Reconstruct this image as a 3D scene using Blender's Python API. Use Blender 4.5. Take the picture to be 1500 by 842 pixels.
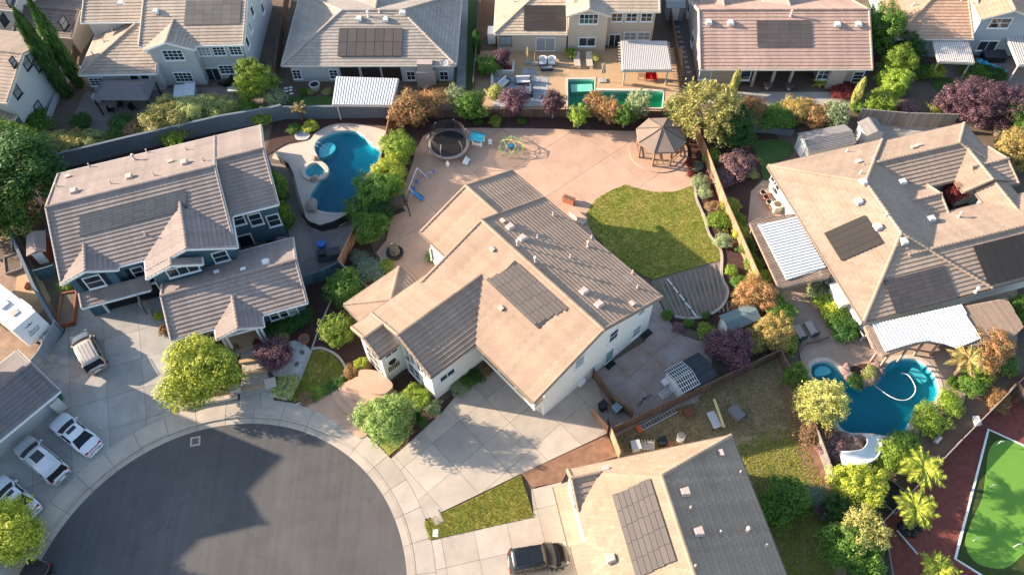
import bpy, bmesh, math, random
from math import sin, cos, pi, radians, sqrt, atan2, hypot
from mathutils import Vector, Matrix
from mathutils.geometry import delaunay_2d_cdt
random.seed(7)
scn = bpy.context.scene
for o in list(bpy.data.objects):
    bpy.data.objects.remove(o)
COL = scn.collection

# ------------------------------------------------------------------ camera
FPX, CX, CY, VPX, VPY, CAMH = 1185.0, 750.0, 421.0, 775.0, 1225.0, 63.0
ROLL = atan2(-(VPX - CX), VPY - CY)
PHI = atan2(hypot(VPX - CX, VPY - CY), FPX)
cam_data = bpy.data.cameras.new('camera')
cam_data.sensor_width = 36.0
cam_data.lens = 36.0 * FPX / 1500.0
cam_data.clip_start = 0.5
cam_data.clip_end = 3000
cam = bpy.data.objects.new('camera', cam_data)
COL.objects.link(cam)
cam.matrix_world = Matrix.Translation((0, 0, CAMH)) @ Matrix.Rotation(PHI, 4, 'X') @ Matrix.Rotation(ROLL, 4, 'Z')
scn.camera = cam

# ------------------------------------------------------------------ light
SHADOW_AZ = -13.0       # direction in which shadows fall (degrees from +X)
SUN_EL = 19.0
world = bpy.data.worlds.new('World')
scn.world = world
world.use_nodes = True
nt = world.node_tree
sky = nt.nodes.new('ShaderNodeTexSky')
sky.sky_type = 'NISHITA'
sky.sun_disc = False
sky.sun_elevation = radians(SUN_EL)
toward = SHADOW_AZ + 180.0
sky.sun_rotation = radians(90.0 - toward)
bg = nt.nodes['Background']
bg.inputs['Strength'].default_value = 0.125
nt.links.new(sky.outputs['Color'], bg.inputs['Color'])
sun_data = bpy.data.lights.new('sun', 'SUN')
sun_data.energy = 5.0
sun_data.angle = radians(0.6)
sun_data.color = (1.0, 0.83, 0.65)
sun = bpy.data.objects.new('sun', sun_data)
COL.objects.link(sun)
sd = Vector((cos(radians(SHADOW_AZ)) * cos(radians(SUN_EL)), sin(radians(SHADOW_AZ)) * cos(radians(SUN_EL)), -sin(radians(SUN_EL))))
sun.rotation_euler = sd.to_track_quat('-Z', 'Y').to_euler()
sun.location = (-60, 60, 60)
vs = scn.view_settings
vs.view_transform = 'Standard'
vs.look = 'None'
vs.exposure = 1.6
vs.gamma = 1.0
vs.use_curve_mapping = False

# ------------------------------------------------------------------ pixel -> place
def at(px, py, z=0.0):
    """ray through a photo pixel met with the level z"""
    x, y = px - CX, py - CY
    c, s = cos(-ROLL), sin(-ROLL)
    xr, yr = c * x - s * y, s * x + c * y
    dn = yr * sin(PHI) + FPX * cos(PHI)
    fw = -yr * cos(PHI) + FPX * sin(PHI)
    k = (CAMH - z) / dn
    return Vector((xr * k, fw * k, z))

def pts(lst, z=0.0):
    return [at(x, y, z).to_2d() for x, y in lst]

# ------------------------------------------------------------------ materials
MATS = {}
def mat(name, col, rough=0.8, var=0.12, scale=3.0, bump=0.0, bscale=30.0, metal=0.0, spec=0.3, island=0.0, objvar=0.0,
        col2=None, scale2=0.4, mix2=0.5, thr=0.5, trans=0.0, coat=0.0, fine=0.0, stretch=None):
    if name in MATS:
        return MATS[name]
    m = bpy.data.materials.new(name)
    m.use_nodes = True
    t = m.node_tree
    N, K = t.nodes, t.links
    b = N['Principled BSDF']
    b.inputs['Roughness'].default_value = rough
    b.inputs['Metallic'].default_value = metal
    b.inputs['Specular IOR Level'].default_value = spec
    if coat:
        b.inputs['Coat Weight'].default_value = coat
        b.inputs['Coat Roughness'].default_value = 0.05
    tc = N.new('ShaderNodeTexCoord')
    vec = tc.outputs['Object']
    if stretch:
        mp = N.new('ShaderNodeMapping')
        mp.inputs['Scale'].default_value = stretch
        K.new(vec, mp.inputs['Vector'])
        vec = mp.outputs['Vector']
    def noise(sc, det=6.0, ro=0.6):
        n = N.new('ShaderNodeTexNoise')
        n.inputs['Scale'].default_value = sc
        n.inputs['Detail'].default_value = det
        n.inputs['Roughness'].default_value = ro
        K.new(vec, n.inputs['Vector'])
        return n.outputs['Fac']
    def math_(op, a, bv):
        n = N.new('ShaderNodeMath')
        n.operation = op
        for i, v in enumerate((a, bv)):
            if isinstance(v, (int, float)):
                n.inputs[i].default_value = v
            else:
                K.new(v, n.inputs[i])
        return n.outputs[0]
    rgb = N.new('ShaderNodeRGB')
    rgb.outputs[0].default_value = (*col, 1)
    cur = rgb.outputs[0]
    if col2 is not None:
        f = noise(scale2, 5.0)
        mr = N.new('ShaderNodeMapRange')
        mr.inputs['From Min'].default_value = thr - 0.12
        mr.inputs['From Max'].default_value = thr + 0.12
        mr.inputs['To Max'].default_value = mix2
        K.new(f, mr.inputs['Value'])
        mx = N.new('ShaderNodeMix')
        mx.data_type = 'RGBA'
        K.new(mr.outputs[0], mx.inputs['Factor'])
        K.new(cur, mx.inputs['A'])
        mx.inputs['B'].default_value = (*col2, 1)
        cur = mx.outputs['Result']
    val = None
    if var:
        f = noise(scale)
        val = math_('ADD', math_('MULTIPLY', math_('SUBTRACT', f, 0.5), var * 4), 1.0)
    if fine:
        f = noise(scale * 14, 3.0, 0.7)
        v2 = math_('ADD', math_('MULTIPLY', math_('SUBTRACT', f, 0.5), fine * 4), 1.0)
        val = v2 if val is None else math_('MULTIPLY', val, v2)
    if island:
        g = N.new('ShaderNodeNewGeometry')
        v2 = math_('ADD', math_('MULTIPLY', math_('SUBTRACT', g.outputs['Random Per Island'], 0.5), island * 2), 1.0)
        val = v2 if val is None else math_('MULTIPLY', val, v2)
    if objvar:
        g = N.new('ShaderNodeObjectInfo')
        v2 = math_('ADD', math_('MULTIPLY', math_('SUBTRACT', g.outputs['Random'], 0.5), objvar * 2), 1.0)
        val = v2 if val is None else math_('MULTIPLY', val, v2)
    if val is not None:
        hsv = N.new('ShaderNodeHueSaturation')
        K.new(cur, hsv.inputs['Color'])
        K.new(val, hsv.inputs['Value'])
        cur = hsv.outputs['Color']
    K.new(cur, b.inputs['Base Color'])
    if bump:
        bn = N.new('ShaderNodeBump')
        bn.inputs['Strength'].default_value = bump
        bn.inputs['Distance'].default_value = 0.03
        K.new(noise(bscale, 4.0, 0.7), bn.inputs['Height'])
        K.new(bn.outputs[0], b.inputs['Normal'])
    MATS[name] = m
    return m

def leafmat(name, col, col2=None, var=0.35, transl=0.35):
    if name in MATS:
        return MATS[name]
    m = bpy.data.materials.new(name)
    m.use_nodes = True
    t = m.node_tree
    N, K = t.nodes, t.links
    b = N['Principled BSDF']
    b.inputs['Roughness'].default_value = 0.55
    b.inputs['Specular IOR Level'].default_value = 0.25
    g = N.new('ShaderNodeNewGeometry')
    mx = N.new('ShaderNodeMix')
    mx.data_type = 'RGBA'
    c2 = col2 or tuple(min(1, c * 1.5) for c in col)
    mx.inputs['A'].default_value = (*col, 1)
    mx.inputs['B'].default_value = (*c2, 1)
    tc = N.new('ShaderNodeTexCoord')
    n = N.new('ShaderNodeTexNoise')
    n.inputs['Scale'].default_value = 2.2
    n.inputs['Detail'].default_value = 3
    K.new(tc.outputs['Object'], n.inputs['Vector'])
    ad = N.new('ShaderNodeMath'); ad.operation = 'ADD'
    K.new(n.outputs['Fac'], ad.inputs[0]); K.new(g.outputs['Random Per Island'], ad.inputs[1])
    mr = N.new('ShaderNodeMapRange')
    mr.inputs['From Min'].default_value = 0.55
    mr.inputs['From Max'].default_value = 1.5
    K.new(ad.outputs[0], mr.inputs['Value'])
    K.new(mr.outputs[0], mx.inputs['Factor'])
    hs = N.new('ShaderNodeHueSaturation')
    oi = N.new('ShaderNodeObjectInfo')
    m2 = N.new('ShaderNodeMapRange')
    m2.inputs['To Min'].default_value = 0.8
    m2.inputs['To Max'].default_value = 1.2
    K.new(oi.outputs['Random'], m2.inputs['Value'])
    m3 = N.new('ShaderNodeMath'); m3.operation = 'MULTIPLY'
    m4 = N.new('ShaderNodeMapRange')
    m4.inputs['To Min'].default_value = 1 - var
    m4.inputs['To Max'].default_value = 1 + var
    K.new(g.outputs['Random Per Island'], m4.inputs['Value'])
    K.new(m2.outputs[0], m3.inputs[0]); K.new(m4.outputs[0], m3.inputs[1])
    K.new(mx.outputs['Result'], hs.inputs['Color'])
    K.new(m3.outputs[0], hs.inputs['Value'])
    K.new(hs.outputs[0], b.inputs['Base Color'])
    tr = N.new('ShaderNodeBsdfTranslucent')
    K.new(hs.outputs[0], tr.inputs['Color'])
    ms = N.new('ShaderNodeMixShader')
    ms.inputs[0].default_value = transl
    K.new(b.outputs[0], ms.inputs[1]); K.new(tr.outputs[0], ms.inputs[2])
    K.new(ms.outputs[0], N['Material Output'].inputs['Surface'])
    MATS[name] = m
    return m

def glassmat(name, col=(0.02, 0.03, 0.04), rough=0.06):
    m = mat(name, col, rough=rough, var=0.25, scale=0.9, spec=0.8, objvar=0.3)
    return m

def watermat(name, tint, ripple=6.0, density=.5):
    m = bpy.data.materials.new(name)
    m.use_nodes = True
    t = m.node_tree; N, K = t.nodes, t.links
    N.remove(N['Principled BSDF'])
    tp = N.new('ShaderNodeBsdfTransparent')
    tp.inputs[0].default_value = (1, 1, 1, 1)
    va = N.new('ShaderNodeVolumeAbsorption'); va.inputs['Color'].default_value = (*tint, 1); va.inputs['Density'].default_value = density
    K.new(va.outputs[0], N['Material Output'].inputs['Volume'])
    gl = N.new('ShaderNodeBsdfGlossy')
    gl.inputs['Roughness'].default_value = 0.03
    fr = N.new('ShaderNodeFresnel'); fr.inputs[0].default_value = 1.33
    ms = N.new('ShaderNodeMixShader')
    nz = N.new('ShaderNodeTexNoise'); nz.inputs['Scale'].default_value = ripple; nz.inputs['Detail'].default_value = 3
    tc = N.new('ShaderNodeTexCoord'); K.new(tc.outputs['Object'], nz.inputs['Vector'])
    bp = N.new('ShaderNodeBump'); bp.inputs['Strength'].default_value = 0.5; bp.inputs['Distance'].default_value = 0.02
    K.new(nz.outputs['Fac'], bp.inputs['Height']); K.new(bp.outputs[0], gl.inputs['Normal']); K.new(bp.outputs[0], fr.inputs['Normal'])
    ge = N.new('ShaderNodeNewGeometry'); iv = N.new('ShaderNodeMath'); iv.operation = 'SUBTRACT'; iv.inputs[0].default_value = 1; K.new(ge.outputs['Backfacing'], iv.inputs[1])
    mu = N.new('ShaderNodeMath'); mu.operation = 'MULTIPLY'; K.new(fr.outputs[0], mu.inputs[0]); K.new(iv.outputs[0], mu.inputs[1])
    K.new(mu.outputs[0], ms.inputs[0]); K.new(tp.outputs[0], ms.inputs[1]); K.new(gl.outputs[0], ms.inputs[2])
    K.new(ms.outputs[0], N['Material Output'].inputs['Surface'])
    return m

# ------------------------------------------------------------------ objects
def obj(name, verts, faces, m=None, parent=None, smooth=False, loc=None, rot=None):
    me = bpy.data.meshes.new(name)
    me.from_pydata([tuple(v) for v in verts], [], faces)
    me.update()
    if m is not None:
        me.materials.append(m)
    if smooth:
        me.polygons.foreach_set('use_smooth', [True] * len(me.polygons))
    o = bpy.data.objects.new(name, me)
    COL.objects.link(o)
    if parent is not None:
        o.parent = parent
    if loc is not None:
        o.location = loc
    if rot is not None:
        o.rotation_euler = rot
    return o

def thing(name, label, cat, loc=(0, 0, 0), az=0.0, group=None):
    o = bpy.data.objects.new(name, None)
    o.empty_display_size = 0.5
    COL.objects.link(o)
    o.location = (loc[0], loc[1], loc[2] if len(loc) > 2 else 0)
    o.rotation_euler = (0, 0, radians(az))
    tag(o, label, cat, group)
    return o

def tag(o, label=None, cat=None, group=None, kind=None):
    if label: o['label'] = label
    if cat: o['category'] = cat
    if group: o['group'] = group
    if kind: o['kind'] = kind
    return o

def struct(o):
    o['kind'] = 'structure'
    return o

def stuff(o):
    o['kind'] = 'stuff'
    return o

class MB:
    """collects shapes, builds ONE mesh object"""
    def __init__(s):
        s.v, s.f = [], []
    def add(s, vs, fs):
        n = len(s.v)
        s.v += [Vector(v) for v in vs]
        s.f += [tuple(i + n for i in f) for f in fs]
        return s
    def box(s, x0, x1, y0, y1, z0, z1, M=None):
        vs = [Vector(p) for p in ((x0, y0, z0), (x1, y0, z0), (x1, y1, z0), (x0, y1, z0), (x0, y0, z1), (x1, y0, z1), (x1, y1, z1), (x0, y1, z1))]
        if M is not None:
            vs = [M @ v for v in vs]
        return s.add(vs, [(3, 2, 1, 0), (4, 5, 6, 7), (0, 1, 5, 4), (1, 2, 6, 5), (2, 3, 7, 6), (3, 0, 4, 7)])
    def bar(s, a, b, w=0.05, h=None):
        a, b = Vector(a), Vector(b)
        h = h or w
        d = b - a
        L = d.length
        if L < 1e-6: return s
        q = d.to_track_quat('X', 'Z').to_matrix().to_4x4()
        return s.box(0, L, -w / 2, w / 2, -h / 2, h / 2, Matrix.Translation(a) @ q)
    def tube(s, path, r, n=6, closed=False, cap=True):
        path = [Vector(p) for p in path]
        m = len(path)
        rr = r if isinstance(r, (list, tuple)) else [r] * m
        base = len(s.v)
        for i, p in enumerate(path):
            if closed:
                d = path[(i + 1) % m] - path[i - 1]
            else:
                d = path[min(i + 1, m - 1)] - path[max(i - 1, 0)]
            q = d.to_track_quat('Z', 'Y')
            for k in range(n):
                a = 2 * pi * k / n
                s.v.append(p + q @ Vector((cos(a) * rr[i], sin(a) * rr[i], 0)))
        for i in range(m if closed else m - 1):
            j = (i + 1) % m
            for k in range(n):
                l = (k + 1) % n
                s.f.append((base + i * n + k, base + i * n + l, base + j * n + l, base + j * n + k))
        if cap and not closed:
            s.f.append(tuple(base + k for k in reversed(range(n))))
            s.f.append(tuple(base + (m - 1) * n + k for k in range(n)))
        return s
    def lathe(s, prof, n=16, c=(0, 0, 0)):
        base = len(s.v)
        for r, z in prof:
            for k in range(n):
                a = 2 * pi * k / n
                s.v.append(Vector((c[0] + r * cos(a), c[1] + r * sin(a), c[2] + z)))
        m = len(prof)
        for i in range(m - 1):
            for k in range(n):
                l = (k + 1) % n
                s.f.append((base + i * n + k, base + i * n + l, base + (i + 1) * n + l, base + (i + 1) * n + k))
        s.f.append(tuple(base + k for k in reversed(range(n))))
        s.f.append(tuple(base + (m - 1) * n + k for k in range(n)))
        return s
    def prism(s, p2, z0, z1):
        n = len(p2)
        if area(p2) < 0:
            p2 = list(reversed(p2))
        vs = [(p[0], p[1], z0) for p in p2] + [(p[0], p[1], z1) for p in p2]
        fs = [tuple(reversed(range(n))), tuple(range(n, 2 * n))] + [(i, (i + 1) % n, n + (i + 1) % n, n + i) for i in range(n)]
        return s.add(vs, fs)
    def blob(s, c, rx, ry, rz, seed=0, sub=2, amp=0.18):
        rnd = random.Random(seed)
        bm = bmesh.new()
        bmesh.ops.create_icosphere(bm, subdivisions=sub, radius=1)
        ph = [rnd.uniform(0, 6) for _ in range(6)]
        for v in bm.verts:
            p = v.co
            k = 1 + amp * (sin(3 * p.x + ph[0]) * cos(2.7 * p.y + ph[1]) + 0.6 * sin(5 * p.z + ph[2] + 4 * p.x) + 0.4 * cos(6 * p.y + ph[3]))
            v.co = Vector((p.x * rx * k, p.y * ry * k, p.z * rz * k)) + Vector(c)
        bm.verts.ensure_lookup_table()
        base = len(s.v)
        s.v += [v.co.copy() for v in bm.verts]
        s.f += [tuple(base + v.index for v in f.verts) for f in bm.faces]
        bm.free()
        return s
    def build(s, name, m=None, parent=None, smooth=False, **k):
        return obj(name, s.v, s.f, m, parent, smooth, **k)

def area(p):
    return 0.5 * sum(p[i][0] * p[(i + 1) % len(p)][1] - p[(i + 1) % len(p)][0] * p[i][1] for i in range(len(p)))

def clip_half(poly, nx, ny, d):
    """keep nx*x+ny*y<=d"""
    out = []
    n = len(poly)
    for i in range(n):
        a, b = poly[i], poly[(i + 1) % n]
        da, db = nx * a[0] + ny * a[1] - d, nx * b[0] + ny * b[1] - d
        if da <= 0:
            out.append(a)
        if (da < 0 and db > 0) or (da > 0 and db < 0):
            t = da / (da - db)
            out.append((a[0] + (b[0] - a[0]) * t, a[1] + (b[1] - a[1]) * t))
    return out

def spline(p, closed=True, n=5):
    p = [Vector((q[0], q[1])) for q in p]
    m = len(p)
    out = []
    for i in range(m if closed else m - 1):
        if closed:
            a, b, c, d = p[i - 1], p[i], p[(i + 1) % m], p[(i + 2) % m]
        else:
            a, b, c, d = p[max(i - 1, 0)], p[i], p[i + 1], p[min(i + 2, m - 1)]
        for k in range(n):
            t = k / n
            out.append(0.5 * ((2 * b) + (c - a) * t + (2 * a - 5 * b + 4 * c - d) * t * t + (3 * b - a - 3 * c + d) * t ** 3))
    if not closed:
        out.append(p[-1])
    return out

def offset(p, d):
    """move outline outwards by d (inwards if negative)"""
    p = [Vector((q[0], q[1])) for q in p]
    sgn = 1 if area(p) > 0 else -1
    n = len(p)
    out = []
    for i in range(n):
        t = p[(i + 1) % n] - p[i - 1]
        if t.length < 1e-6:
            out.append(p[i]); continue
        t.normalize()
        out.append(p[i] + Vector((t.y, -t.x)) * d * sgn)
    return out

def inside(x, y, p):
    c = False
    n = len(p)
    j = n - 1
    for i in range(n):
        if (p[i][1] > y) != (p[j][1] > y) and x < (p[j][0] - p[i][0]) * (y - p[i][1]) / (p[j][1] - p[i][1]) + p[i][0]:
            c = not c
        j = i
    return c

def sheet(name, outer, holes, z, m, parent=None, depth=0.0):
    """flat sheet with holes; depth>0 adds side walls"""
    V, E, n = [], [], 0
    loops = [list(outer)] + [list(h) for h in holes]
    for l in loops:
        k = len(l)
        V += [Vector((q[0], q[1])) for q in l]
        E += [(n + i, n + (i + 1) % k) for i in range(k)]
        n += k
    vo, eo, fo, *_ = delaunay_2d_cdt(V, E, [], 0, 1e-5)
    F = []
    for f in fo:
        cx = sum(vo[i].x for i in f) / len(f); cy = sum(vo[i].y for i in f) / len(f)
        if inside(cx, cy, loops[0]) and not any(inside(cx, cy, h) for h in loops[1:]):
            F.append(tuple(f))
    vs = [(v.x, v.y, z) for v in vo]
    mb = MB().add(vs, F)
    if depth:
        for l in loops:
            k = len(l)
            b = len(mb.v)
            mb.v += [Vector((q[0], q[1], z)) for q in l] + [Vector((q[0], q[1], z - depth)) for q in l]
            mb.f += [(b + i, b + (i + 1) % k, b + k + (i + 1) % k, b + k + i) for i in range(k)]
    return mb.build(name, m, parent)

def patch(name, px, z, m, curve=False, n=4, depth=0.05):
    p = pts(px)
    if curve:
        p = spline(p, True, n)
    return struct(sheet(name, p, [], z, m, None, depth))

def slabs(name, piece, poly, az, sx, sy, ox, oy, z, m, gap=0.025, thick=0.1, joint=None):
    """paved area: a sheet of joint filler and each slab as a piece of its own"""
    root = sheet(name, poly, [], z - 0.035, joint or m)
    struct(root)
    a = radians(az)
    u, v = Vector((cos(a), sin(a))), Vector((-sin(a), cos(a)))
    P = [(q[0] * u.x + q[1] * u.y - ox, q[0] * v.x + q[1] * v.y - oy) for q in poly]
    x0, x1 = min(q[0] for q in P), max(q[0] for q in P)
    y0, y1 = min(q[1] for q in P), max(q[1] for q in P)
    for i in range(math.floor(x0 / sx), math.ceil(x1 / sx)):
        for j in range(math.floor(y0 / sy), math.ceil(y1 / sy)):
            c = P
            for nx, ny, d in ((1, 0, (i + 1) * sx - gap / 2), (-1, 0, -i * sx - gap / 2), (0, 1, (j + 1) * sy - gap / 2), (0, -1, -j * sy - gap / 2)):
                c = clip_half(c, nx, ny, d)
                if len(c) < 3: break
            if len(c) < 3 or abs(area(c)) < 0.02:
                continue
            w = [((q[0] + ox) * u.x + (q[1] + oy) * v.x, (q[0] + ox) * u.y + (q[1] + oy) * v.y) for q in c]
            zz = z + random.uniform(-0.003, 0.003)
            MB().prism(w, z - 0.03, zz).build(piece, m, root)
    return root
# ================================================================== house kit
CAMP = Vector((0, 0, CAMH))
EXPO, TILEW, PITCH = 0.40, 0.33, 0.377

class Plane:
    def __init__(s, h, poly):
        s.h = h
        s.poly = [Vector(p) for p in poly]
        s.o = s.poly[0]
        s.e = (s.poly[1] - s.poly[0]).normalized()
        n = Vector((0, 0, 0))
        for i in range(len(s.poly)):
            n += (s.poly[i] - s.o).cross(s.poly[(i + 1) % len(s.poly)] - s.o)
        n.normalize()
        if n.z < 0: n = -n
        s.n = n
        s.s = n.cross(s.e)
        if s.s.z < 0: s.s = -s.s
    def ab(s, p):
        d = Vector(p) - s.o
        return (d.dot(s.e), d.dot(s.s))
    def p(s, a, b, h=0.0):
        return s.o + s.e * a + s.s * b + s.n * h
    def hit(s, px, py):
        M = s.h.matrix_basis.inverted()
        c = M @ CAMP
        d = (M @ at(px, py, 0)) - c
        t = (s.o - c).dot(s.n) / d.dot(s.n)
        return s.ab(c + d * t)

def house(name, label, px, z, az, cat='house', setoff=0.0):
    p = at(px[0], px[1], z)
    h = thing(name, label, cat, (p.x, p.y, 0), az)
    h['wi'] = 0
    return h

def tile_plane(roof, pl, m):
    """each course of overlapping tiles is a piece of the roof"""
    P = [pl.ab(p) for p in pl.poly]
    b0, b1 = min(q[1] for q in P), max(q[1] for q in P)
    k = 0
    b = b0
    while b < b1 - 0.03:
        bt = min(b + EXPO, b1)
        band = clip_half(clip_half(P, 0, 1, bt), 0, -1, -b)
        if len(band) >= 3 and abs(area(band)) > 0.005:
            a0, a1 = min(q[0] for q in band), max(q[0] for q in band)
            mb = MB()
            off = (k % 2) * 0.5 * TILEW + random.uniform(0, .04)
            i = math.floor((a0 - off) / TILEW)
            while i * TILEW + off < a1:
                x0, x1 = i * TILEW + off + 0.003, (i + 1) * TILEW + off - 0.003
                c = clip_half(clip_half(band, 1, 0, x1), -1, 0, -x0)
                i += 1
                if len(c) < 3: continue
                j = random.uniform(-0.002, 0.002)
                n = len(c)
                top = [pl.p(q[0], q[1], 0.075 + j - 0.06 * (q[1] - b) / EXPO) for q in c]
                bot = [pl.p(q[0], q[1], 0.004) for q in c]
                if area(c) < 0: top.reverse(); bot.reverse()
                mb.add(bot + top, [tuple(range(n, 2 * n))] + [(q, (q + 1) % n, n + (q + 1) % n, n + q) for q in range(n)])
            if mb.v:
                mb.build('tile_course', m, roof)
        b = bt
        k += 1

def caps(roof, a, b, m, w=0.17):
    """row of ridge or hip tiles from a to b"""
    a, b = Vector(a), Vector(b)
    d = b - a
    L = d.length
    n = max(1, int(L / 0.38))
    d.normalize()
    side = d.cross(Vector((0, 0, 1))).normalized()
    up = side.cross(d).normalized()
    mb = MB()
    for i in range(n):
        p0, p1 = a + d * (L * i / n), a + d * (L * (i + 1.12) / n)
        j = random.uniform(-0.008, 0.008)
        for q, hh, ww in ((p0, 0.15 + j, w), (p1, 0.115 + j, w * 0.86)):
            mb.v += [q + side * ww + up * 0.0, q + side * ww * 0.62 + up * hh * 0.86, q + up * hh, q - side * ww * 0.62 + up * hh * 0.86, q - side * ww]
        k = len(mb.v) - 10
        mb.f += [(k + t, k + t + 1, k + t + 6, k + t + 5) for t in range(4)] + [(k, k + 5, k + 9, k + 4), (k + 4, k + 3, k + 2, k + 1, k), (k + 5, k + 6, k + 7, k + 8, k + 9)]
    return mb.build('ridge_tiles', m, roof)

def roof_from(h, polys, m, trim, ridges=(), eaves=(), rakes=(), name='roof', th=0.16):
    mb = MB()
    planes = [Plane(h, p) for p in polys]
    for pl in planes:
        n = len(pl.poly)
        up = [p + Vector((0, 0, 0.0)) for p in pl.poly]
        lo = [p - Vector((0, 0, th)) for p in pl.poly]
        mb.add(lo + up, [tuple(reversed(range(n))), tuple(range(n, 2 * n))] + [(i, (i + 1) % n, n + (i + 1) % n, n + i) for i in range(n)])
    roof = mb.build(name, trim, h)
    for pl in planes:
        tile_plane(roof, pl, m)
    for a, b in ridges:
        caps(roof, a, b, m)
    for a, b, out in eaves:
        a, b = Vector(a), Vector(b)
        o = Vector((out[0], out[1], 0)) * 0.07
        MB().bar(a + o + Vector((0, 0, -0.07)), b + o + Vector((0, 0, -0.07)), 0.13, 0.15).build('gutter', trim, roof)
    for a, b, out in rakes:
        a, b = Vector(a), Vector(b)
        o = Vector((out[0], out[1], 0)) * 0.03
        MB().bar(a + o + Vector((0, 0, -0.04)), b + o + Vector((0, 0, -0.04)), 0.05, 0.22).build('rake_board', trim, roof)
        caps(roof, a - o * 3 + Vector((0, 0, 0.02)), b - o * 3 + Vector((0, 0, 0.02)), m, 0.13)
    return roof, planes

def gable(h, u0, u1, v0, v1, ze, axis, m, trim, wall=None, pitch=None, ins=None, ends=(1, 1), zb=0.0, ridge=True):
    """ridge along axis; ends: which gable ends are open to view; returns planes (low side, high side)"""
    p = pitch or PITCH
    if axis == 'u':
        c = (v0 + v1) / 2
        zr = ze + p * (v1 - v0) / 2
        A = [(u0, v0, ze), (u1, v0, ze), (u1, c, zr), (u0, c, zr)]
        B = [(u1, v1, ze), (u0, v1, ze), (u0, c, zr), (u1, c, zr)]
        rk = []
        if ends[0]: rk += [((u0, v0, ze), (u0, c, zr), (-1, 0)), ((u0, v1, ze), (u0, c, zr), (-1, 0))]
        if ends[1]: rk += [((u1, v0, ze), (u1, c, zr), (1, 0)), ((u1, v1, ze), (u1, c, zr), (1, 0))]
        ev = [((u0, v0, ze), (u1, v0, ze), (0, -1)), ((u0, v1, ze), (u1, v1, ze), (0, 1))]
        rd = [((u0, c, zr + .06), (u1, c, zr + .06))]
    else:
        c = (u0 + u1) / 2
        zr = ze + p * (u1 - u0) / 2
        A = [(u0, v1, ze), (u0, v0, ze), (c, v0, zr), (c, v1, zr)]
        B = [(u1, v0, ze), (u1, v1, ze), (c, v1, zr), (c, v0, zr)]
        rk = []
        if ends[0]: rk += [((u0, v0, ze), (c, v0, zr), (0, -1)), ((u1, v0, ze), (c, v0, zr), (0, -1))]
        if ends[1]: rk += [((u0, v1, ze), (c, v1, zr), (0, 1)), ((u1, v1, ze), (c, v1, zr), (0, 1))]
        ev = [((u0, v0, ze), (u0, v1, ze), (-1, 0)), ((u1, v0, ze), (u1, v1, ze), (1, 0))]
        rd = [((c, v0, zr + .06), (c, v1, zr + .06))]
    roof, planes = roof_from(h, [A, B], m, trim, rd if ridge else (), ev, rk)
    if wall is not None:
        i = h['wi']; h['wi'] = i + 1
        e = 0.004 * i
        a, b, cc, d = ins if ins else (0.5, 0.5, 0.5, 0.5)
        x0, x1, y0, y1 = u0 + a + e, u1 - b - e, v0 + cc + e, v1 - d - e
        mb = MB()
        if axis == 'u':
            c = (v0 + v1) / 2
            f = lambda y: ze - 0.17 + p * min(y - v0, v1 - y)
            sec = [(y0, zb), (y1, zb), (y1, f(y1)), (c, f(c)), (y0, f(y0))]
            mb.add([(x0, y, z) for y, z in sec] + [(x1, y, z) for y, z in sec], [(4, 3, 2, 1, 0), (5, 6, 7, 8, 9), (0, 1, 6, 5), (1, 2, 7, 6), (2, 3, 8, 7), (3, 4, 9, 8), (4, 0, 5, 9)])
        else:
            c = (u0 + u1) / 2
            f = lambda x: ze - 0.17 + p * min(x - u0, u1 - x)
            sec = [(x0, zb), (x1, zb), (x1, f(x1)), (c, f(c)), (x0, f(x0))]
            mb.add([(x, y0, z) for x, z in sec] + [(x, y1, z) for x, z in sec], [(0, 1, 2, 3, 4), (9, 8, 7, 6, 5), (1, 0, 5, 6), (2, 1, 6, 7), (3, 2, 7, 8), (4, 3, 8, 9), (0, 4, 9, 5)])
        mb.build('wall', wall, h)
    return planes

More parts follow.
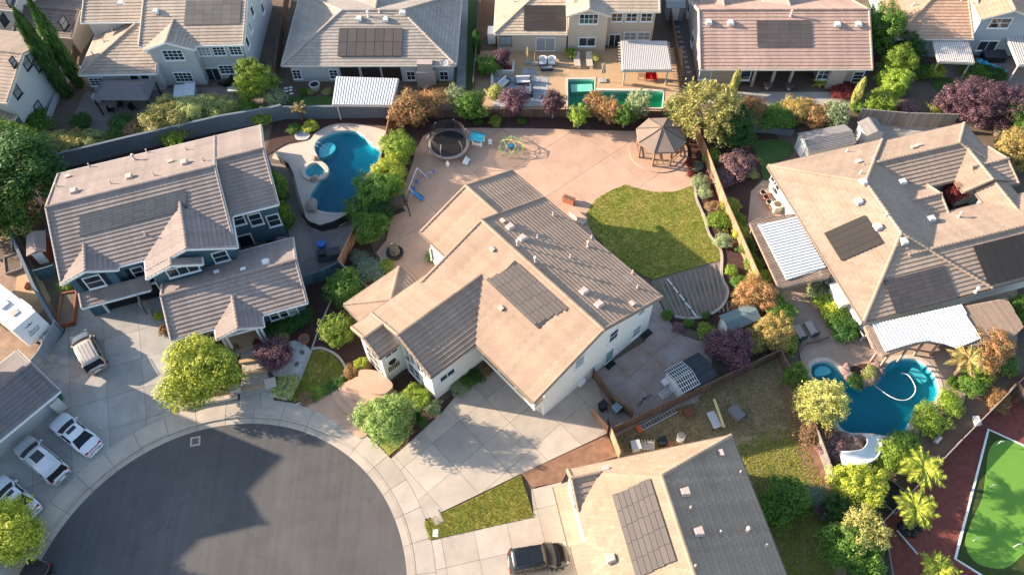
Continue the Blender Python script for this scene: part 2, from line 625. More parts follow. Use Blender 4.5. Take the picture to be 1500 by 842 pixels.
def hip(h, u0, u1, v0, v1, ze, m, trim, wall=None, pitch=None, ins=None, sides='NESW', axis=None):
    """hip roof; a side left out of `sides` becomes a plain gable end"""
    p = pitch or PITCH
    W, D = u1 - u0, v1 - v0
    axis = axis or ('u' if W >= D else 'v')
    r = (D if axis == 'u' else W) / 2
    zr = ze + p * r
    if axis == 'u':
        c = (v0 + v1) / 2
        a = (u0 + (r if 'W' in sides else 0), c, zr)
        b = (u1 - (r if 'E' in sides else 0), c, zr)
        polys = [[(u0, v0, ze), (u1, v0, ze), b, a], [(u1, v1, ze), (u0, v1, ze), a, b]]
        if 'W' in sides: polys.append([(u0, v1, ze), (u0, v0, ze), a])
        if 'E' in sides: polys.append([(u1, v0, ze), (u1, v1, ze), b])
        hips = []
        if 'W' in sides: hips += [((u0, v0, ze), a), ((u0, v1, ze), a)]
        if 'E' in sides: hips += [((u1, v0, ze), b), ((u1, v1, ze), b)]
    else:
        c = (u0 + u1) / 2
        a = (c, v0 + (r if 'S' in sides else 0), zr)
        b = (c, v1 - (r if 'N' in sides else 0), zr)
        polys = [[(u0, v1, ze), (u0, v0, ze), a, b], [(u1, v0, ze), (u1, v1, ze), b, a]]
        if 'S' in sides: polys.append([(u0, v0, ze), (u1, v0, ze), a])
        if 'N' in sides: polys.append([(u1, v1, ze), (u0, v1, ze), b])
        hips = []
        if 'S' in sides: hips += [((u0, v0, ze), a), ((u1, v0, ze), a)]
        if 'N' in sides: hips += [((u0, v1, ze), b), ((u1, v1, ze), b)]
    lift = lambda q: (q[0], q[1], q[2] + .06)
    rd = [(lift(x), lift(y)) for x, y in hips] + ([(lift(a), lift(b))] if (Vector(a) - Vector(b)).length > 0.3 else [])
    ev = [((u0, v0, ze), (u1, v0, ze), (0, -1)), ((u0, v1, ze), (u1, v1, ze), (0, 1)), ((u0, v0, ze), (u0, v1, ze), (-1, 0)), ((u1, v0, ze), (u1, v1, ze), (1, 0))]
    roof, planes = roof_from(h, polys, m, trim, rd, ev)
    if wall is not None:
        i = h['wi']; h['wi'] = i + 1
        e = 0.004 * i
        A, B, C_, D_ = ins if ins else (0.5, 0.5, 0.5, 0.5)
        MB().box(u0 + A + e, u1 - B - e, v0 + C_ + e, v1 - D_ - e, 0, ze - 0.05).build('wall', wall, h)
    return planes

def low_hip(h, u0, u1, v0, v1, run, ze, m, trim, wall, ins=.45):
    """single storey wing: west slope and south slope meeting in a hip, stopped at u1 by the taller part"""
    zr = ze + PITCH * run
    a, b, c = (u0 + run, v0 + run, zr), (u0 + run, v1, zr), (u1, v0 + run, zr)
    _, pl = roof_from(h, [[(u0, v0, ze), (u1, v0, ze), c, a], [(u0, v1, ze), (u0, v0, ze), a, b]], m, trim, [((u0, v0, ze + .06), (a[0], a[1], zr + .06))],
                      [((u0, v0, ze), (u1, v0, ze), (0, -1)), ((u0, v1, ze), (u0, v0, ze), (-1, 0))], [((u1, v0, ze), c, (1, 0))])
    MB().add([(u0 + ins, v0 + ins, 0), (u1 - .1, v0 + ins, 0), (u1 - .1, v0 + run, 0), (u0 + ins, v0 + run, 0), (u0 + ins, v0 + ins, ze), (u1 - .1, v0 + ins, ze), (u1 - .1, v0 + run, zr - .2), (u0 + ins, v0 + run, ze)],
             [(3, 2, 1, 0), (4, 5, 6, 7), (0, 1, 5, 4), (1, 2, 6, 5), (2, 3, 7, 6), (3, 0, 4, 7)]).build('wall', wall, h)
    MB().box(u0 + ins + .002, u0 + run, v0 + run, v1 - ins, 0, ze - .04).build('wall', wall, h)
    return pl

def wallhit(h, face, c, px, py):
    """photo pixel met with a wall of the house; face 'u' or 'v' constant"""
    M = h.matrix_basis.inverted()
    o = M @ CAMP
    d = (M @ at(px, py, 0)) - o
    i = 0 if face in ('+u', '-u') else 1
    t = (c - o[i]) / d[i]
    return o + d * t

FACE = {'+u': -90, '-u': 90, '+v': 0, '-v': 180}
def window(h, face, c, along, zc, w, hh, frame, glass=None, bars=(1, 1), sill=True, shutters=None, name='window', trimw=0.09, door=False):
    """framed opening: frame with glazing bars, pane and sill"""
    i = 0 if face in ('+u', '-u') else 1
    loc = (c, along, zc) if i == 0 else (along, c, zc)
    rot = (0, 0, radians(FACE[face]))
    mb = MB()
    t = trimw
    mb.box(-w / 2 - t, -w / 2, -0.03, 0.07, -hh / 2 - t, hh / 2 + t).box(w / 2, w / 2 + t, -0.03, 0.07, -hh / 2 - t, hh / 2 + t)
    mb.box(-w / 2, w / 2, -0.03, 0.068, hh / 2, hh / 2 + t).box(-w / 2, w / 2, -0.03, 0.068, -hh / 2 - t, -hh / 2)
    for k in range(1, bars[0]):
        x = -w / 2 + w * k / bars[0]
        mb.box(x - 0.025, x + 0.025, -0.02, 0.05, -hh / 2, hh / 2)
    for k in range(1, bars[1]):
        z = -hh / 2 + hh * k / bars[1]
        mb.box(-w / 2, w / 2, -0.02, 0.046, z - 0.022, z + 0.022)
    o = mb.build(name, frame, h, loc=loc, rot=rot)
    MB().box(-w / 2, w / 2, -0.02, 0.018, -hh / 2, hh / 2).build('pane', glass or random.choice((GLASS, GLASS, BLIND)), o)
    if sill:
        MB().box(-w / 2 - t - .06, w / 2 + t + .06, -0.02, 0.14, -hh / 2 - t - 0.06, -hh / 2 - t).build('sill', frame, o)
    if shutters:
        for s in (-1, 1):
            x = s * (w / 2 + t + 0.24)
            mb = MB().box(x - .2, x + .2, -0.02, 0.05, -hh / 2 - t, hh / 2 + t)
            for k in range(7):
                z = -hh / 2 + hh * (k + .5) / 7
                mb.box(x - .16, x + .16, 0.04, 0.07, z - .05, z + .03)
            mb.build('shutter', shutters, o)
    return o

def winpx(h, face, c, px, py, w, hh, frame, **k):
    p = wallhit(h, face, c, px, py)
    return window(h, face, c, p[1] if face in ('+u', '-u') else p[0], p[2], w, hh, frame, **k)

def vent(h, pl, px, py, kind, m):
    """roof vents set out on a roof plane"""
    a, b = pl.hit(px, py)
    o = pl.p(a, b, 0.07)
    mb = MB()
    if kind == 'pipe':
        mb.lathe([(0.11, -0.05), (0.1, 0.05), (0.055, 0.12), (0.055, 0.34), (0.075, 0.34), (0.075, 0.42), (0.02, 0.44)], 8)
        nm = 'vent_pipe'
    elif kind == 'tall':
        mb.lathe([(0.17, -0.05), (0.15, 0.06), (0.09, 0.14), (0.09, 0.55), (0.16, 0.57), (0.16, 0.72), (0.05, 0.78)], 10)
        nm = 'flue'
    elif kind == 'dorm':
        mb.add([(-.36, -.3, 0), (.36, -.3, 0), (.3, .42, .05), (-.3, .42, .05), (-.27, -.26, .3), (.27, -.26, .3), (.2, .3, .34), (-.2, .3, .34)],
               [(3, 2, 1, 0), (4, 5, 6, 7), (0, 1, 5, 4), (1, 2, 6, 5), (2, 3, 7, 6), (3, 0, 4, 7)])
        nm = 'roof_vent'
    else:
        mb.box(-.2, .2, -.13, .13, -.05, .14).box(-.24, .24, -.17, .17, .14, .18)
        nm = 'roof_vent'
    ob = mb.build(nm, m, h, smooth=False, loc=o)
    d = pl.s
    ob.rotation_euler = (0, 0, atan2(d.y, d.x) - pi / 2)
    return ob

def solar(h, pl, corners, rows, cols, m, lift=0.14, stagger=0.0, gap=0.03, name='solar_array', piece='solar_panel', frame=None):
    """array of panels on a roof plane between photo pixels (lower-left, lower-right, upper-right, upper-left)"""
    q = [pl.hit(*c) for c in corners]
    a0, a1 = min(x[0] for x in q), max(x[0] for x in q)
    sa = sorted(x[0] for x in q); sb = sorted(x[1] for x in q)
    a0, a1 = (sa[0] + sa[1]) / 2, (sa[2] + sa[3]) / 2
    b0, b1 = (sb[0] + sb[1]) / 2, (sb[2] + sb[3]) / 2
    def slab(A0, A1, B0, B1, h0, h1):
        lo = [pl.p(A0, B0, h0), pl.p(A1, B0, h0), pl.p(A1, B1, h0), pl.p(A0, B1, h0)]
        hi = [pl.p(A0, B0, h1), pl.p(A1, B0, h1), pl.p(A1, B1, h1), pl.p(A0, B1, h1)]
        return MB().add(lo + hi, [(3, 2, 1, 0), (4, 5, 6, 7), (0, 1, 5, 4), (1, 2, 6, 5), (2, 3, 7, 6), (3, 0, 4, 7)])
    root = slab(a0 + .1, a1 - .1, b0 + .05, b1 - .05, 0.06, lift - 0.02).build(name, frame or METAL, h)
    dw, dh = (a1 - a0) / cols, (b1 - b0) / rows
    for r in range(rows):
        sh = stagger * (r - rows / 2) * 0.5 + (stagger * 0.35 if r % 2 else 0)
        for c in range(cols):
            slab(a0 + c * dw + gap / 2 + sh, a0 + (c + 1) * dw - gap / 2 + sh, b0 + r * dh + gap / 2, b0 + (r + 1) * dh - gap / 2, lift - 0.03, lift + random.uniform(0, .006)).build(piece, m, root)
    return root

def patio_cover(label, corners, z, az, m_roof, m_wood, posts=True, name='patio_cover', slats=False, white_step=0.27, rim=0.0, cat='patio cover', drop=0.0, postpx=None, rafters=0):
    """corrugated sheet roof on posts: corners px at level z, in order front-left, front-right, back-right, back-left"""
    P = [at(x, y, z) for x, y in corners]
    c = sum(P, Vector()) / 4
    t = thing(name, label, cat, (c.x, c.y, 0), 0)
    L = [p - Vector((c.x, c.y, 0)) for p in P]
    for i in (0, 1): L[i].z -= drop
    mb = MB()
    W = (L[1] - L[0]).length
    n = max(6, int(W / white_step))
    for i in range(n):
        a, b = i / n, (i + 0.5) / n
        A = L[0].lerp(L[1], a); B = L[0].lerp(L[1], b); C_ = L[3].lerp(L[2], b); D_ = L[3].lerp(L[2], a)
        e = L[0].lerp(L[1], (i + 1) / n); f = L[3].lerp(L[2], (i + 1) / n)
        up = Vector((0, 0, 0.09))
        mb.add([A + up, B + up, C_ + up, D_ + up, B, C_, e, f, A, D_, e + up, f + up], [(0, 1, 2, 3), (1, 4, 5, 2), (4, 6, 7, 5), (8, 0, 3, 9), (6, 10, 11, 7)])
    mb.build('corrugated_roof', m_roof, t)
    dn = Vector((0, 0, -0.1))
    for a, b in ((0, 1), (1, 2), (2, 3), (3, 0)):
        MB().bar(L[a] + dn, L[b] + dn, 0.1, 0.2).build('beam', m_wood, t)
    if posts:
        for i in (0, 1):
            q = L[i].lerp(L[1 - i], 0.06) + (L[3 - i] - L[i]).normalized() * 0.4
            MB().box(q.x - .07, q.x + .07, q.y - .07, q.y + .07, 0, q.z - 0.15).build('post', m_wood, t)
    return t, L
# ================================================================== shared materials
GLASS = glassmat('window_glass')
BLIND = mat('window_with_blinds', (.27, .29, .30), .25, .1, spec=.7, objvar=.25, stretch=(1, 1, 14))
METAL = mat('dark_metal', (0.05, 0.05, 0.055), 0.45, 0.1, metal=0.6)
WHITE = mat('white_paint', (0.78, 0.77, 0.74), 0.6, 0.04, 2, fine=.02)
CREAM = mat('cream_stucco', (0.72, 0.68, 0.60), 0.9, 0.05, 1.2, bump=.3, bscale=60, fine=.03)
CONC = mat('concrete_pale', (0.44, 0.375, 0.305), 0.9, 0.10, .8, bump=.15, bscale=40, objvar=.10, fine=.06, col2=(.33, .285, .24), scale2=.35, mix2=.55)
CONC_G = mat('concrete_grey', (0.375, 0.35, 0.315), 0.9, 0.12, .8, bump=.15, bscale=40, objvar=.12, fine=.06, col2=(.26, .245, .225), scale2=.3, mix2=.6)
JOINT = mat('joint_filler', (0.14, 0.125, 0.11), 0.95, 0.1)
PINK = mat('pink_concrete', (0.50, 0.325, 0.225), 0.9, 0.07, .7, bump=.12, bscale=30, objvar=.05, fine=.05, col2=(.39, .25, .185), scale2=.45, mix2=.6)
PINKJ = mat('pink_joint', (0.24, 0.14, 0.10), 0.95, 0.1)
PINKGREY = mat('worn_pink_concrete', (0.36, 0.29, 0.26), 0.9, 0.1, .9, bump=.12, objvar=.07, fine=.05, col2=(.30, .18, .13), scale2=.6, mix2=.6)
GRASS = mat('lawn_grass', (0.21, 0.25, 0.03), 0.9, 0.16, 1.0, bump=.7, bscale=90, fine=.18, col2=(.37, .30, .075), scale2=.5, mix2=.85)
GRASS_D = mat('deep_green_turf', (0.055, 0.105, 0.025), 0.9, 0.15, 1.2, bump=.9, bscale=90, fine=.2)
GRASS_DEAD = mat('dry_yard_grass', (0.30, 0.215, 0.125), 0.95, 0.3, 1.1, bump=1, bscale=30, fine=.28, col2=(.12, .13, .04), scale2=.4, mix2=.8, thr=.58)
MULCH = mat('dark_red_mulch', (0.070, 0.036, 0.030), 0.95, 0.25, 3, bump=1, bscale=50, fine=.3)
MULCH_B = mat('brown_wood_mulch', (0.26, 0.145, 0.09), 0.95, 0.25, 2, bump=1, bscale=35, fine=.3, col2=(.17, .09, .06), scale2=1.5)
SOIL = mat('garden_soil', (0.16, 0.115, 0.085), 0.95, 0.2, 1.2, bump=.8, bscale=25, fine=.25, col2=(.10, .08, .06), scale2=.3, mix2=.6)
REDROCK = mat('red_lava_gravel', (0.20, 0.06, 0.045), 0.95, 0.3, 2.5, bump=1, bscale=35, fine=.4)
PALEGRAVEL = mat('pale_gravel', (0.50, 0.49, 0.46), 0.95, 0.2, 6, bump=1, bscale=50, fine=.3)
ASPH = mat('asphalt', (0.076, 0.073, 0.072), 0.85, 0.12, .35, bump=.5, bscale=120, fine=.10, col2=(.10, .094, .09), scale2=.16, mix2=.9, spec=.35)
def add_marks(m):
    # wandering hairline cracks and long pale scuffs
    t = m.node_tree; N, K = t.nodes, t.links
    b = N['Principled BSDF']; src = b.inputs['Base Color'].links[0].from_socket
    tc = N.new('ShaderNodeTexCoord')
    nz = N.new('ShaderNodeTexNoise'); nz.inputs['Scale'].default_value = .5; nz.inputs['Detail'].default_value = 4
    K.new(tc.outputs['Object'], nz.inputs['Vector'])
    ad = N.new('ShaderNodeMix'); ad.data_type = 'VECTOR'; ad.inputs['Factor'].default_value = .12
    K.new(tc.outputs['Object'], ad.inputs[4]); K.new(nz.outputs['Color'], ad.inputs[5])
    nc = N.new('ShaderNodeTexNoise'); nc.inputs['Scale'].default_value = .11; nc.inputs['Detail'].default_value = 7; nc.inputs['Roughness'].default_value = .55
    K.new(ad.outputs[1], nc.inputs['Vector'])
    ab = N.new('ShaderNodeMath'); ab.operation = 'SUBTRACT'; K.new(nc.outputs['Fac'], ab.inputs[0]); ab.inputs[1].default_value = .56
    ab2 = N.new('ShaderNodeMath'); ab2.operation = 'ABSOLUTE'; K.new(ab.outputs[0], ab2.inputs[0])
    mr = N.new('ShaderNodeMapRange'); mr.inputs['From Max'].default_value = .0022; mr.inputs['To Min'].default_value = .7; mr.inputs['To Max'].default_value = 1
    K.new(ab2.outputs[0], mr.inputs['Value'])
    mp = N.new('ShaderNodeMapping'); mp.inputs['Scale'].default_value = (1.1, .05, 1); mp.inputs['Rotation'].default_value = (0, 0, .35)
    K.new(tc.outputs['Object'], mp.inputs['Vector'])
    n2 = N.new('ShaderNodeTexNoise'); n2.inputs['Scale'].default_value = 1.6; n2.inputs['Detail'].default_value = 5
    K.new(mp.outputs[0], n2.inputs['Vector'])
    m2 = N.new('ShaderNodeMapRange'); m2.inputs['From Min'].default_value = .35; m2.inputs['From Max'].default_value = .7; m2.inputs['To Min'].default_value = .93; m2.inputs['To Max'].default_value = 1.1
    K.new(n2.outputs['Fac'], m2.inputs['Value'])
    mu = N.new('ShaderNodeMath'); mu.operation = 'MULTIPLY'; K.new(mr.outputs[0], mu.inputs[0]); K.new(m2.outputs[0], mu.inputs[1])
    hs = N.new('ShaderNodeHueSaturation'); K.new(src, hs.inputs['Color']); K.new(mu.outputs[0], hs.inputs['Value']); K.new(hs.outputs[0], b.inputs['Base Color'])
add_marks(ASPH)
BRICKW = mat('blue_grey_block', (0.13, 0.155, 0.18), 0.9, 0.1, 1.5, bump=.3, fine=.06, objvar=.06)
WOOD_D = mat('weathered_brown_wood', (0.125, 0.08, 0.058), 0.85, 0.18, 4, bump=.3, island=.25, objvar=.12, stretch=(1, 1, .2))
WOOD_T = mat('tan_cedar_wood', (0.36, 0.20, 0.12), 0.85, 0.15, 4, bump=.3, island=.18, objvar=.1, stretch=(1, 1, .2))
WOOD_G = mat('grey_weathered_wood', (0.235, 0.205, 0.18), 0.85, 0.15, 4, bump=.3, island=.22, objvar=.1, stretch=(1, 1, .2))
WOOD_K = mat('dark_stained_wood', (0.035, 0.03, 0.028), 0.8, 0.2, 4, island=.2)
DECK = mat('tan_stone_deck', (0.45, 0.305, 0.18), 0.9, 0.08, 1, bump=.15, objvar=.07, fine=.06)
PAVER = mat('mauve_pavers', (0.23, 0.19, 0.175), 0.9, 0.12, 2, bump=.3, fine=.1, objvar=.1)
STONE = mat('tan_boulder', (0.35, 0.27, 0.20), 0.9, 0.2, 2.5, bump=.8, bscale=8)
POOLPLASTER = mat('pool_plaster', (0.46, 0.66, 0.69), 0.7, 0.06, 1.0, fine=.05)
POOLGREEN = mat('pool_plaster_green', (0.50, 0.72, 0.62), 0.7, 0.08, 1.5, fine=.06)
COPING = mat('pool_coping', (0.52, 0.44, 0.36), 0.85, 0.08, 2, bump=.2, objvar=.08, fine=.05)
TERRA = mat('terracotta', (0.36, 0.13, 0.07), 0.8, 0.15, 4)
BLACKP = mat('black_plastic', (0.015, 0.015, 0.017), 0.5, 0.1)
STEEL = mat('galvanised_steel', (0.55, 0.55, 0.55), 0.4, 0.1, metal=.7)

# ================================================================== terrain with the pool basins cut out
pool_left = spline(pts([(464, 207), (480, 197), (500, 192), (522, 193), (536, 203), (545, 213), (556, 219), (557, 232), (548, 246), (532, 262), (531, 275), (524, 292), (506, 310), (480, 311), (463, 305), (454, 288), (461, 274), (470, 262), (478, 256), (482, 246), (472, 238), (461, 220)]), True, 4)
spa_left = spline(pts([(447, 251), (453, 243), (463, 240), (473, 245), (476, 252), (472, 259), (462, 262), (451, 259)]), True, 4)
pool_top = pts([(832, 116.5), (871, 116.5), (871, 133), (972, 134), (970, 158), (832, 158)])
pool_right = spline(pts([(1189, 536), (1199, 530), (1213, 530), (1226, 538), (1240, 552), (1258, 560), (1274, 561), (1288, 553), (1296, 541), (1306, 529), (1326, 525), (1346, 528), (1364, 542), (1374, 562), (1374, 580), (1362, 594), (1343, 603), (1334, 614), (1326, 632), (1312, 640), (1290, 637), (1268, 634), (1243, 633), (1228, 622), (1216, 598), (1204, 574), (1190, 552)]), True, 4)
HOLES = [pool_left, spa_left, pool_top, pool_right]
big = [(-420, -120), (420, -120), (420, 520), (-420, 520)]
struct(sheet('ground', big, [offset(h, .05) for h in HOLES], -0.05, SOIL))

def pool(name, label, out, plaster, water, depth=1.5, level=-0.16, ripple=5.0, coping=0.38, lift=0.03, extra=None):
    c = sum((Vector((p[0], p[1])) for p in out), Vector((0, 0))) / len(out)
    t = thing(name, label, 'pool', (c.x, c.y, 0))
    o = [(p[0] - c.x, p[1] - c.y) for p in out]
    n = len(o)
    inn = [(q[0], q[1]) for q in offset(o, -0.45)]
    ys = [q[1] for q in o]; y0, y1 = min(ys), max(ys)
    dz = lambda q: depth * (.62 + .38 * (y1 - q[1]) / (y1 - y0))
    def shell(g, top, up):
        r0, r1 = offset(o, -g), offset(o, -.45 - g)
        mb = MB()
        mb.v = [Vector((p[0], p[1], top)) for p in r0] + [Vector((p[0], p[1], -dz(p) * .75 + up)) for p in r0] + [Vector((p[0], p[1], -dz(p) + up)) for p in r1]
        mb.f = [(i, (i + 1) % n, n + (i + 1) % n, n + i) for i in range(n)] + [(n + i, n + (i + 1) % n, 2 * n + (i + 1) % n, 2 * n + i) for i in range(n)] + [tuple(range(2 * n, 3 * n))]
        return mb
    shell(0, 0.0, 0).build('basin', plaster, t)
    mb = shell(.008, level, .01)
    mb.f.append(tuple(range(n)))
    w_ = mb.build('water', water, t)
    bm = bmesh.new(); bm.from_mesh(w_.data); bmesh.ops.triangulate(bm, faces=[f for f in bm.faces if len(f.verts) > 4]); bmesh.ops.recalc_face_normals(bm, faces=bm.faces); bm.to_mesh(w_.data); bm.free()
    if coping:
        oo = offset(o, coping)
        L = 0
        i = 0
        step = 0.55
        acc = 0
        seg = [0]
        for k in range(1, n + 1):
            acc += (Vector(o[k % n]) - Vector(o[k - 1])).length
            if acc >= step:
                seg.append(k); acc = 0
        if seg[-1] != n: seg.append(n)
        for a, b in zip(seg, seg[1:]):
            idx = [k % n for k in range(a, b + 1)]
            p = [Vector(o[k]) for k in idx] + [Vector(oo[k]) for k in reversed(idx)]
            cc = sum(p, Vector((0, 0))) / len(p)
            p = [cc + (q - cc) * 0.985 for q in p]
            MB().prism(p, -0.12, lift + 0.02).build('coping_stone', COPING, t)
    return t

SHELF = mat('pool_shelf_plaster', (.42, .68, .68), .7, .08, 1.5)
def shelf(px, z=-.5):
    p = pts(px)
    return MB().prism(spline(p, True, 4), z - .9, z)
W_BLUE = watermat('pool_water_blue', (0.08, 0.74, 0.78), 6, 1.8)
W_GREEN = watermat('pool_water_green', (0.16, 0.74, 0.62), 9, 1.9)
W_DEEP = watermat('pool_water_deep', (0.08, 0.74, 0.80), 6, 1.9)

# ================================================================== street
CC = Vector((-23.06, 15.20)); RA = 14.47
def ring(r0, r1, a0, a1, n):
    A = [radians(a0 + (a1 - a0) * k / n) for k in range(n + 1)]
    return [(CC.x + r1 * cos(a), CC.y + r1 * sin(a)) for a in A] + [(CC.x + r0 * cos(a), CC.y + r0 * sin(a)) for a in reversed(A)]
disc = [(CC.x + RA * cos(a), CC.y + RA * sin(a)) for a in [radians(-58 + 296 * k / 90) for k in range(91)]]
disc += [(CC.x - 5.6, CC.y - 60), (CC.x + 5.6, CC.y - 60)]
struct(sheet('road', disc, [], -0.02, ASPH))
manhole = thing('manhole_cover', 'small square grey utility cover set in the asphalt near the kerb', 'manhole cover', tuple(at(286, 646)))
manhole.rotation_euler = (0, 0, .15)
MB().box(-.42, .42, -.42, .42, -.03, 0.006).build('frame', CONC, manhole)
MB().box(-.27, .27, -.27, .27, -.02, 0.012).build('lid', mat('cast_iron', (.10, .10, .10), .6), manhole)
gut = struct(sheet('gutter', ring(14.44, 15.0, -40, 215, 80), [], -0.012, JOINT))
swk = struct(sheet('pavement', ring(15.0, 16.7, -40, 215, 80), [], 0.02, JOINT))
N = 28
for k in range(N):
    a0, a1 = -40 + 255 * k / N + .06, -40 + 255 * (k + 1) / N - .06
    z = random.uniform(-.003, .003)
    MB().prism(ring(14.46, 14.98, a0, a1, 5), -.06, 0.0 + z).build('gutter_slab', CONC, gut)
    mb = MB().prism(ring(15.0, 15.17, a0, a1, 5), -.06, 0.115 + z)
    mb.build('kerb_stone', CONC, gut)
    MB().prism(ring(15.19, 16.66, a0, a1, 5), -.02, 0.10 + z).build('pavement_slab', CONC, swk)

def arc(r, a0, a1, n=12):
    return [(CC.x + r * cos(radians(a0 + (a1 - a0) * k / n)), CC.y + r * sin(radians(a0 + (a1 - a0) * k / n))) for k in range(n + 1)]
def ang(px, py):
    p = at(px, py); return math.degrees(atan2(p.y - CC.y, p.x - CC.x))

# driveways --------------------------------------------------------------
a1 = ang(268, 602)
left_poly = [tuple(p) for p in arc(16.68, 196, a1, 24)] + [tuple(p) for p in pts([(270, 590), (262, 500), (235, 425), (100, 440), (96, 487), (62, 530), (40, 560), (75, 597), (0, 655), (-60, 700)])]
slabs('driveway', 'driveway_slab', left_poly, 17, 3.1, 3.1, 0.4, 1.1, 0.085, CONC_G, joint=JOINT)
a0, a1 = ang(620, 760), ang(574, 671)
main_drive = [tuple(p) for p in arc(16.68, a0, a1, 8)] + [tuple(p) for p in pts([(600, 648), (648, 604), (668, 580), (690, 545), (860, 540), (872, 552), (890, 612), (889, 635), (763, 694), (626, 760)])]
slabs('driveway', 'driveway_slab', main_drive, 41, 3.0, 3.0, 0.6, 1.2, 0.086, CONC, joint=JOINT)
a0, a1 = ang(640, 860), ang(630, 792)
bot_drive = [tuple(p) for p in arc(16.68, -30, a1, 8)] + [tuple(p) for p in pts([(782, 757.5), (778, 717), (822, 706), (870, 842), (880, 900)])]
slabs('driveway', 'driveway_slab', bot_drive, 11, 2.6, 2.9, 0.3, .5, 0.086, CONC, joint=JOINT)

# front of the two houses --------------------------------------------------
patch('planting_bed', [(889, 637), (905, 668), (830, 692), (824, 705), (780, 714), (764, 694)], 0.07, MULCH_B)
patch('lawn', [(763, 696), (771, 722), (782, 757), (629, 791), (621, 765), (636, 757), (700, 727)], 0.10, GRASS)
patch('planting_bed', [(455, 515), (420, 495), (395, 470), (445, 440), (450, 415), (500, 398), (545, 432), (600, 540), (565, 560), (510, 545), (490, 520)], 0.05, MULCH)
patch('planting_bed', [(560, 565), (600, 545), (640, 598), (660, 580), (720, 530), (730, 545), (672, 590), (620, 628), (600, 646), (574, 670), (560, 655), (545, 620)], 0.06, MULCH)
patch('lawn', [(458, 514), (472, 513), (490, 521), (502, 536), (506, 548), (490, 556.5), (470, 568), (451, 581), (430, 590), (438, 560), (449, 534)], 0.11, GRASS, depth=.1)
patch('gravel_bed', [(419, 502), (432, 499), (446, 504), (456, 513), (449, 532), (441, 556), (425, 554), (402, 551), (396, 543), (400, 520)], 0.09, PALEGRAVEL)
patch('lawn', [(548, 640), (570, 668), (592, 648), (580, 635)], 0.1, GRASS)

# curved entry steps of the main house
ec = at(552, 553)
steps = thing('entry_steps', 'curved pink concrete steps rising to a round landing at the white house', 'steps', (ec.x, ec.y, 0))
def rel(px, z=0): return [(p.x - ec.x, p.y - ec.y) for p in spline(pts(px, z), True, 5)]
MB().prism([(p.x - ec.x, p.y - ec.y) for p in pts([(445, 593), (470, 582), (495, 566), (520, 555), (545, 560), (572, 580), (560, 610), (535, 640), (527, 643), (500, 622), (470, 605)])], 0.0, 0.14).build('walkway', PINK, steps)
for i, q in enumerate([[(487, 570), (500, 562), (540, 560), (570, 585), (545, 625), (530, 620), (505, 603), (490, 588)],
                       [(497, 566), (510, 560), (545, 560), (570, 580), (548, 615), (530, 608), (510, 592), (499, 580)],
                       [(506, 562), (520, 556), (550, 560), (572, 577), (552, 602), (535, 597), (516, 583), (507, 572)],
                       [(516, 557), (527, 552), (552, 556), (572, 572), (556, 590), (540, 587), (524, 575), (516, 565)]]):
    MB().prism(rel(q, .14 + .13 * i), 0.1, 0.14 + 0.13 * (i + 1)).build('step', PINK, steps)
MB().prism(rel([(526, 543), (540, 541), (556, 545), (575, 562), (567, 574), (553, 577), (538, 571), (527, 557)], .8), 0.1, 0.80).build('landing', PINK, steps)

def border(name, label, px, w, hgt, m, z=0.0, closed=False, curve=True, cat='border', piece=None, plen=1.2):
    p = pts(px)
    if curve: p = spline(p, closed, 5)
    c = sum((Vector(q) for q in p), Vector((0, 0))) / len(p)
    p = [Vector(q) - c for q in p]
    n = len(p)
    lf, rt = [], []
    for i in range(n):
        t = (p[(i + 1) % n] - p[i - 1]) if closed else (p[min(i + 1, n - 1)] - p[max(i - 1, 0)])
        t.normalize()
        nn = Vector((-t.y, t.x)) * w / 2
        lf.append(p[i] + nn); rt.append(p[i] - nn)
    if piece is None:
        mb = MB()
        for i in range(n - (0 if closed else 1)):
            j = (i + 1) % n
            mb.prism([lf[i], lf[j], rt[j], rt[i]], z, z + hgt)
        o = mb.build(name, m, None, loc=(c.x, c.y, 0))
        tag(o, label, cat)
        return o
    t = thing(name, label, cat, (c.x, c.y, 0))
    i = 0
    while i < n - 1:
        j, L = i, 0
        while j < n - 1 and L < plen:
            L += (p[j + 1] - p[j]).length; j += 1
        poly = lf[i:j + 1] + list(reversed(rt[i:j + 1]))
        cc = sum(poly, Vector((0, 0))) / len(poly)
        MB().prism([cc + (q - cc) * 0.99 for q in poly], z, z + hgt + random.uniform(-.006, .006)).build(piece, m, t)
        i = j
    return t

border('lawn_edging', 'white concrete edging round the top of the small wedge lawn', [(457, 512), (472, 511), (492, 520), (504, 534), (508, 547)], .22, .2, CONC)
border('lawn_edging', 'white concrete edging between wedge lawn and low green hedge', [(506, 550), (490, 558), (470, 570), (451, 584), (432, 595)], .2, .2, CONC)
border('lawn_edging', 'thin pale edging between gravel bed and wedge lawn', [(457, 514), (449, 534), (438, 562)], .16, .2, CONC, curve=False)
border('lawn_edging', 'thin pale edging in dark mulch behind the gravel bed', [(457, 513), (468, 480), (488, 435), (495, 420)], .14, .18, CONC, curve=False)
border('garden_wall', 'low pale block wall at right of the blue house steps', [(399, 578), (421, 583), (428, 575), (436, 559)], .45, .5, CONC, curve=False, piece='block', cat='wall')
border('garden_wall', 'low curved pale block wall along pavement under the yellow-green tree', [(268, 599), (290, 592), (320, 587), (349, 582)], .4, .45, CONC, piece='block', cat='wall')
for x, y, s in ((347, 572, 'left'), (400, 568, 'right')):
    p = at(x, y)
    o = thing('stone_pier', 'pale capped stone pier at %s of the blue house steps' % s, 'pier', tuple(p), 17)
    MB().box(-.4, .4, -.4, .4, 0, .85).build('shaft', CONC, o)
    MB().box(-.48, .48, -.48, .48, .85, .95).build('cap', CONC, o)
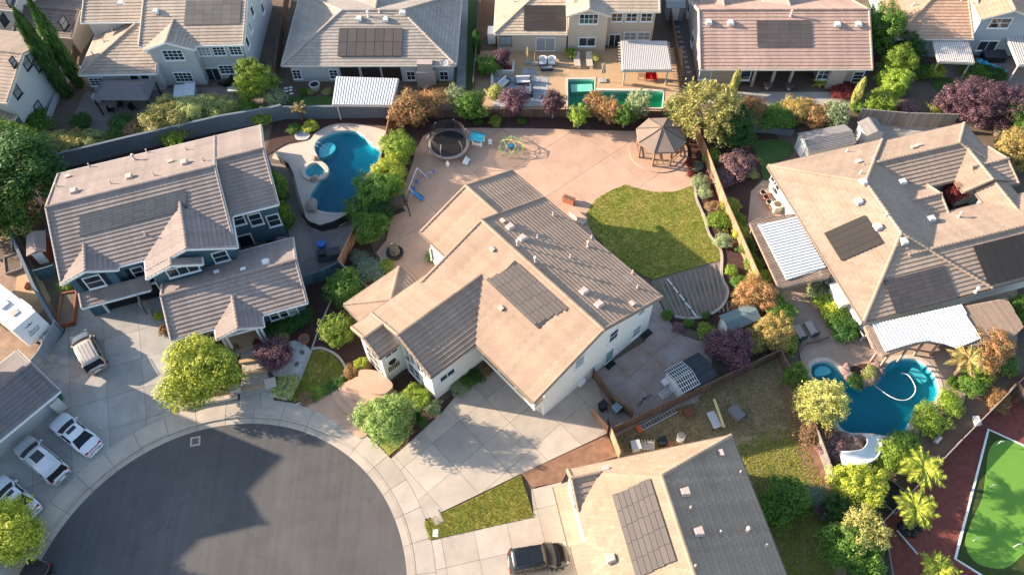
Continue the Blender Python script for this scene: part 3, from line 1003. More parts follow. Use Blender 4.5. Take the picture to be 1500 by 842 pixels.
walk = slabs('path', 'paving_slab', [tuple(p) for p in pts([(352, 600), (352, 575), (356, 545), (350, 505), (388, 498), (395, 520), (392, 545), (400, 575), (404, 601)])], 17, 1.3, 1.5, 0, 0, .12, CONC, joint=JOINT)
for i, y in enumerate((570, 548, 530)):
    a, b = at(352, y + 2), at(400, y - 6)
    o = MB().box(0, (b - a).length, -.16, .16, 0, .16 + .07 * i).build('step', DECK, None, loc=(a.x, a.y, .05))
    o.rotation_euler = (0, 0, atan2(b.y - a.y, b.x - a.x))
    tag(o, ['lowest pale stone step of the blue house path between two piers', 'middle pale stone step of the blue house path', 'top pale stone step of the path near the blue porch'][i], 'step')
patch('planting_bed', [(270, 590), (262, 505), (345, 495), (350, 570), (345, 580), (300, 588)], 0.1, MULCH)
patch('planting_bed', [(388, 498), (450, 450), (455, 470), (420, 497), (398, 515)], 0.07, MULCH)

# back garden of the main house ------------------------------------------
patch('planting_bed', [(500, 398), (530, 330), (545, 300), (575, 180), (600, 160), (660, 163), (1000, 165), (1020, 190), (1112, 425), (1130, 520), (1060, 500), (980, 470), (1000, 450), (1050, 440), (1010, 230), (930, 195), (700, 190), (640, 190), (612, 220), (600, 262), (560, 300), (540, 350), (560, 400)], 0.01, MULCH, depth=0)
patio_px = [(545, 430), (588, 395), (562, 385), (551, 371), (566, 352), (572, 325), (560, 320), (572, 292), (583, 282), (594, 268), (603, 243), (609, 220), (620, 200), (640, 189), (700, 188), (780, 189), (860, 191), (930, 193), (985, 196), (1003, 215), (1012, 245), (1018, 271), (988, 281.6), (958, 282), (934, 277), (915.7, 271), (894, 280), (872, 293), (859, 313), (864, 335), (900, 400), (700, 500)]
pp = pts(patio_px)
PX = 0
slabs('patio', 'patio_slab', [tuple(q) for q in pp], 38, 6.2, 5.2, 1.5, 3.6, 0.06, PINK, gap=.03, joint=PINKJ)
lawn_px = [(859, 313), (872, 293), (894, 280), (915.7, 271), (934, 277), (958, 282), (988, 281.6), (1018, 272), (1019, 290), (1030, 318), (1038, 345), (1056, 370), (1056, 381), (954, 410), (900, 380), (864, 335)]
patch('lawn', lawn_px, 0.09, GRASS, depth=.08)
patch('dirt_bed', [(954, 411), (1056, 381.5), (1058, 405), (1065, 427), (1057, 448), (1039, 461), (1012, 466), (988, 463), (975, 455), (955, 420)], 0.05, mat('raked_dirt', (.21, .165, .13), .95, .18, .8, bump=1, bscale=18, fine=.15, col2=(.10, .11, .06), scale2=.35, mix2=.7, thr=.55))
for k in range(13):
    a = at(966 + k * 7.3, 409 - k * 2.0 + 1.5); b = at(992 + k * 6.2, 461 + (3 if k < 6 else -.8 * (k - 6)))
    o = MB().bar((a.x, a.y, .07), (b.x, b.y, .07), .17, .07).build('soil_ridge', mat('soil_ridge', (.25, .20, .16), .95, .2, 1, bump=1, bscale=20, fine=.15), bpy.data.objects.get('dirt_bed'))
border('lawn_edging', 'long white curving concrete edging along the right of the big lawn', [(1018, 272), (1019.5, 291), (1030.6, 317.6), (1038.6, 344), (1056, 369), (1057, 405), (1066, 427), (1058, 448), (1039, 461.5), (1012, 467), (988, 464)], .24, .16, CONC, piece='edging_block', plen=1.5)
o = MB()
for k in range(5):
    a = at(977 + k * 9, 409 + k * 11.5); b = at(984 + k * 9, 418 + k * 11.5)
    o.bar((a.x, a.y, .1), (b.x, b.y, .1), .1, .05)
tag(o.build('drip_pipe', WHITE), 'dashed white pipe lying across the raked dirt bed', 'pipe')
side = [(945, 500), (957, 425), (975, 462), (985, 478), (1000, 492), (1022, 499), (1038, 497), (1045, 520), (1035, 560), (1020, 590), (980, 600), (900, 640), (868, 548)]
slabs('side_yard_paving', 'paving_slab', [tuple(q) for q in pts(side)], 41, 2.9, 2.9, .2, .9, 0.055, PINKGREY, joint=PINKJ)

# blue house back and side
deckL = spline(pts([(399, 232), (408, 220), (425, 212), (452, 206), (462, 195), (478, 186), (500, 181), (530, 183), (560, 190), (572, 197), (568, 206), (566, 228), (556, 248), (545, 262), (535, 290), (522, 312), (500, 330), (470, 336), (452, 328), (446, 312), (436, 280), (428, 250), (416, 237)]), True, 4)
struct(sheet('pool_deck', deckL, [offset(pool_left, .37), offset(spa_left, .4)], 0.02, mat('pale_pool_deck', (.50, .41, .34), .9, .06, 1, fine=.05, objvar=.05)))
pool('swimming_pool', 'kidney shaped deep blue swimming pool beside the dark blue house', pool_left, POOLPLASTER, W_DEEP, 1.7)
pool('spa_pool', 'small round raised spa beside the kidney shaped pool', spa_left, POOLPLASTER, W_DEEP, .9, level=-.08, coping=.4, lift=.16)
slabs('paving', 'paver', [tuple(q) for q in pts([(440, 340), (450, 330), (475, 340), (520, 328), (535, 330), (500, 392), (440, 415), (425, 350)])], 17, 2.2, 2.2, 0, 0, 0.0, PAVER, joint=JOINT)
patch('path', [(400, 240), (415, 240), (430, 260), (445, 320), (452, 335), (440, 415), (425, 350), (410, 290), (392, 235)], 0.004, mat('grey_brown_path', (.24, .20, .165), .95, .12, 1, fine=.1))
patch('planting_bed', [(388, 230), (400, 180), (415, 170), (560, 160), (575, 185), (530, 181), (480, 184), (450, 204), (420, 210), (400, 222)], 0.006, MULCH)
patch('gravel_bed', [(432, 195), (445, 190), (454, 196), (450, 204), (435, 205)], 0.03, PALEGRAVEL, curve=True)
patch('planting_bed', [(40, 260), (330, 185), (340, 200), (80, 290), (70, 330), (60, 345), (30, 300)], 0.01, MULCH, depth=0)
patch('gravel_yard', [(-60, 320), (20, 330), (92, 480), (60, 530), (20, 560), (-60, 540)], 0.006, mat('tan_wood_chips', (.30, .20, .14), .95, .25, 1.5, bump=1, bscale=40, fine=.3, col2=(.2, .15, .11), scale2=1))
patch('concrete_pad', [(25, 405), (55, 395), (75, 440), (50, 470), (20, 440)], 0.03, DECK)

# yard behind the lower house
patch('dry_lawn', [(897, 628), (1135, 518), (1170, 590), (1215, 700), (1240, 760), (1240, 900), (1060, 900), (1060, 660), (905, 668)], 0.0, GRASS_DEAD, depth=0)
patch('lawn', [(1076, 662), (1092, 650), (1108, 655), (1122, 640), (1140, 645), (1158, 636), (1172, 655), (1178, 672), (1196, 690), (1206, 716), (1218, 742), (1225, 860), (1120, 860)], 0.012, mat('rough_lawn', (.15, .155, .035), .95, .3, 1.0, bump=1, bscale=60, fine=.25, col2=(.22, .18, .08), scale2=.6, mix2=.8), depth=0)
patch('dirt_strip', [(1140, 560), (1165, 585), (1190, 640), (1222, 725), (1210, 735), (1175, 690), (1160, 640)], 0.02, MULCH_B)

# right house garden and pool
deckR = pts([(1170, 512), (1175, 500), (1150, 470), (1120, 380), (1095, 330), (1100, 280), (1120, 262), (1145, 270), (1290, 440), (1490, 420), (1490, 500), (1440, 520), (1418, 560), (1412, 590), (1375, 600), (1352, 612), (1345, 640), (1310, 655), (1240, 640), (1222, 630), (1180, 560)])
struct(sheet('pool_deck', deckR, [offset(pool_right, .37)], 0.02, mat('brown_pool_deck', (.40, .285, .215), .9, .08, 1, fine=.06, col2=(.30, .22, .17), scale2=.4)))
pool('swimming_pool', 'large free form teal pool with a white slide beside the tan tiled house', pool_right, POOLPLASTER, W_BLUE, 1.6)
patch('planting_bed', [(1040, 200), (1130, 190), (1160, 225), (1130, 245), (1100, 280), (1098, 330), (1125, 390), (1150, 470), (1165, 520), (1150, 520), (1110, 420)], 0.008, MULCH, depth=0)
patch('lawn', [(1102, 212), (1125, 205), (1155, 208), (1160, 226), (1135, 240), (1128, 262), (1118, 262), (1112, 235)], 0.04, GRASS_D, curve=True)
patch('gravel_yard', [(1500, 545), (1290, 765), (1285, 900), (1620, 900), (1620, 450)], 0.0, REDROCK, depth=0)
patch('turf_surround', [(1447, 630), (1399, 818), (1470, 862), (1560, 862), (1560, 680)], 0.05, mat('dark_turf', (.045, .06, .015), .95, .2, 2, fine=.2))
patch('putting_green', [(1462, 645), (1490, 650), (1530, 680), (1545, 760), (1500, 810), (1470, 832), (1432, 825), (1414, 800), (1420, 770), (1438, 730), (1444, 690), (1448, 660)], 0.075, mat('putting_turf', (.12, .26, .035), .9, .08, 1.2, fine=.1), curve=True)
border('turf_border', 'pale timber border framing the putting green', [(1560, 680), (1447, 628), (1398, 819), (1470, 864)], .16, .14, WHITE, curve=False, piece='timber', plen=20)
for n, (x, y) in enumerate(((1459, 652), (1448, 715), (1425, 792), (1484, 801))):
    p = at(x, y)
    o = thing('golf_flag', ['white golf flag stick at the top end of the putting green', 'white golf flag stick at the middle of the putting green', 'white golf flag stick lowest left on the putting green', 'white golf flag stick lowest right on the putting green'][n], 'golf flag', (p.x, p.y, .07))
    MB().lathe([(.02, 0), (.02, .8), (.01, .82)], 6).build('stick', WHITE, o)
    MB().box(0, .25, -.01, .01, .6, .8).build('flag', WHITE, o)

# yards of the upper houses
deckT = pts([(690, 145), (700, 75), (1000, 70), (998, 165), (690, 160)])
struct(sheet('pool_deck', deckT, [offset(pool_top, .32)], 0.01, DECK))
pool('swimming_pool', 'green rectangular pool with a square tanning ledge behind the brown fence', pool_top, POOLGREEN, W_GREEN, 1.3, coping=.36)
MB().box(.45, 2.9, -1.4, -.2, -1.1, -.32).build('ledge', POOLGREEN, None)
_l = bpy.data.objects['ledge']; _p = [o for o in bpy.data.objects if o.name.startswith('swimming_pool')][-1]
_l.parent = _p; q = at(851, 124); _l.location = (q.x - _p.location.x - 1.6, q.y - _p.location.y + .6, 0)
slabs('terrace', 'terrace_slab', [tuple(q) for q in pts([(722, 113), (764, 113), (765, 101), (785, 101), (786, 113), (804, 113), (800, 155), (722, 158)])], -3, 1.5, 1.5, .2, .2, .03, mat('blue_grey_slate', (.33, .34, .35), .8, .12, 1.5, fine=.1, objvar=.15), joint=JOINT)
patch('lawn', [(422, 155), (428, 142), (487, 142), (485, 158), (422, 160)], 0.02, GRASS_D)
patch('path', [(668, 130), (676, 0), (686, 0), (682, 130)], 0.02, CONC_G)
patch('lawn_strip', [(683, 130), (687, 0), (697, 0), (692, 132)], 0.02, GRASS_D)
patch('terrace', [(1020, 135), (1260, 135), (1255, 152), (1230, 165), (1130, 158), (1025, 150)], 0.01, CONC_G)
patch('terrace', [(110, 165), (125, 135), (400, 125), (390, 160), (300, 165), (215, 190), (120, 192)], 0.01, PAVER)
patch('path', [(985, 30), (1003, 30), (1015, 125), (998, 125)], 0.0, mat('dark_gravel', (.12, .11, .105), .95, .2, 2, fine=.2))
patch('terrace', [(1340, 110), (1420, 85), (1520, 85), (1520, 130), (1440, 130)], 0.01, PAVER)
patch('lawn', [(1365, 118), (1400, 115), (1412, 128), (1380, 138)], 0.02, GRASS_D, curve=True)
patch('lawn', [(45, 0), (45, -40), (130, -40), (118, 22), (60, 14)], 0.02, GRASS)
patch('side_terrace', [(1258, 182), (1385, 184), (1395, 205), (1270, 212)], 0.0, CONC_G)

for o in [q for q in bpy.data.objects if q.name.startswith('swimming_pool') and q.parent is None]:
    if 'kidney' in o['label']: L_ = [[(466, 215), (474, 206), (486, 205), (490, 213), (482, 222), (468, 226)]]
    elif 'teal' in o['label']: L_ = [[(1196, 538), (1204, 532), (1214, 533), (1220, 541), (1208, 546), (1197, 546)], [(1340, 534), (1352, 540), (1362, 551), (1355, 556), (1344, 549), (1334, 544)]]
    else: continue
    for l in L_:
        s_ = shelf(l).build('step_shelf', SHELF, o); s_.location = (-o.location.x, -o.location.y, 0)
# ================================================================== houses
def rt(name, c): return mat(name, c, .85, .09, .35, bump=.15, bscale=40, island=.09, fine=.04, objvar=.05, col2=tuple(x * .82 for x in c), scale2=.22, mix2=.7)
R_MAIN = rt('roof_tile_tan', (.36, .255, .185)); R_BLUE = rt('roof_tile_mauve', (.285, .228, .20)); R_RIGHT = rt('roof_tile_sand', (.365, .27, .20))
R_LOW = rt('roof_tile_buff', (.37, .27, .19)); R_DARK = rt('roof_tile_charcoal', (.19, .165, .16)); R_T1 = rt('roof_tile_beige', (.39, .315, .25))
R_T2 = rt('roof_tile_stone', (.36, .31, .265)); R_T3 = rt('roof_tile_cream', (.46, .36, .27)); R_T4 = rt('roof_tile_rose', (.44, .295, .235)); R_T5 = rt('roof_tile_salmon', (.44, .285, .20))
S_WHITE = mat('white_stucco', (.62, .62, .58), .9, .04, 1, bump=.3, bscale=60, fine=.03)
S_BLUE = mat('slate_blue_siding', (.055, .105, .135), .8, .08, 1, bump=.15, fine=.04)
S_GREY = mat('pale_grey_stucco', (.43, .44, .43), .9, .04, 1, bump=.3, bscale=60, fine=.03)
S_TAN = mat('beige_stucco', (.46, .39, .31), .9, .04, 1, bump=.3, bscale=60, fine=.03)
S_PINK = mat('mushroom_stucco', (.37, .31, .28), .9, .04, 1, bump=.3, bscale=60, fine=.03)
S_BGREY = mat('blue_grey_stucco', (.30, .34, .37), .9, .04, 1, bump=.3, bscale=60, fine=.03)
TRIMB = mat('brown_trim', (.22, .165, .125), .7, .08)
TRIMC = mat('cream_trim', (.60, .54, .45), .7, .05)
TRIMW = mat('white_trim', (.72, .72, .70), .6, .04)
NAVY = mat('navy_paint', (.012, .022, .035), .6, .1)
SOLAR = mat('solar_cell', (.085, .072, .066), .5, .05, 2, spec=.35, objvar=.10)
SOLARK = mat('black_pool_heater', (.035, .03, .027), .75, .08, 3, objvar=.1, fine=.1)
VENTM = mat('pale_vent_paint', (.55, .42, .36), .7, .06)
VENTW = mat('white_vent_paint', (.66, .63, .58), .6, .05)
BOXG = mat('utility_grey', (.40, .40, .39), .6, .06)
GARAGE = mat('dark_garage_door', (.012, .014, .018), .6, .1)

# ---- main white house
H1 = house('white_house', 'large white two storey house with tan tiled roof at the centre', (783, 590), 5.2, -50)
A, B = gable(H1, -15.1, 0, 0, 14.85, 5.2, 'u', R_MAIN, TRIMB, S_WHITE, ins=(.4, .45, 1.5, .6))
MAIN_SW, MAIN_NE = A, B
W1, W2 = gable(H1, -19.6, -15.1, 3.8, 14.85, 5.2, 'u', R_MAIN, TRIMB, S_WHITE, ins=(.45, -.6, .6, .6), ends=(1, 0))
F1, F2 = gable(H1, -15.4, -7.25, -4.75, 4.1, 5.2, 'v', R_MAIN, TRIMB, S_WHITE, ins=(.5, .5, .35, 0), ends=(1, 0))
E1, E2 = gable(H1, -15.4, -11.45, -6.8, -4.75, 5.2, 'v', R_MAIN, TRIMB, S_WHITE, ins=(.5, .45, .35, -.5), ends=(1, 0))
z0, za = 3.0, 3.0 + PITCH * 3.05
lo = [(-19.2, .75, z0), (-19.2, -5.35, z0)]
ap = (-16.1, -2.3, za)
roof_from(H1, [[lo[0], lo[1], ap], [lo[1], (-15, -5.35, z0), (-15, -2.3, za), ap], [(-15, .75, z0), lo[0], ap, (-15, -2.3, za)]], R_MAIN, TRIMB,
          [(lo[0], ap), (lo[1], ap), (ap, (-15, -2.3, za))], [(lo[0], lo[1], (-1, 0)), (lo[1], (-15, -5.35, z0), (0, -1)), (lo[0], (-15, .75, z0), (0, 1))])
MB().box(-18.7, -14.95, -4.85, .3, 0, z0 - .05).build('wall', S_WHITE, H1)
# gable wall facing the side yard
for px, py, w, hh in ((939.5, 455, .8, .95), (932, 485, 1.0, 1.5), (898.5, 491, 1.0, 1.5), (848.5, 530, 1.0, 1.35)):
    winpx(H1, '+u', -.44, px, py, w, hh, TRIMW, bars=(1, 2))
d = winpx(H1, '+u', -.44, 892, 521, .95, 2.0, TRIMW, bars=(1, 1), sill=False, glass=mat('teal_door', (.15, .25, .26), .6), name='door')
for px, py in ((947, 489), (893, 534)):
    p = at(px, py)
    o = MB().box(-.5, .5, -.35, .35, 0, .03).build('doormat', BLACKP, None, loc=(p.x, p.y, .06)); o.rotation_euler = (0, 0, radians(40))
    tag(o, 'black doormat by the far end of the white gable wall' if px > 900 else 'black doormat at the side door of the white house', 'doormat')
# balcony over the garage
MB().box(-7.2, -.45, .42, 1.5, 2.45, 2.95).build('balcony_floor', CREAM, H1)
MB().box(-7.2, -.45, .40, .5, 3.9, 4.0).box(-.55, -.45, .5, 1.5, 3.9, 4.0).build('balcony_rail', CREAM, H1)
mb = MB()
for k in range(56): mb.box(-7.1 + k * .119, -7.06 + k * .119, .43, .47, 2.95, 3.9)
for k in range(8): mb.box(-.52, -.48, .55 + k * .12, .59 + k * .12, 2.95, 3.9)
mb.build('baluster', mat('olive_balusters', (.22, .18, .10), .7), H1)
for u in (-.62, -2.8, -4.9, -7.0):
    MB().box(u - .13, u + .13, .42, .66, 2.9, 5.1).build('column', S_WHITE, H1)
for k in range(2):
    u = -2.2 - 3.1 * k
    g_ = MB().box(u - 1.3, u + 1.3, 1.4, 1.48, 0.1, 2.4).build('garage_door', mat('white_garage_door', (.6, .58, .54), .6), H1)
    mb = MB()
    for r in range(4):
        for c in range(4): mb.box(u - 1.2 + c * .62, u - .68 + c * .62, 1.375, 1.41, .2 + r * .55, .62 + r * .55)
    mb.build('door_panels', mat('white_garage_door', (.6, .58, .54)), g_)
# front wing walls
winpx(H1, '+u', -7.74, 655, 549, 1.5, .75, TRIMW, bars=(2, 1))
winpx(H1, '+u', -7.74, 689, 508, 1.2, .9, TRIMW, bars=(2, 1))
for al, zc, w, hh in ((-12.6, 3.9, 1.2, 1.5), (-10.6, 3.9, 1.2, 1.5), (-9.2, 3.9, .9, 1.5), (-10.4, 1.5, 1.6, 1.7)):
    window(H1, '-v', -4.41, al if al > -11.4 else -11.0, zc, w if al > -11.4 else .01 + .6, hh, TRIMW, bars=(2, 2))
winpx(H1, '+u', -11.9, 573, 516, 1.2, .5, TRIMW, bars=(2, 1), sill=True)
# niche with round ornament in the entry wall
p = wallhit(H1, '+u', -11.92, 578, 541)
MB().box(-11.95, -11.86, p.y - .62, p.y + .62, 1.3, 1.4).box(-11.95, -11.86, p.y - .62, p.y + .62, 3.0, 3.1).build('niche_frame', CREAM, H1)
mb = MB()
for k in range(6): mb.box(-11.93, -11.85, p.y - .55 + k * .2, p.y - .43 + k * .2, 1.4, 2.1)
mb.build('niche_railing', mat('bronze', (.10, .07, .04), .5), H1)
MB().lathe([(.38, 0), (.38, .06), (.2, .1)], 16).build('round_ornament', BLACKP, H1, loc=(-11.92, p.y, 2.6), rot=(0, radians(90), 0))
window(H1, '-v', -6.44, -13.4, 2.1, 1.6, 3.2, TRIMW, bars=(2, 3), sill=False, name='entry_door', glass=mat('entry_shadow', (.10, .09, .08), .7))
winpx(H1, '-u', -19.14, 638, 368, 1.0, 1.6, TRIMW, bars=(1, 2)); winpx(H1, '-u', -19.14, 652, 354, .9, 1.4, TRIMW, bars=(1, 2))
for px, py, k in ((765, 350.5, 'dorm'), (747, 334, 'dorm'), (855, 428, 'dorm'), (877, 447, 'dorm'), (787, 349, 'pipe'), (861, 362, 'tall'), (784, 385, 'tall'), (758, 361, 'tall'), (810, 316, 'pipe'), (835, 378, 'pipe'), (736, 325, 'box'), (933, 423, 'pipe'), (926, 401, 'pipe'), (866, 350, 'pipe'), (925, 446, 'box')):
    vent(H1, MAIN_NE, px, py, k, VENTM)
for px, py, k in ((734, 452, 'box'), (721, 366, 'box')):
    vent(H1, MAIN_SW, px, py, k, VENTM)
solar(H1, MAIN_SW, ((718.7, 416), (789.5, 484), (825.6, 447), (754.8, 380)), 8, 5, SOLAR, stagger=.28, lift=.13)
px_ = MAIN_NE.hit(917, 417)
a = bpy.data.objects.new('x', None); bpy.data.objects.remove(a)
mb = MB()
q = MAIN_NE.p(px_[0], px_[1], .1)
mb.lathe([(.03, 0), (.03, .9), (.02, .92)], 6)
mb.bar((-.5, 0, .85), (.5, 0, .85), .03).bar((-.3, -.35, .85), (-.3, .35, .85), .02).bar((.05, -.3, .85), (.05, .3, .85), .02).bar((.35, -.25, .85), (.35, .25, .85), .02)
mb.build('aerial', STEEL, H1, loc=q)
p = wallhit(H1, '+u', -.44, 850, 571)
MB().box(-.44, -.2, p.y - .35, p.y + .3, .3, 1.0).build('hose_reel', TRIMW, H1)
o = MB().box(-.44, -.3, p.y + 1.0, p.y + 1.5, .6, 1.5).build('meter_box', BOXG, H1)

# ---- blue house
H2 = house('blue_house', 'dark blue two storey house with mauve tiled roof and white trim', (81.5, 256), 5.2, 17)
BA, BB = gable(H2, .2, 15.35, -13.3, 0, 5.2, 'u', R_BLUE, TRIMW, S_BLUE, ins=(.4, .4, .5, .5))
gable(H2, 15.35, 19.9, -10.85, 0, 5.2, 'u', R_BLUE, TRIMW, S_BLUE, ins=(-.6, .4, .5, .5), ends=(0, 1))
gable(H2, .3, 5.1, -13.75, -9.5, 5.2, 'v', R_BLUE, TRIMW, S_BLUE, ins=(.5, .5, .3, 0), ends=(1, 0))
gable(H2, 7.5, 15.5, -14.75, -7.0, 5.2, 'v', R_BLUE, TRIMW, S_BLUE, ins=(.5, .5, .4, 0), ends=(1, 0))
gable(H2, 7.5, 12.3, -15.6, -14.75, 5.2, 'v', R_BLUE, TRIMW, S_BLUE, ins=(.5, .4, .35, -.5), ends=(1, 0))
LA, LB = gable(H2, 8.2, 20.25, -20.95, -13.3, 2.85, 'u', R_BLUE, TRIMW, S_BLUE, ins=(.5, .45, .55, .5))
PA, PB = gable(H2, 12.05, 16.1, -22.25, -18.3, 2.85, 'v', R_BLUE, TRIMW, None, ends=(1, 0))
# skirt roof over the garage
roof_from(H2, [[(.85, -14.75, 2.65), (7.0, -14.75, 2.65), (7.0, -13.45, 3.15), (.85, -13.45, 3.15)]], R_BLUE, TRIMW, (), [((.85, -14.75, 2.65), (6.9, -14.75, 2.65), (0, -1))], [((.85, -14.75, 2.65), (.85, -13.45, 3.15), (-1, 0))], name='skirt_roof')
MB().box(.95, 2.15, -14.0, -13.2, 0, 2.6).build('garage_pier', S_BLUE, H2)
MB().box(2.15, 2.3, -14.05, -13.2, 0, 2.62).box(2.3, 7.3, -14.05, -13.9, 2.42, 2.6).box(7.3, 7.45, -14.05, -13.2, 0, 2.6).build('garage_trim', TRIMW, H2)
mb = MB().box(2.3, 7.3, -13.72, -13.6, 0.1, 2.5)
for r in range(4):
    for c in range(8): mb.box(2.4 + c * .61, 2.9 + c * .61, -13.76, -13.7, .2 + r * .56, .62 + r * .56)
mb.build('garage_door', GARAGE, H2)
winpx(H2, '-v', -13.46, 138, 412.5, 1.35, 1.5, TRIMW, bars=(1, 2), shutters=NAVY)
winpx(H2, '-v', -15.26, 268, 395.5, 2.6, 1.0, TRIMW, bars=(3, 1))
winpx(H2, '-v', -14.37, 323, 375.5, 1.2, 1.3, TRIMW, bars=(1, 2))
winpx(H2, '-v', -12.82, 203, 398, .9, 1.3, TRIMW, bars=(1, 2), shutters=NAVY)
for px, py in ((348.5, 321), (374.5, 321), (401, 322.5)):
    winpx(H2, '-v', -10.36, px, py, 1.05, 1.5, TRIMW, bars=(1, 2))
winpx(H2, '-v', -10.36, 359, 355, 1.5, 2.1, TRIMW, bars=(1, 1), sill=False, name='patio_door')
for px in (402, 415, 428):
    winpx(H2, '-v', -20.42, px, 458 - (px - 415) * .28, .78, 1.2, TRIMW, bars=(1, 2))
for px in (288, 305):
    winpx(H2, '-v', -20.42, px, 491 - (px - 296) * .28, .8, 1.2, TRIMW, bars=(1, 2))
for u in (12.4, 12.75, 15.4, 15.75):
    MB().box(u - .1, u + .1, -22.05, -21.85, 0.3, 2.7).build('porch_column', TRIMW, H2)
MB().box(12.2, 15.95, -22.08, -21.83, 2.55, 2.78).build('porch_beam', TRIMW, H2)
MB().box(12.1, 16, -22.2, -20.4, 0, .3).build('porch_floor', DECK, H2)
window(H2, '-v', -20.42, 14.0, 1.5, 1.1, 2.2, TRIMW, bars=(1, 1), sill=False, name='front_door', glass=mat('red_brown_door', (.10, .03, .02), .5))
p = wallhit(H2, '-v', -10.36, 391, 352)
for k, (dx, dz, r) in enumerate(((-.15, .2, .3), (.2, -.1, .34), (.25, .25, .2))):
    MB().tube([(p.x + dx + r * cos(t * .5), -10.3, p.z + dz + r * sin(t * .5)) for t in range(13)], .02, 5).build('wire_ornament', TRIMW, H2)
solar(H2, BA, ((118, 345), (276, 308), (272, 281), (117, 316)), 7, 10, mat('solar_tile_blue_grey', (.09, .095, .095), .5, .05, 2, objvar=.12), lift=.118, stagger=.12, gap=.02)
for px, py, k in ((109, 282, 'dorm'), (190, 261, 'dorm'), (271, 240, 'dorm'), (198, 235, 'tall'), (226, 258, 'pipe'), (163, 270, 'pipe'), (250, 238, 'box'), (273, 220, 'pipe'), (298, 236, 'pipe'), (100, 260, 'box'), (84, 274, 'pipe'), (132, 245, 'pipe'), (216, 224, 'pipe')):
    vent(H2, BB, px, py, k, VENTM)
vent(H2, BA, 213, 344, 'pipe', VENTM)
vent(H2, LB, 390, 386, 'dorm', VENTW); vent(H2, LB, 318, 400, 'box', VENTW); vent(H2, LB, 357, 396, 'box', VENTW)

# ---- right house
H3 = house('tan_roof_house', 'sprawling single storey house with many sand tiled hips at right', (1265, 471), 2.8, 14)
P3 = hip(H3, 0, 12.6, 0, 18.9, 2.8, R_RIGHT, TRIMB, S_WHITE, ins=(.5, .5, .5, .6))
Q3 = gable(H3, 6.2, 28, 0.05, 8.75, 2.8, 'u', R_RIGHT, TRIMB, S_WHITE, ends=(0, 1))
C3 = hip(H3, 8, 21.8, 12.05, 18.62, 2.8, R_RIGHT, TRIMB, S_WHITE, sides='E')
gable(H3, 16.5, 21.75, 10.4, 15.2, 2.8, 'v', R_RIGHT, TRIMB, S_WHITE, ends=(1, 0))
gable(H3, 18.2, 22.3, 10.0, 15.0, 2.8, 'u', R_RIGHT, TRIMB, S_WHITE, pitch=.34, ends=(0, 1))
gable(H3, 9, 13.75, 8.55, 12.35, 2.8, 'u', R_RIGHT, TRIMB, S_WHITE, ends=(0, 1))
gable(H3, 17.6, 21.2, 6.5, 10.3, 2.8, 'v', R_RIGHT, TRIMB, S_WHITE, ends=(0, 1))
MB().box(13.3, 16.9, 8.9, 12.3, -.02, .04).build('courtyard_floor', MULCH, H3)
solar(H3, P3[0], ((1207, 342), (1233, 385), (1294, 355), (1266, 317)), 1, 5, SOLARK, lift=.16, gap=.02, name='heater_array', piece='heater_panel')
solar(H3, P3[2], ((1311, 460), (1402, 437), (1382, 389), (1294, 411)), 8, 7, SOLAR, lift=.12, stagger=.0, gap=.02)
solar(H3, Q3[0], ((1446, 418), (1516, 402), (1512, 340), (1424, 362)), 1, 6, SOLARK, lift=.16, gap=.02, name='heater_array', piece='heater_panel')
for px, py, k in ((1257, 297, 'dorm'), (1285, 334, 'dorm'), (1297, 317, 'pipe')): vent(H3, P3[0], px, py, k, VENTW)
for px, py, k in ((1264, 268, 'dorm'), (1257, 238, 'box'), (1240, 223, 'pipe'), (1279, 233, 'pipe'), (1260, 255, 'pipe')): vent(H3, P3[3], px, py, k, VENTW)
vent(H3, P3[1], 1321, 268, 'dorm', VENTW); vent(H3, P3[1], 1363, 322, 'dorm', VENTW); vent(H3, P3[2], 1323, 355, 'dorm', VENTW)
vent(H3, Q3[1], 1404, 319, 'tall', VENTM); vent(H3, C3[1], 1345, 214, 'box', VENTM); vent(H3, C3[1], 1337, 217, 'box', VENTM); vent(H3, P3[2], 1428, 428, 'tall', VENTW)
for px, py in ((1135, 262), (1137, 276)): winpx(H3, '-u', .49, px, py, 1.0, 1.2, TRIMW, bars=(1, 2))
for px, py in ((1222, 428), (1256, 490)): winpx(H3, '-u', .49, px, py, 1.1, 1.4, TRIMW, bars=(1, 2))
MB().box(-.35, .5, 2.6, 4.6, 0, 1.9).box(-.5, .5, 2.4, 4.8, 1.9, 2.1).build('chimney_box', S_WHITE, H3)
MB().box(-.2, .45, 5.3, 6.2, .1, 1.2).build('pool_equipment_box', BOXG, H3)

# ---- lower house (cut by the bottom edge)
H4 = house('buff_roof_house', 'two storey house with buff and slate shaded roof at the bottom edge', (1071.6, 639.8), 5.2, 10.5)
L4 = lambda px, py, z: (lambda d: (d.x, d.y, z))(H4.matrix_basis.inverted() @ at(px, py, z))
NW, NE_ = L4(829, 684.6, 5.2), (0, 0, 5.2)
zr = 5.2 + .385 * 6.9
rdg = L4(969, 696.5, zr)
gr0 = L4(842, 708, 6.0); gr1 = L4(906.8, 697.8, 6.0)
W0, Wr = NW[0], rdg[0]
Nv, rv = NW[1] * .5, rdg[1]
sN = (zr - 5.2) / (0.1 - rv)
gz = 6.15
gv = .1 - (gz - 5.2) / sN
n_plane = [(0, .1, 5.2), (W0, .1, 5.2), (W0, gv, gz), (gr1[0], gv, gz), (Wr, rv, zr)]
w_plane = [(W0, -5.3, 5.2), (W0, -19, 5.2), (Wr, -19, zr), (Wr, rv, zr), (gr1[0], gv, gz), (W0, -3.1, 5.2)]
w_ext = [(W0 - 1.05, -5.3, 4.8), (W0 - 1.05, -19, 4.8), (W0, -19, 5.2), (W0, -5.3, 5.2)]
pw = (zr - 5.2) / (Wr - W0)
gx = W0 + (gz - 5.2) / pw
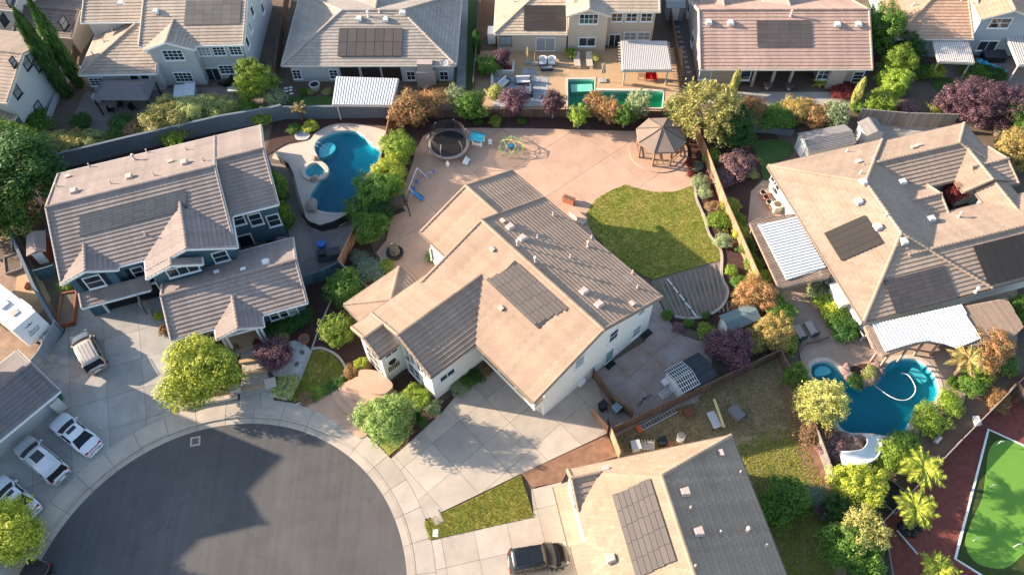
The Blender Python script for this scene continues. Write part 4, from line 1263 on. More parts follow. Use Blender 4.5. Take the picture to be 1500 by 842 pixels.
n_plane[3] = (gx, gv, gz); w_plane[4] = (gx, gv, gz)
e_plane = [(0, -19, 5.2), (0, .1, 5.2), (Wr, rv, zr), (Wr, -19, zr)]
s_plane = [(W0, -3.1, 5.2), (W0 + .05, gv, gz), (gx, gv, gz)]
R4, PL4 = roof_from(H4, [n_plane, w_plane, e_plane, w_ext], R_LOW, TRIMB, [((0, .1, 5.26), (Wr, rv, zr + .06)), ((Wr, rv, zr + .06), (Wr, -19, zr + .06))],
                    [((0, .1, 5.2), (W0, .1, 5.2), (0, 1)), ((0, .1, 5.2), (0, -19, 5.2), (1, 0)), ((W0 - 1.05, -5.3, 4.8), (W0 - 1.05, -19, 4.8), (-1, 0))], [])
# little front gable, its far side continues the north slope
sp = [(gx + .3, -3.1, 5.22), (W0 - .02, -3.1, 5.22), (W0 - .02, gv, gz + .02), (gx, gv, gz + .02)]
roof_from(H4, [sp], R_LOW, TRIMB, [((W0, gv, gz + .06), (gx, gv, gz + .06))], [], [((W0 - .02, -3.1, 5.22), (W0 - .02, gv, gz + .02), (-1, 0)), ((W0 - .02, .1, 5.22), (W0 - .02, gv, gz + .02), (-1, 0))], name='gable_roof')
mb = MB().box(W0 + .08, -.5, -18.5, -.35, 0, 5.1)
mb.add([(W0 + .081, -.4, 5.0), (W0 + .081, -3.0, 5.0), (W0 + .081, gv, gz - .2), (W0 + 1.5, -.4, 5.0), (W0 + 1.5, -3.0, 5.0), (W0 + 1.5, gv, gz - .2)], [(0, 2, 1), (3, 4, 5), (0, 1, 4, 3), (1, 2, 5, 4), (2, 0, 3, 5)])
mb.build('wall', CREAM, H4)
roof_from(H4, [[(W0 - .95, .0, 2.6), (W0 - .95, -5.25, 2.6), (W0 + .2, -5.25, 3.1), (W0 + .2, .0, 3.1)]], R_LOW, TRIMB, [], [((W0 - .95, .0, 2.6), (W0 - .95, -5.25, 2.6), (-1, 0))], [], name='skirt_roof')
window(H4, '-u', W0 + .075, -1.7, 4.3, .9, .9, TRIMW, bars=(2, 2), trimw=.07)
p = MB()
for k in range(3): p.tube([(W0 + .05, -2.2 + k * .5 + .25 * cos(t), 4.1 + .25 * sin(t)) for t in [x * .7 for x in range(9)]], .02, 5)
p.build('iron_ornament', mat('rust_iron', (.10, .06, .04), .7), H4)
solar(H4, PL4[1], ((898, 723), (929, 842), (992, 826), (954, 702)), 7, 5, SOLAR, lift=.13, stagger=-.1)
for px, py, k in ((1003, 721, 'dorm'), (1023, 779, 'dorm'), (1010, 745, 'pipe'), (1093, 778, 'tall'), (1055, 664, 'box'), (1017, 830, 'pipe'), (1083, 693, 'pipe'), (1054, 780, 'pipe'), (1121, 800, 'pipe')): vent(H4, PL4[2], px, py, k, VENTM)
vent(H4, PL4[1], 894, 818, 'dorm', VENTM); vent(H4, PL4[0], 887, 687, 'box', VENTM)

# ---- grey house at the left edge (mostly out of the picture)
H5 = house('grey_roof_house', 'house with dark grey tiled roof cut by the lower left edge', (88, 572), 2.8, 50)
gable(H5, -13, 0, .0, 6.3, 2.8, 'u', R_DARK, TRIMW, S_GREY, ins=(.3, .7, 1.0, .5))
gable(H5, -26, -5, 3.2, 12.2, 7.35, 'u', R_DARK, TRIMW, S_GREY, ins=(.4, .4, .5, .5), pitch=.5)
gable(H5, -14, -5.2, 4.4, 7.7, 7.4, 'v', R_DARK, TRIMW, S_GREY, ins=(.4, .4, .35, 0), pitch=.5, ends=(1, 0))
MB().box(-12, -1.2, .82, .99, .1, 2.4).build('garage_door', BOXG, H5)
# wall ornament / lamp at the corner
MB().box(-1.4, -.5, .2, .9, .2, 1.9).build('corner_pier', S_GREY, H5)

# ---- upper row
T2 = house('stone_roof_house', 'grey single storey house with hipped stone tiled roof and solar panels', (412.8, 96.2), 2.8, -2.5)
p2 = hip(T2, 0, 19.4, 0, 12.7, 2.8, R_T2, TRIMC, S_GREY, ins=(.7, .5, .5, .5))
gable(T2, 4.5, 15.5, 6.5, 24, 2.8, 'v', R_T2, TRIMC, S_GREY, ends=(0, 1))
solar(T2, p2[0], ((496, 83), (589, 85), (590, 43), (496, 42)), 2, 7, SOLAR, lift=.22, gap=.05)
for px, py, k in ((526, 30, 'dorm'), (565, 31, 'dorm'), (540, 25, 'tall'), (556, 19, 'pipe')): vent(T2, p2[0], px, py, k, VENTW)
vent(T2, p2[3], 590, 21, 'dorm', VENTW)
for px in (435, 489): winpx(T2, '-v', .49, px, 109, .85, 1.2, TRIMW, bars=(2, 3))
for px in (602, 650.5): winpx(T2, '-v', .49, px, 111, .85, 1.1, TRIMW, bars=(2, 2))
for px in (514, 545, 575):
    p = wallhit(T2, '-v', .49, px, 113)
    mb = MB()
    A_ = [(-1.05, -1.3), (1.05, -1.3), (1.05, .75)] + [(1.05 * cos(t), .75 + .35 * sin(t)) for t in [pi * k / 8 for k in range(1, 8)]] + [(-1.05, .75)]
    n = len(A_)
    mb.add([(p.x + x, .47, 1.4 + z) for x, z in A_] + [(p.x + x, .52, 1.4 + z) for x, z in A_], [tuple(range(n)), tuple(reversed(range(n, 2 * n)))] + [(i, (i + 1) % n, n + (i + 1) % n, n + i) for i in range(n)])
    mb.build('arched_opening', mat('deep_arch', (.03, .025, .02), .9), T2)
p = wallhit(T2, '-v', .49, 626, 115)
MB().box(p.x - 1.05, p.x + 1.05, -.5, .5, 0, 2.2).box(p.x - .85, p.x + .85, -.3, .5, 2.2, 3.2).build('chimney', S_PINK, T2)
MB().lathe([(.05, 0), (.3, .1), (.38, .16), (.3, .12)], 14).build('satellite_dish', BOXG, T2, loc=p2[0].p(*p2[0].hit(652, 94), .2), rot=(.5, 0, 0))

T3 = house('beige_house', 'beige two storey house with cream tiled roof behind the rectangular pool', (724, 50.8), 2.8, -3)
p3 = low_hip(T3, 0, 8.4, .1, 16, 6.0, 2.8, R_T3, TRIMC, S_TAN, .3)
gable(T3, 8.25, 13.0, 0.1, 12, 5.2, 'v', R_T3, TRIMC, S_TAN, ins=(.2, .2, .32, 0), ends=(1, 0))
p3b = gable(T3, 9, 18.65, 1.0, 13, 5.2, 'u', R_T3, TRIMC, S_TAN, ins=(0, .4, .6, .5), ends=(0, 1))

solar(T3, p3[0], ((767, 46), (828, 46), (829, 9), (768, 9)), 3, 4, SOLARK, lift=.14, gap=.02, name='heater_array', piece='heater_panel')
winpx(T3, '-v', .39, 740.5, 60, 1.3, 1.1, TRIMB, bars=(2, 1)); winpx(T3, '-v', .39, 799, 65, 2.1, 1.75, TRIMW, bars=(2, 1), sill=False, name='patio_door')
winpx(T3, '-v', .415, 862.5, 28, 2.0, 1.2, TRIMW, bars=(4, 2)); winpx(T3, '-v', .41, 860, 61.5, 1.8, 1.1, TRIMW, bars=(2, 1))
for px in (903.5, 925, 947): winpx(T3, '-v', 1.59, px, 25.5, 1.15, 1.0, TRIMW, bars=(2, 2))
winpx(T3, '-v', 1.59, 900, 61, 1.2, 1.9, TRIMW, bars=(2, 1), sill=False, name='patio_door'); 
for px in (923, 943): winpx(T3, '-v', 1.59, px, 53, 1.3, 1.0, TRIMW, bars=(2, 2))
for px, py in ((754, 4),): vent(T3, p3[1], px, py, 'pipe', VENTM)
o = MB().box(-.9, .0, 1.6, 3.0, .1, 1.6).build('water_heater_cabinet', TRIMW, T3)

T4 = house('rose_roof_house', 'single storey house with wide rose tiled roof and covered porch', (1024.6, 100), 2.8, -2.5)
A4, B4 = gable(T4, 0, 18.75, -.2, 12.0, 2.8, 'u', R_T4, TRIMC, S_PINK, ins=(.35, .35, 3.0, .5), pitch=.5)
gable(T4, 1.2, 5.5, 7.2, 16, 3.9, 'v', R_T4, TRIMC, S_PINK, ends=(0, 1)); gable(T4, 8.3, 13, 7.2, 16, 3.9, 'v', R_T4, TRIMC, S_PINK, ends=(0, 1))
MB().box(.4, 4.6, .3, 3.2, 0, 2.7).build('wall', S_PINK, T4)
MB().box(13.6, 18.35, .3, 3.2, 0, 2.7).build('wall', S_PINK, T4)
MB().box(14.4, 16.1, -.3, .4, 0, 2.6).build('chimney', S_PINK, T4)
for px in (1103, 1131, 1157): 
    p = wallhit(T4, '-v', .15, px, 118)
    MB().box(p.x - .14, p.x + .14, .05, .33, 0, 2.65).build('porch_column', S_PINK, T4)
solar(T4, A4, ((1109, 70), (1189, 70), (1187, 32), (1108, 31)), 6, 5, SOLAR, lift=.13, gap=.02)
for px, py in ((1038, 35), (1070, 36), (1226, 38), (1257, 38)): vent(T4, A4, px, py, 'dorm', VENTW)
vent(T4, A4, 1158, 24, 'tall', VENTM)
winpx(T4, '-v', .29, 1033, 110, 1.2, 1.2, TRIMW); winpx(T4, '-v', .29, 1092, 110, 1.0, 1.3, TRIMW); winpx(T4, '-v', .29, 1206, 109, 1.1, 1.3, TRIMW, bars=(2, 2)); winpx(T4, '-v', .29, 1256, 113, 1.0, 1.4, TRIMW, bars=(1, 3))
for px, py in ((1009, 14), (1015, 58)): winpx(T4, '-u', .34, px, py, 1.2, 1.3, TRIMW)

T5 = house('grey_blue_house', 'grey blue two storey house with salmon roof at top right corner', (1317.8, 57), 2.8, -3)
p5 = low_hip(T5, -.6, 8.2, 0, 14.5, 6.0, 2.8, R_T5, TRIMC, S_BGREY)
gable(T5, 7.9, 14.2, .2, 9.5, 5.2, 'v', R_T5, TRIMC, S_BGREY, ins=(.35, .35, .35, 0), ends=(1, 0))
gable(T5, 8.2, 24, 2.4, 13, 5.2, 'u', R_T5, TRIMC, S_BGREY, ins=(.3, .5, .5, .5))
winpx(T5, '-v', .54, 1465, 34, 2.1, 1.2, TRIMW, bars=(2, 2)); winpx(T5, '-v', .54, 1446, 67, 2.0, 1.2, TRIMW, bars=(2, 1))
winpx(T5, '-v', 2.89, 1496, 32, 1.2, 1.1, TRIMW)
winpx(T5, '-v', .49, 1364, 72, 1.2, 2.0, TRIMW, sill=False, name='patio_door'); winpx(T5, '-v', .49, 1327, 64, 1.6, 1.0, TRIMW)
for px, py in ((1337, 9), (1317, 20), (1408, 1)): vent(T5, p5[1], px, py, 'pipe', VENTW)

T1 = house('pale_grey_house', 'pale grey two storey house with beige roof and front gable at upper left', (115, 111), 2.8, -1)
p1 = low_hip(T1, 0, 8.7, .1, 12, 6.4, 2.8, R_T1, TRIMW, S_GREY)
gable(T1, -.4, 8, 6.0, 16, 5.2, 'u', R_T1, TRIMW, S_GREY, ins=(.4, 0, .6, .5), ends=(1, 0))
q1 = gable(T1, 7.2, 18.8, 1.75, 16, 5.2, 'u', R_T1, TRIMW, S_GREY, ins=(.3, .35, .5, .5))
gable(T1, 8.0, 13.5, .95, 8.5, 5.2, 'v', R_T1, TRIMW, S_GREY, ins=(.3, .3, .35, 0), ends=(1, 0))
solar(T1, q1[0], ((272, 37), (354, 37), (352, 1), (271, 2)), 5, 6, mat('solar_tile_grey', (.12, .11, .10), .5, .05, 2, objvar=.12), lift=.13, gap=.02)
winpx(T1, '-v', 1.29, 254, 81, 2.1, 1.25, TRIMW, bars=(4, 3)); winpx(T1, '-v', 1.29, 269, 113, 1.9, 1.2, TRIMW, bars=(4, 3))
for px in (299, 321, 345): winpx(T1, '-v', 2.24, px, 75 - (px - 321) * .03, 1.25, 1.05, TRIMW, bars=(3, 3))
winpx(T1, '-v', 2.24, 313, 110, 1.5, 1.9, TRIMW, bars=(2, 1), sill=False, name='patio_door'); winpx(T1, '-v', 2.24, 332, 102, 1.5, 1.1, TRIMW, bars=(3, 3)); winpx(T1, '-v', 2.24, 352, 100, 1.2, 1.1, TRIMW, bars=(3, 3))
for px, py in ((369, 17), (366, 40), (362, 62), (384, 12)): winpx(T1, '+u', 18.44, px, py, .8, 1.2, TRIMW)
winpx(T1, '-v', .49, 142, 120, 1.5, 1.0, TRIMW, bars=(3, 3)); winpx(T1, '-v', .49, 196, 113, .9, .7, TRIMW); winpx(T1, '-v', .49, 212, 112, .9, .7, TRIMW)
for px, py in ((178, 7), (229, 19)): vent(T1, q1[0], px, py, 'dorm', VENTW)
for px, py in ((166, 47), (153, 62), (137, 81)): vent(T1, p1[1], px, py, 'pipe', VENTM)
vent(T1, p1[0], 210, 45, 'dorm', VENTM)

T0 = house('white_gable_house', 'white two storey gable house with small windows at the upper left edge', (9.8, 150.6), 5.2, -12)
gable(T0, -16, 0.1, 0, 10.5, 5.2, 'u', rt('roof_tile_walnut', (.34, .26, .21)), TRIMC, S_GREY, ins=(.4, .4, .5, .5))
for px, py, w, hh in ((38, 92, .9, 1.3), (55, 94, .9, 1.3), (19, 91, .6, .9), (23, 133, .9, 1.4), (56, 158, .9, 1.2)):
    winpx(T0, '+u', -.31, px, py, w, hh, BLACKP, bars=(1, 2), glass=BLIND)
hip(T0, -8, -.6, -4.0, 2, 2.8, rt('roof_tile_walnut', (.34, .26, .21)), TRIMC, S_GREY)
T0b = house('tan_gable_house', 'house with dark brown roof behind the two tall cypresses', (18, 48), 2.8, -10)
gable(T0b, 0, 7.4, 0, 6.5, 2.8, 'u', rt('roof_tile_umber', (.20, .155, .135)), TRIMC, S_TAN)
gable(T0b, -9, 1.0, 1, 11, 5.2, 'u', rt('roof_tile_umber', (.20, .155, .135)), TRIMC, S_GREY)
winpx(T0b, '+u', 6.9, 93, 34, 1.1, 1.2, BLACKP, bars=(1, 2)); 
for px, py in ((16, 5), (5, 29)): winpx(T0b, '+u', .5, px, py, .9, 1.1, BLACKP)
# ================================================================== plants
def leafquad(mb, p, n, size, rnd, asp=1.6):
    n = n.normalized()
    t = n.orthogonal().normalized()
    t = Matrix.Rotation(rnd.uniform(0, 2 * pi), 3, n) @ t
    b = n.cross(t)
    w, l = size * .5, size * asp * .5
    mb.v += [p - t * l, p + b * w * .9, p + t * l, p - b * w * .9]
    k = len(mb.v) - 4
    mb.f.append((k, k + 1, k + 2, k + 3))

def crown_mesh(seed, nclump, nleaf, size, shape='round', clump=.3, flat=1.0):
    """leaf clumps spread through a crown of unit radius"""
    rnd = random.Random(seed)
    mb = MB()
    ph = [rnd.uniform(0, 6.28) for _ in range(8)]
    for c in range(nclump):
        while True:
            d = Vector((rnd.gauss(0, 1), rnd.gauss(0, 1), rnd.gauss(0, 1)))
            if d.length > .05: break
        d.normalize()
        rad = rnd.uniform(.25, 1.0) ** .55
        lob = 1 + .20 * sin(3 * atan2(d.y, d.x) + ph[0]) * (1 - abs(d.z)) + .13 * sin(5 * d.z + ph[1]) + .15 * sin(4.3 * d.x + ph[2]) * cos(3.7 * d.y + ph[3])
        p = d * rad * lob
        if shape == 'round':
            p = Vector((p.x, p.y, p.z * flat))
            if p.z < -.55 * flat: p.z *= .6
        elif shape == 'vase':
            k = .55 + .45 * (p.z + 1) / 2
            p = Vector((p.x * k, p.y * k, p.z))
        elif shape == 'column':
            p = Vector((p.x, p.y, p.z))
        cs = clump * rnd.uniform(.7, 1.25)
        for q in range(nleaf):
            e = Vector((rnd.gauss(0, 1), rnd.gauss(0, 1), rnd.gauss(0, 1)))
            e = e.normalized() * cs * rnd.uniform(.3, 1) ** .6
            e.z *= .75
            nn = (e.normalized() + Vector((0, 0, .7)) + d * .3 + Vector((rnd.uniform(-.6, .6), rnd.uniform(-.6, .6), rnd.uniform(-.4, .4))))
            leafquad(mb, p + e, nn, size * rnd.uniform(.7, 1.3), rnd)
    me = bpy.data.meshes.new('crown')
    me.from_pydata([tuple(v) for v in mb.v], [], mb.f)
    me.materials.append(None)
    return me

def fluff_mesh(seed, nplume, size):
    """feathery crown: drooping plumes"""
    rnd = random.Random(seed)
    mb = MB()
    for c in range(nplume):
        d = Vector((rnd.gauss(0, 1), rnd.gauss(0, 1), abs(rnd.gauss(0, 1)) * .9 + rnd.uniform(-.5, .2))).normalized()
        p = d * rnd.uniform(.45, .95)
        v = (d + Vector((0, 0, .35))).normalized()
        for k in range(26):
            t = k / 26
            q = p + v * t * .38 - Vector((0, 0, .22 * t * t)) + Vector((rnd.gauss(0, 1), rnd.gauss(0, 1), rnd.gauss(0, 1))) * .05
            leafquad(mb, q, Vector((rnd.uniform(-1, 1), rnd.uniform(-1, 1), 1)), size * rnd.uniform(.7, 1.2), rnd, 2.4)
    me = bpy.data.meshes.new('crown')
    me.from_pydata([tuple(v) for v in mb.v], [], mb.f)
    me.materials.append(None)
    return me

def column_mesh(seed, n, size):
    rnd = random.Random(seed)
    mb = MB()
    for c in range(n):
        z = rnd.uniform(0, 1) ** .85
        r = .5 * (sin(pi * min(1, .12 + z * .88)) ** .55) * rnd.uniform(.5, 1.05)
        a = rnd.uniform(0, 2 * pi)
        d = Vector((cos(a), sin(a), 0))
        p = d * r * (1 + .15 * sin(3 * a + 9 * z)) + Vector((0, 0, z))
        leafquad(mb, Vector((p.x, p.y, p.z)), d + Vector((0, 0, .5)) + Vector((rnd.uniform(-.5, .5), rnd.uniform(-.5, .5), rnd.uniform(-.5, .5))), size * rnd.uniform(.7, 1.3), rnd, 1.9)
    me = bpy.data.meshes.new('crown')
    me.from_pydata([tuple(v) for v in mb.v], [], mb.f)
    me.materials.append(None)
    return me

def trunk_mesh(seed):
    rnd = random.Random(seed)
    mb = MB().tube([(0, 0, 0), (.03, .01, .35), (.0, .03, .7), (.02, 0, 1.0)], [.085, .065, .055, .045], 7)
    for k in range(5):
        a = k * 1.26 + rnd.uniform(-.3, .3)
        l = rnd.uniform(.45, .7)
        mb.tube([(.01, .02, .62 + .06 * k), (cos(a) * l * .45, sin(a) * l * .45, .98 + .05 * k), (cos(a) * l, sin(a) * l, 1.25 + .1 * k)], [.04, .028, .012], 5)
    me = bpy.data.meshes.new('trunk')
    me.from_pydata([tuple(v) for v in mb.v], [], mb.f)
    return me

CM = {'fine': [crown_mesh(s, 430, 56, .042, 'round', .19, .88) for s in (71, 72, 73)],
      'round': [crown_mesh(s, 280, 50, .054, 'round', .24, .85) for s in (1, 2, 3, 4)],
      'open': [crown_mesh(s, 175, 42, .06, 'round', .22, .9) for s in (11, 12, 13)],
      'dense': [crown_mesh(s, 330, 44, .053, 'round', .22, .85) for s in (21, 22, 23)],
      'shrub': [crown_mesh(s, 125, 44, .085, 'round', .36, .8) for s in (31, 32, 33, 34)],
      'vase': [crown_mesh(s, 200, 42, .058, 'vase', .24, 1) for s in (41, 42)],
      'fluff': [fluff_mesh(s, 330, .046) for s in (51, 52)],
      'column': [column_mesh(s, 2600, .06) for s in (61, 62)]}
TM = [trunk_mesh(s) for s in (1, 2, 3)]
BARK = mat('bark', (.16, .115, .085), .95, .2, 5, bump=.6, bscale=20)
BARKP = mat('pale_bark', (.42, .37, .32), .95, .2, 5, bump=.6, bscale=20)
for t in TM: t.materials.append(None)
LF = {k: leafmat('leaf_' + k, c, d) for k, c, d in (
    ('lime', (.15, .255, .03), (.34, .43, .06)), ('yellowgreen', (.24, .31, .035), (.52, .53, .07)), ('green', (.065, .16, .025), (.16, .26, .04)), ('deep', (.032, .095, .022), (.07, .15, .03)),
    ('olive', (.26, .26, .07), (.48, .42, .14)), ('plum', (.085, .038, .052), (.23, .125, .145)), ('orange', (.23, .21, .06), (.56, .26, .13)), ('gold', (.30, .27, .07), (.56, .38, .14)),
    ('brown', (.22, .14, .07), (.34, .22, .11)), ('straw', (.36, .38, .09), (.56, .52, .18)), ('pale', (.18, .25, .10), (.42, .46, .25)), ('red', (.16, .03, .03), (.30, .07, .06)),
    ('pinkish', (.20, .11, .11), (.36, .21, .20)), ('silver', (.13, .19, .12), (.26, .31, .21)), ('sage', (.24, .30, .09), (.46, .47, .18)), ('fresh', (.16, .27, .06), (.34, .44, .13)))}

def setmat(o, m):
    o.material_slots[0].link = 'OBJECT'
    o.material_slots[0].material = m

PI_ = [0]
def plant(kind, leaf, px, py, r, hgt, label, rz=None, name=None, cat=None, group=None, bark=None, base=None, trunk=True):
    """px,py = middle of the crown in the photo; r crown radius, hgt whole height in metres"""
    i = PI_[0]; PI_[0] += 1
    if not base: r *= 1.14
    if r > 1.75 and kind in ('round', 'open', 'dense'): kind = 'fine'
    rz = rz or min(r * .95, hgt * .48)
    zc = hgt - rz
    if base: p = at(*base); zc0 = 0
    else: p = at(px, py, zc)
    shrub = kind == 'shrub' or hgt < 2.0
    t = thing(name or ('shrub' if shrub else 'tree'), label, cat or ('shrub' if shrub else 'tree'), (p.x, p.y, 0), (i * 67) % 360, group)
    me = CM[kind][i % len(CM[kind])]
    c = bpy.data.objects.new('crown', me)
    COL.objects.link(c); c.parent = t
    if kind == 'column':
        c.location = (0, 0, .05); c.scale = (r * 2, r * 2, hgt)
    else:
        c.location = (0, 0, zc); c.scale = (r, r * random.uniform(.9, 1.1), rz)
    setmat(c, LF[leaf])
    if trunk:
        s = bpy.data.objects.new('trunk', TM[i % 3])
        COL.objects.link(s); s.parent = t
        k = max(.25, zc - .1 * rz) if kind != 'column' else hgt * .3
        w = (.75 * r) if not shrub else .4 * r
        s.scale = (w, w, k)
        setmat(s, bark or BARK)
    return t

def palm(px, py, z, r, leaf, label, n=22, name='palm_tree', trunk_r=.16, up=.5, base=None):
    p = at(px, py, z)
    t = thing(name, label, 'palm' if name == 'palm_tree' else 'plant', (p.x, p.y, 0), random.uniform(0, 360))
    rnd = random.Random(hash(label) % 1000 if False else int(px * 7 + py))
    if z > .6:
        mb = MB().tube([(0, 0, 0), (.04, 0, z * .5), (0, 0, z)], [trunk_r * 1.25, trunk_r, trunk_r * .95], 9)
        for k in range(int(z / .18)):
            mb.tube([(.02, 0, .1 + k * .18), (.02, 0, .16 + k * .18)], [trunk_r * 1.18, trunk_r * 1.05], 9)
        mb.build('trunk', BARK, t)
    for k in range(n):
        a = 2 * pi * k / n + rnd.uniform(-.2, .2)
        el = rnd.uniform(.05, 1.25) * up + .1
        L = r * rnd.uniform(.85, 1.15)
        mb = MB()
        pr = []
        for j in range(9):
            s = j / 8
            rr = L * s * cos(el * .8)
            zz = z + L * (s * sin(el) * 1.1 - .75 * s * s * (.5 + .25 * rnd.random()))
            pr.append(Vector((cos(a) * rr, sin(a) * rr, zz)))
        mb.tube(pr, [.025 - .0025 * j for j in range(9)], 4)
        sd = Vector((-sin(a), cos(a), 0))
        for j in range(1, 9):
            for h_ in (0, .5):
                q = pr[j - 1].lerp(pr[j], h_ + .3 if h_ else .3)
                d = (pr[j] - pr[j - 1]).normalized()
                ll = L * .30 * sin(pi * min(1, .15 + (j + h_) / 10.5))
                for s in (-1, 1):
                    tip = q + sd * s * ll * .8 + d * ll * .6 - Vector((0, 0, ll * .35))
                    w = d * .05 * r / 1.6
                    mb.add([q - w, q + w, tip], [(0, 1, 2)])
        mb.build('frond', LF[leaf], t)
    return t

def blades(px, py, r, hgt, leaf, label, n=40, name='ornamental_grass'):
    p = at(px, py)
    t = thing(name, label, 'grass clump', (p.x, p.y, 0))
    mb = MB()
    for k in range(n):
        a = random.uniform(0, 6.28); l = random.uniform(.6, 1.1)
        d = Vector((cos(a), sin(a), 0)); s = Vector((-sin(a), cos(a), 0)) * .035
        q = [d * .05, d * r * .45 * l + Vector((0, 0, hgt * .75 * l)), d * r * l + Vector((0, 0, hgt * .55 * l))]
        mb.add([q[0] - s, q[0] + s, q[1] + s, q[1] - s, q[2]], [(0, 1, 2, 3), (3, 2, 4)])
    o = mb.build('blades', LF[leaf], t)
    return t

# ---- upper left
plant('round', 'deep', 8, 245, 4.4, 7.0, 'huge dark green leafy tree at the left edge beside the blue house', rz=3.0)
plant('round', 'green', -15, 300, 3.6, 5.5, 'dark green tree low at the left edge above the chip yard')
plant('round', 'lime', 14, 208, 2.2, 4.6, 'bright green bushy tree at left edge below the white gable house')
plant('column', 'deep', 0, 0, .95, 11.6, 'left and nearer of the two tall dark cypresses', base=(100, 141), name='cypress_tree', cat='cypress')
plant('column', 'deep', 0, 0, .9, 11.6, 'right and farther of the two tall dark cypresses', base=(117, 126), name='cypress_tree', cat='cypress')
plant('shrub', 'green', 53, 178, 1.5, 2.2, 'dark green shrub at the corner of the white gable house')
for px, py, r, l, s in ((52, 217, 1.3, 'olive', 'olive bush first from left along the grey boundary wall'), (78, 208, 1.5, 'sage', 'wide pale olive bush by the boundary wall below the white gable house'), (108, 210, 1.5, 'olive', 'olive hedge bush in the middle of the row left of the tall shrubs'), (138, 205, 1.2, 'sage', 'pale bush with browned tips in the row along the grey wall'), (163, 207, 1.1, 'green', 'greener bush at the right end of the olive row'), (118, 178, 1.0, 'deep', 'dark shrub behind the olive bush row')):
    plant('dense', l, px, py, r, 1.9, s, rz=.95, name='shrub', cat='shrub')
plant('shrub', 'brown', 197, 188, 1.1, 1.4, 'brownish low shrub left of the big olive bush')
plant('shrub', 'deep', 175, 182, 1.2, 1.5, 'dark low shrub below the dark gazebo')
plant('dense', 'olive', 240, 173, 2.4, 2.9, 'biggest olive bush below the pale grey house', name='shrub', cat='shrub', rz=1.4)
plant('dense', 'sage', 278, 163, 2.0, 2.5, 'olive bush right of the biggest olive bush', name='shrub', cat='shrub', rz=1.2)
plant('dense', 'sage', 318, 158, 1.7, 2.0, 'straggly pale grey-green bush left of the bright green tree', name='shrub', cat='shrub', rz=1.0)
plant('shrub', 'lime', 253, 202, .95, 1.8, 'small bright green bush in front of the grey boundary wall')
plant('round', 'lime', 371, 115, 1.9, 4.3, 'bright green tree between the pale grey and the stone roof houses')
plant('shrub', 'pale', 403, 144, 1.0, 1.6, 'pale variegated bush right of the bright green tree')
plant('shrub', 'lime', 384, 171, .95, 1.7, 'lime bush at the end of the boundary wall behind the blue house')
plant('shrub', 'green', 362, 152, 1.0, 1.3, 'green bush at the foot of the bright green tree')
for k in range(5):
    plant('column', 'green', 0, 0, .22, 1.1, ['first', 'second', 'third', 'fourth', 'fifth'][k] + ' from left of five small green conifers on the grey wall', base=(303 + k * 12, 192 - k * 3.2), name='small_conifer', cat='conifer', group='conifers by the grey wall', trunk=False)
palm(438, 160, 1.5, 1.15, 'gold', 'small golden palm by the wall behind the kidney pool', n=14, up=1.2)
plant('shrub', 'yellowgreen', 455, 185, .7, .8, 'small yellow green shrub beside the golden palm'); plant('shrub', 'green', 430, 188, .6, .7, 'small green shrub left of the golden palm')
plant('column', 'green', 0, 0, 1.0, 3.6, 'narrow bright green hedge tree beside the blue house gable end', base=(421, 330), name='hedge_tree')
plant('column', 'green', 0, 0, .95, 3.6, 'narrow bright green hedge tree nearer the pool path', base=(414, 288), name='hedge_tree')
plant('column', 'deep', 0, 0, .6, 3.2, 'tall clipped hedge on the fence line left of the beige house', base=(699, 78), name='hedge_tree')
# ---- along the brown back fence
plant('vase', 'orange', 602, 160, 1.9, 4.4, 'largest orange leaved tree at the corner of the brown back fence', bark=BARKP)
plant('vase', 'orange', 632, 150, 1.4, 3.6, 'smaller orange green tree right of the largest orange tree', bark=BARKP)
plant('open', 'pale', 667, 140, 1.0, 3.0, 'pale green young tree left of the round green tree by the back fence', bark=BARKP)
plant('round', 'green', 690, 155, 1.5, 3.6, 'round mid green tree by the back fence above the playhouse', bark=BARKP)
plant('shrub', 'straw', 725, 136, .8, 2.2, 'yellow bush behind the fence beside the white sofas')
plant('vase', 'plum', 753, 148, 1.45, 3.7, 'left of two plum coloured trees on the brown back fence', bark=BARKP)
plant('vase', 'plum', 810, 150, 1.35, 3.7, 'right of two plum coloured trees on the brown back fence', bark=BARKP)
plant('shrub', 'lime', 726, 177, .55, 1.0, 'small round lime bush in the mulch by the dome climber'); plant('shrub', 'green', 764, 177, .4, .6, 'tiny green bush between the plum trees'); plant('shrub', 'green', 700, 178, .4, .6, 'tiny green plant left of the round lime bush')
for px, py, r, l, s in ((848, 167, 1.0, 'lime', 'lime tree first in the row left of the gazebo'), (872, 152, 1.15, 'orange', 'orange topped tree in the row left of the gazebo'), (895, 163, 1.2, 'orange', 'green and orange tree at the middle of the row left of the gazebo'), (915, 167, 1.1, 'green', 'dark green tree in the row left of the gazebo'), (937, 150, 1.25, 'pale', 'pale tree nearest the gazebo in the fence row')):
    plant('open', l, px, py, r, 3.2, s, bark=BARKP)
plant('open', 'sage', 992, 158, 1.3, 3.2, 'pale shrubby tree behind the gazebo')
plant('fluff', 'olive', 1037, 165, 2.9, 6.0, 'big feathery yellow olive tree right of the gazebo', rz=3.0)
plant('round', 'deep', 1075, 185, 2.2, 3.8, 'dark green tree tucked behind the feathery olive tree'); plant('shrub', 'lime', 1044, 228, .8, 1.3, 'small lime shrub under the feathery olive tree')
plant('shrub', 'pinkish', 1078, 240, 1.4, 2.0, 'dusty pink smoke bush beside the tan fence'); plant('shrub', 'pinkish', 1060, 258, 1.1, 1.5, 'smaller dusty pink bush nearest the tan fence'); plant('shrub', 'sage', 1102, 253, .6, .9, 'pale small shrub beside the dark green lawn patch')
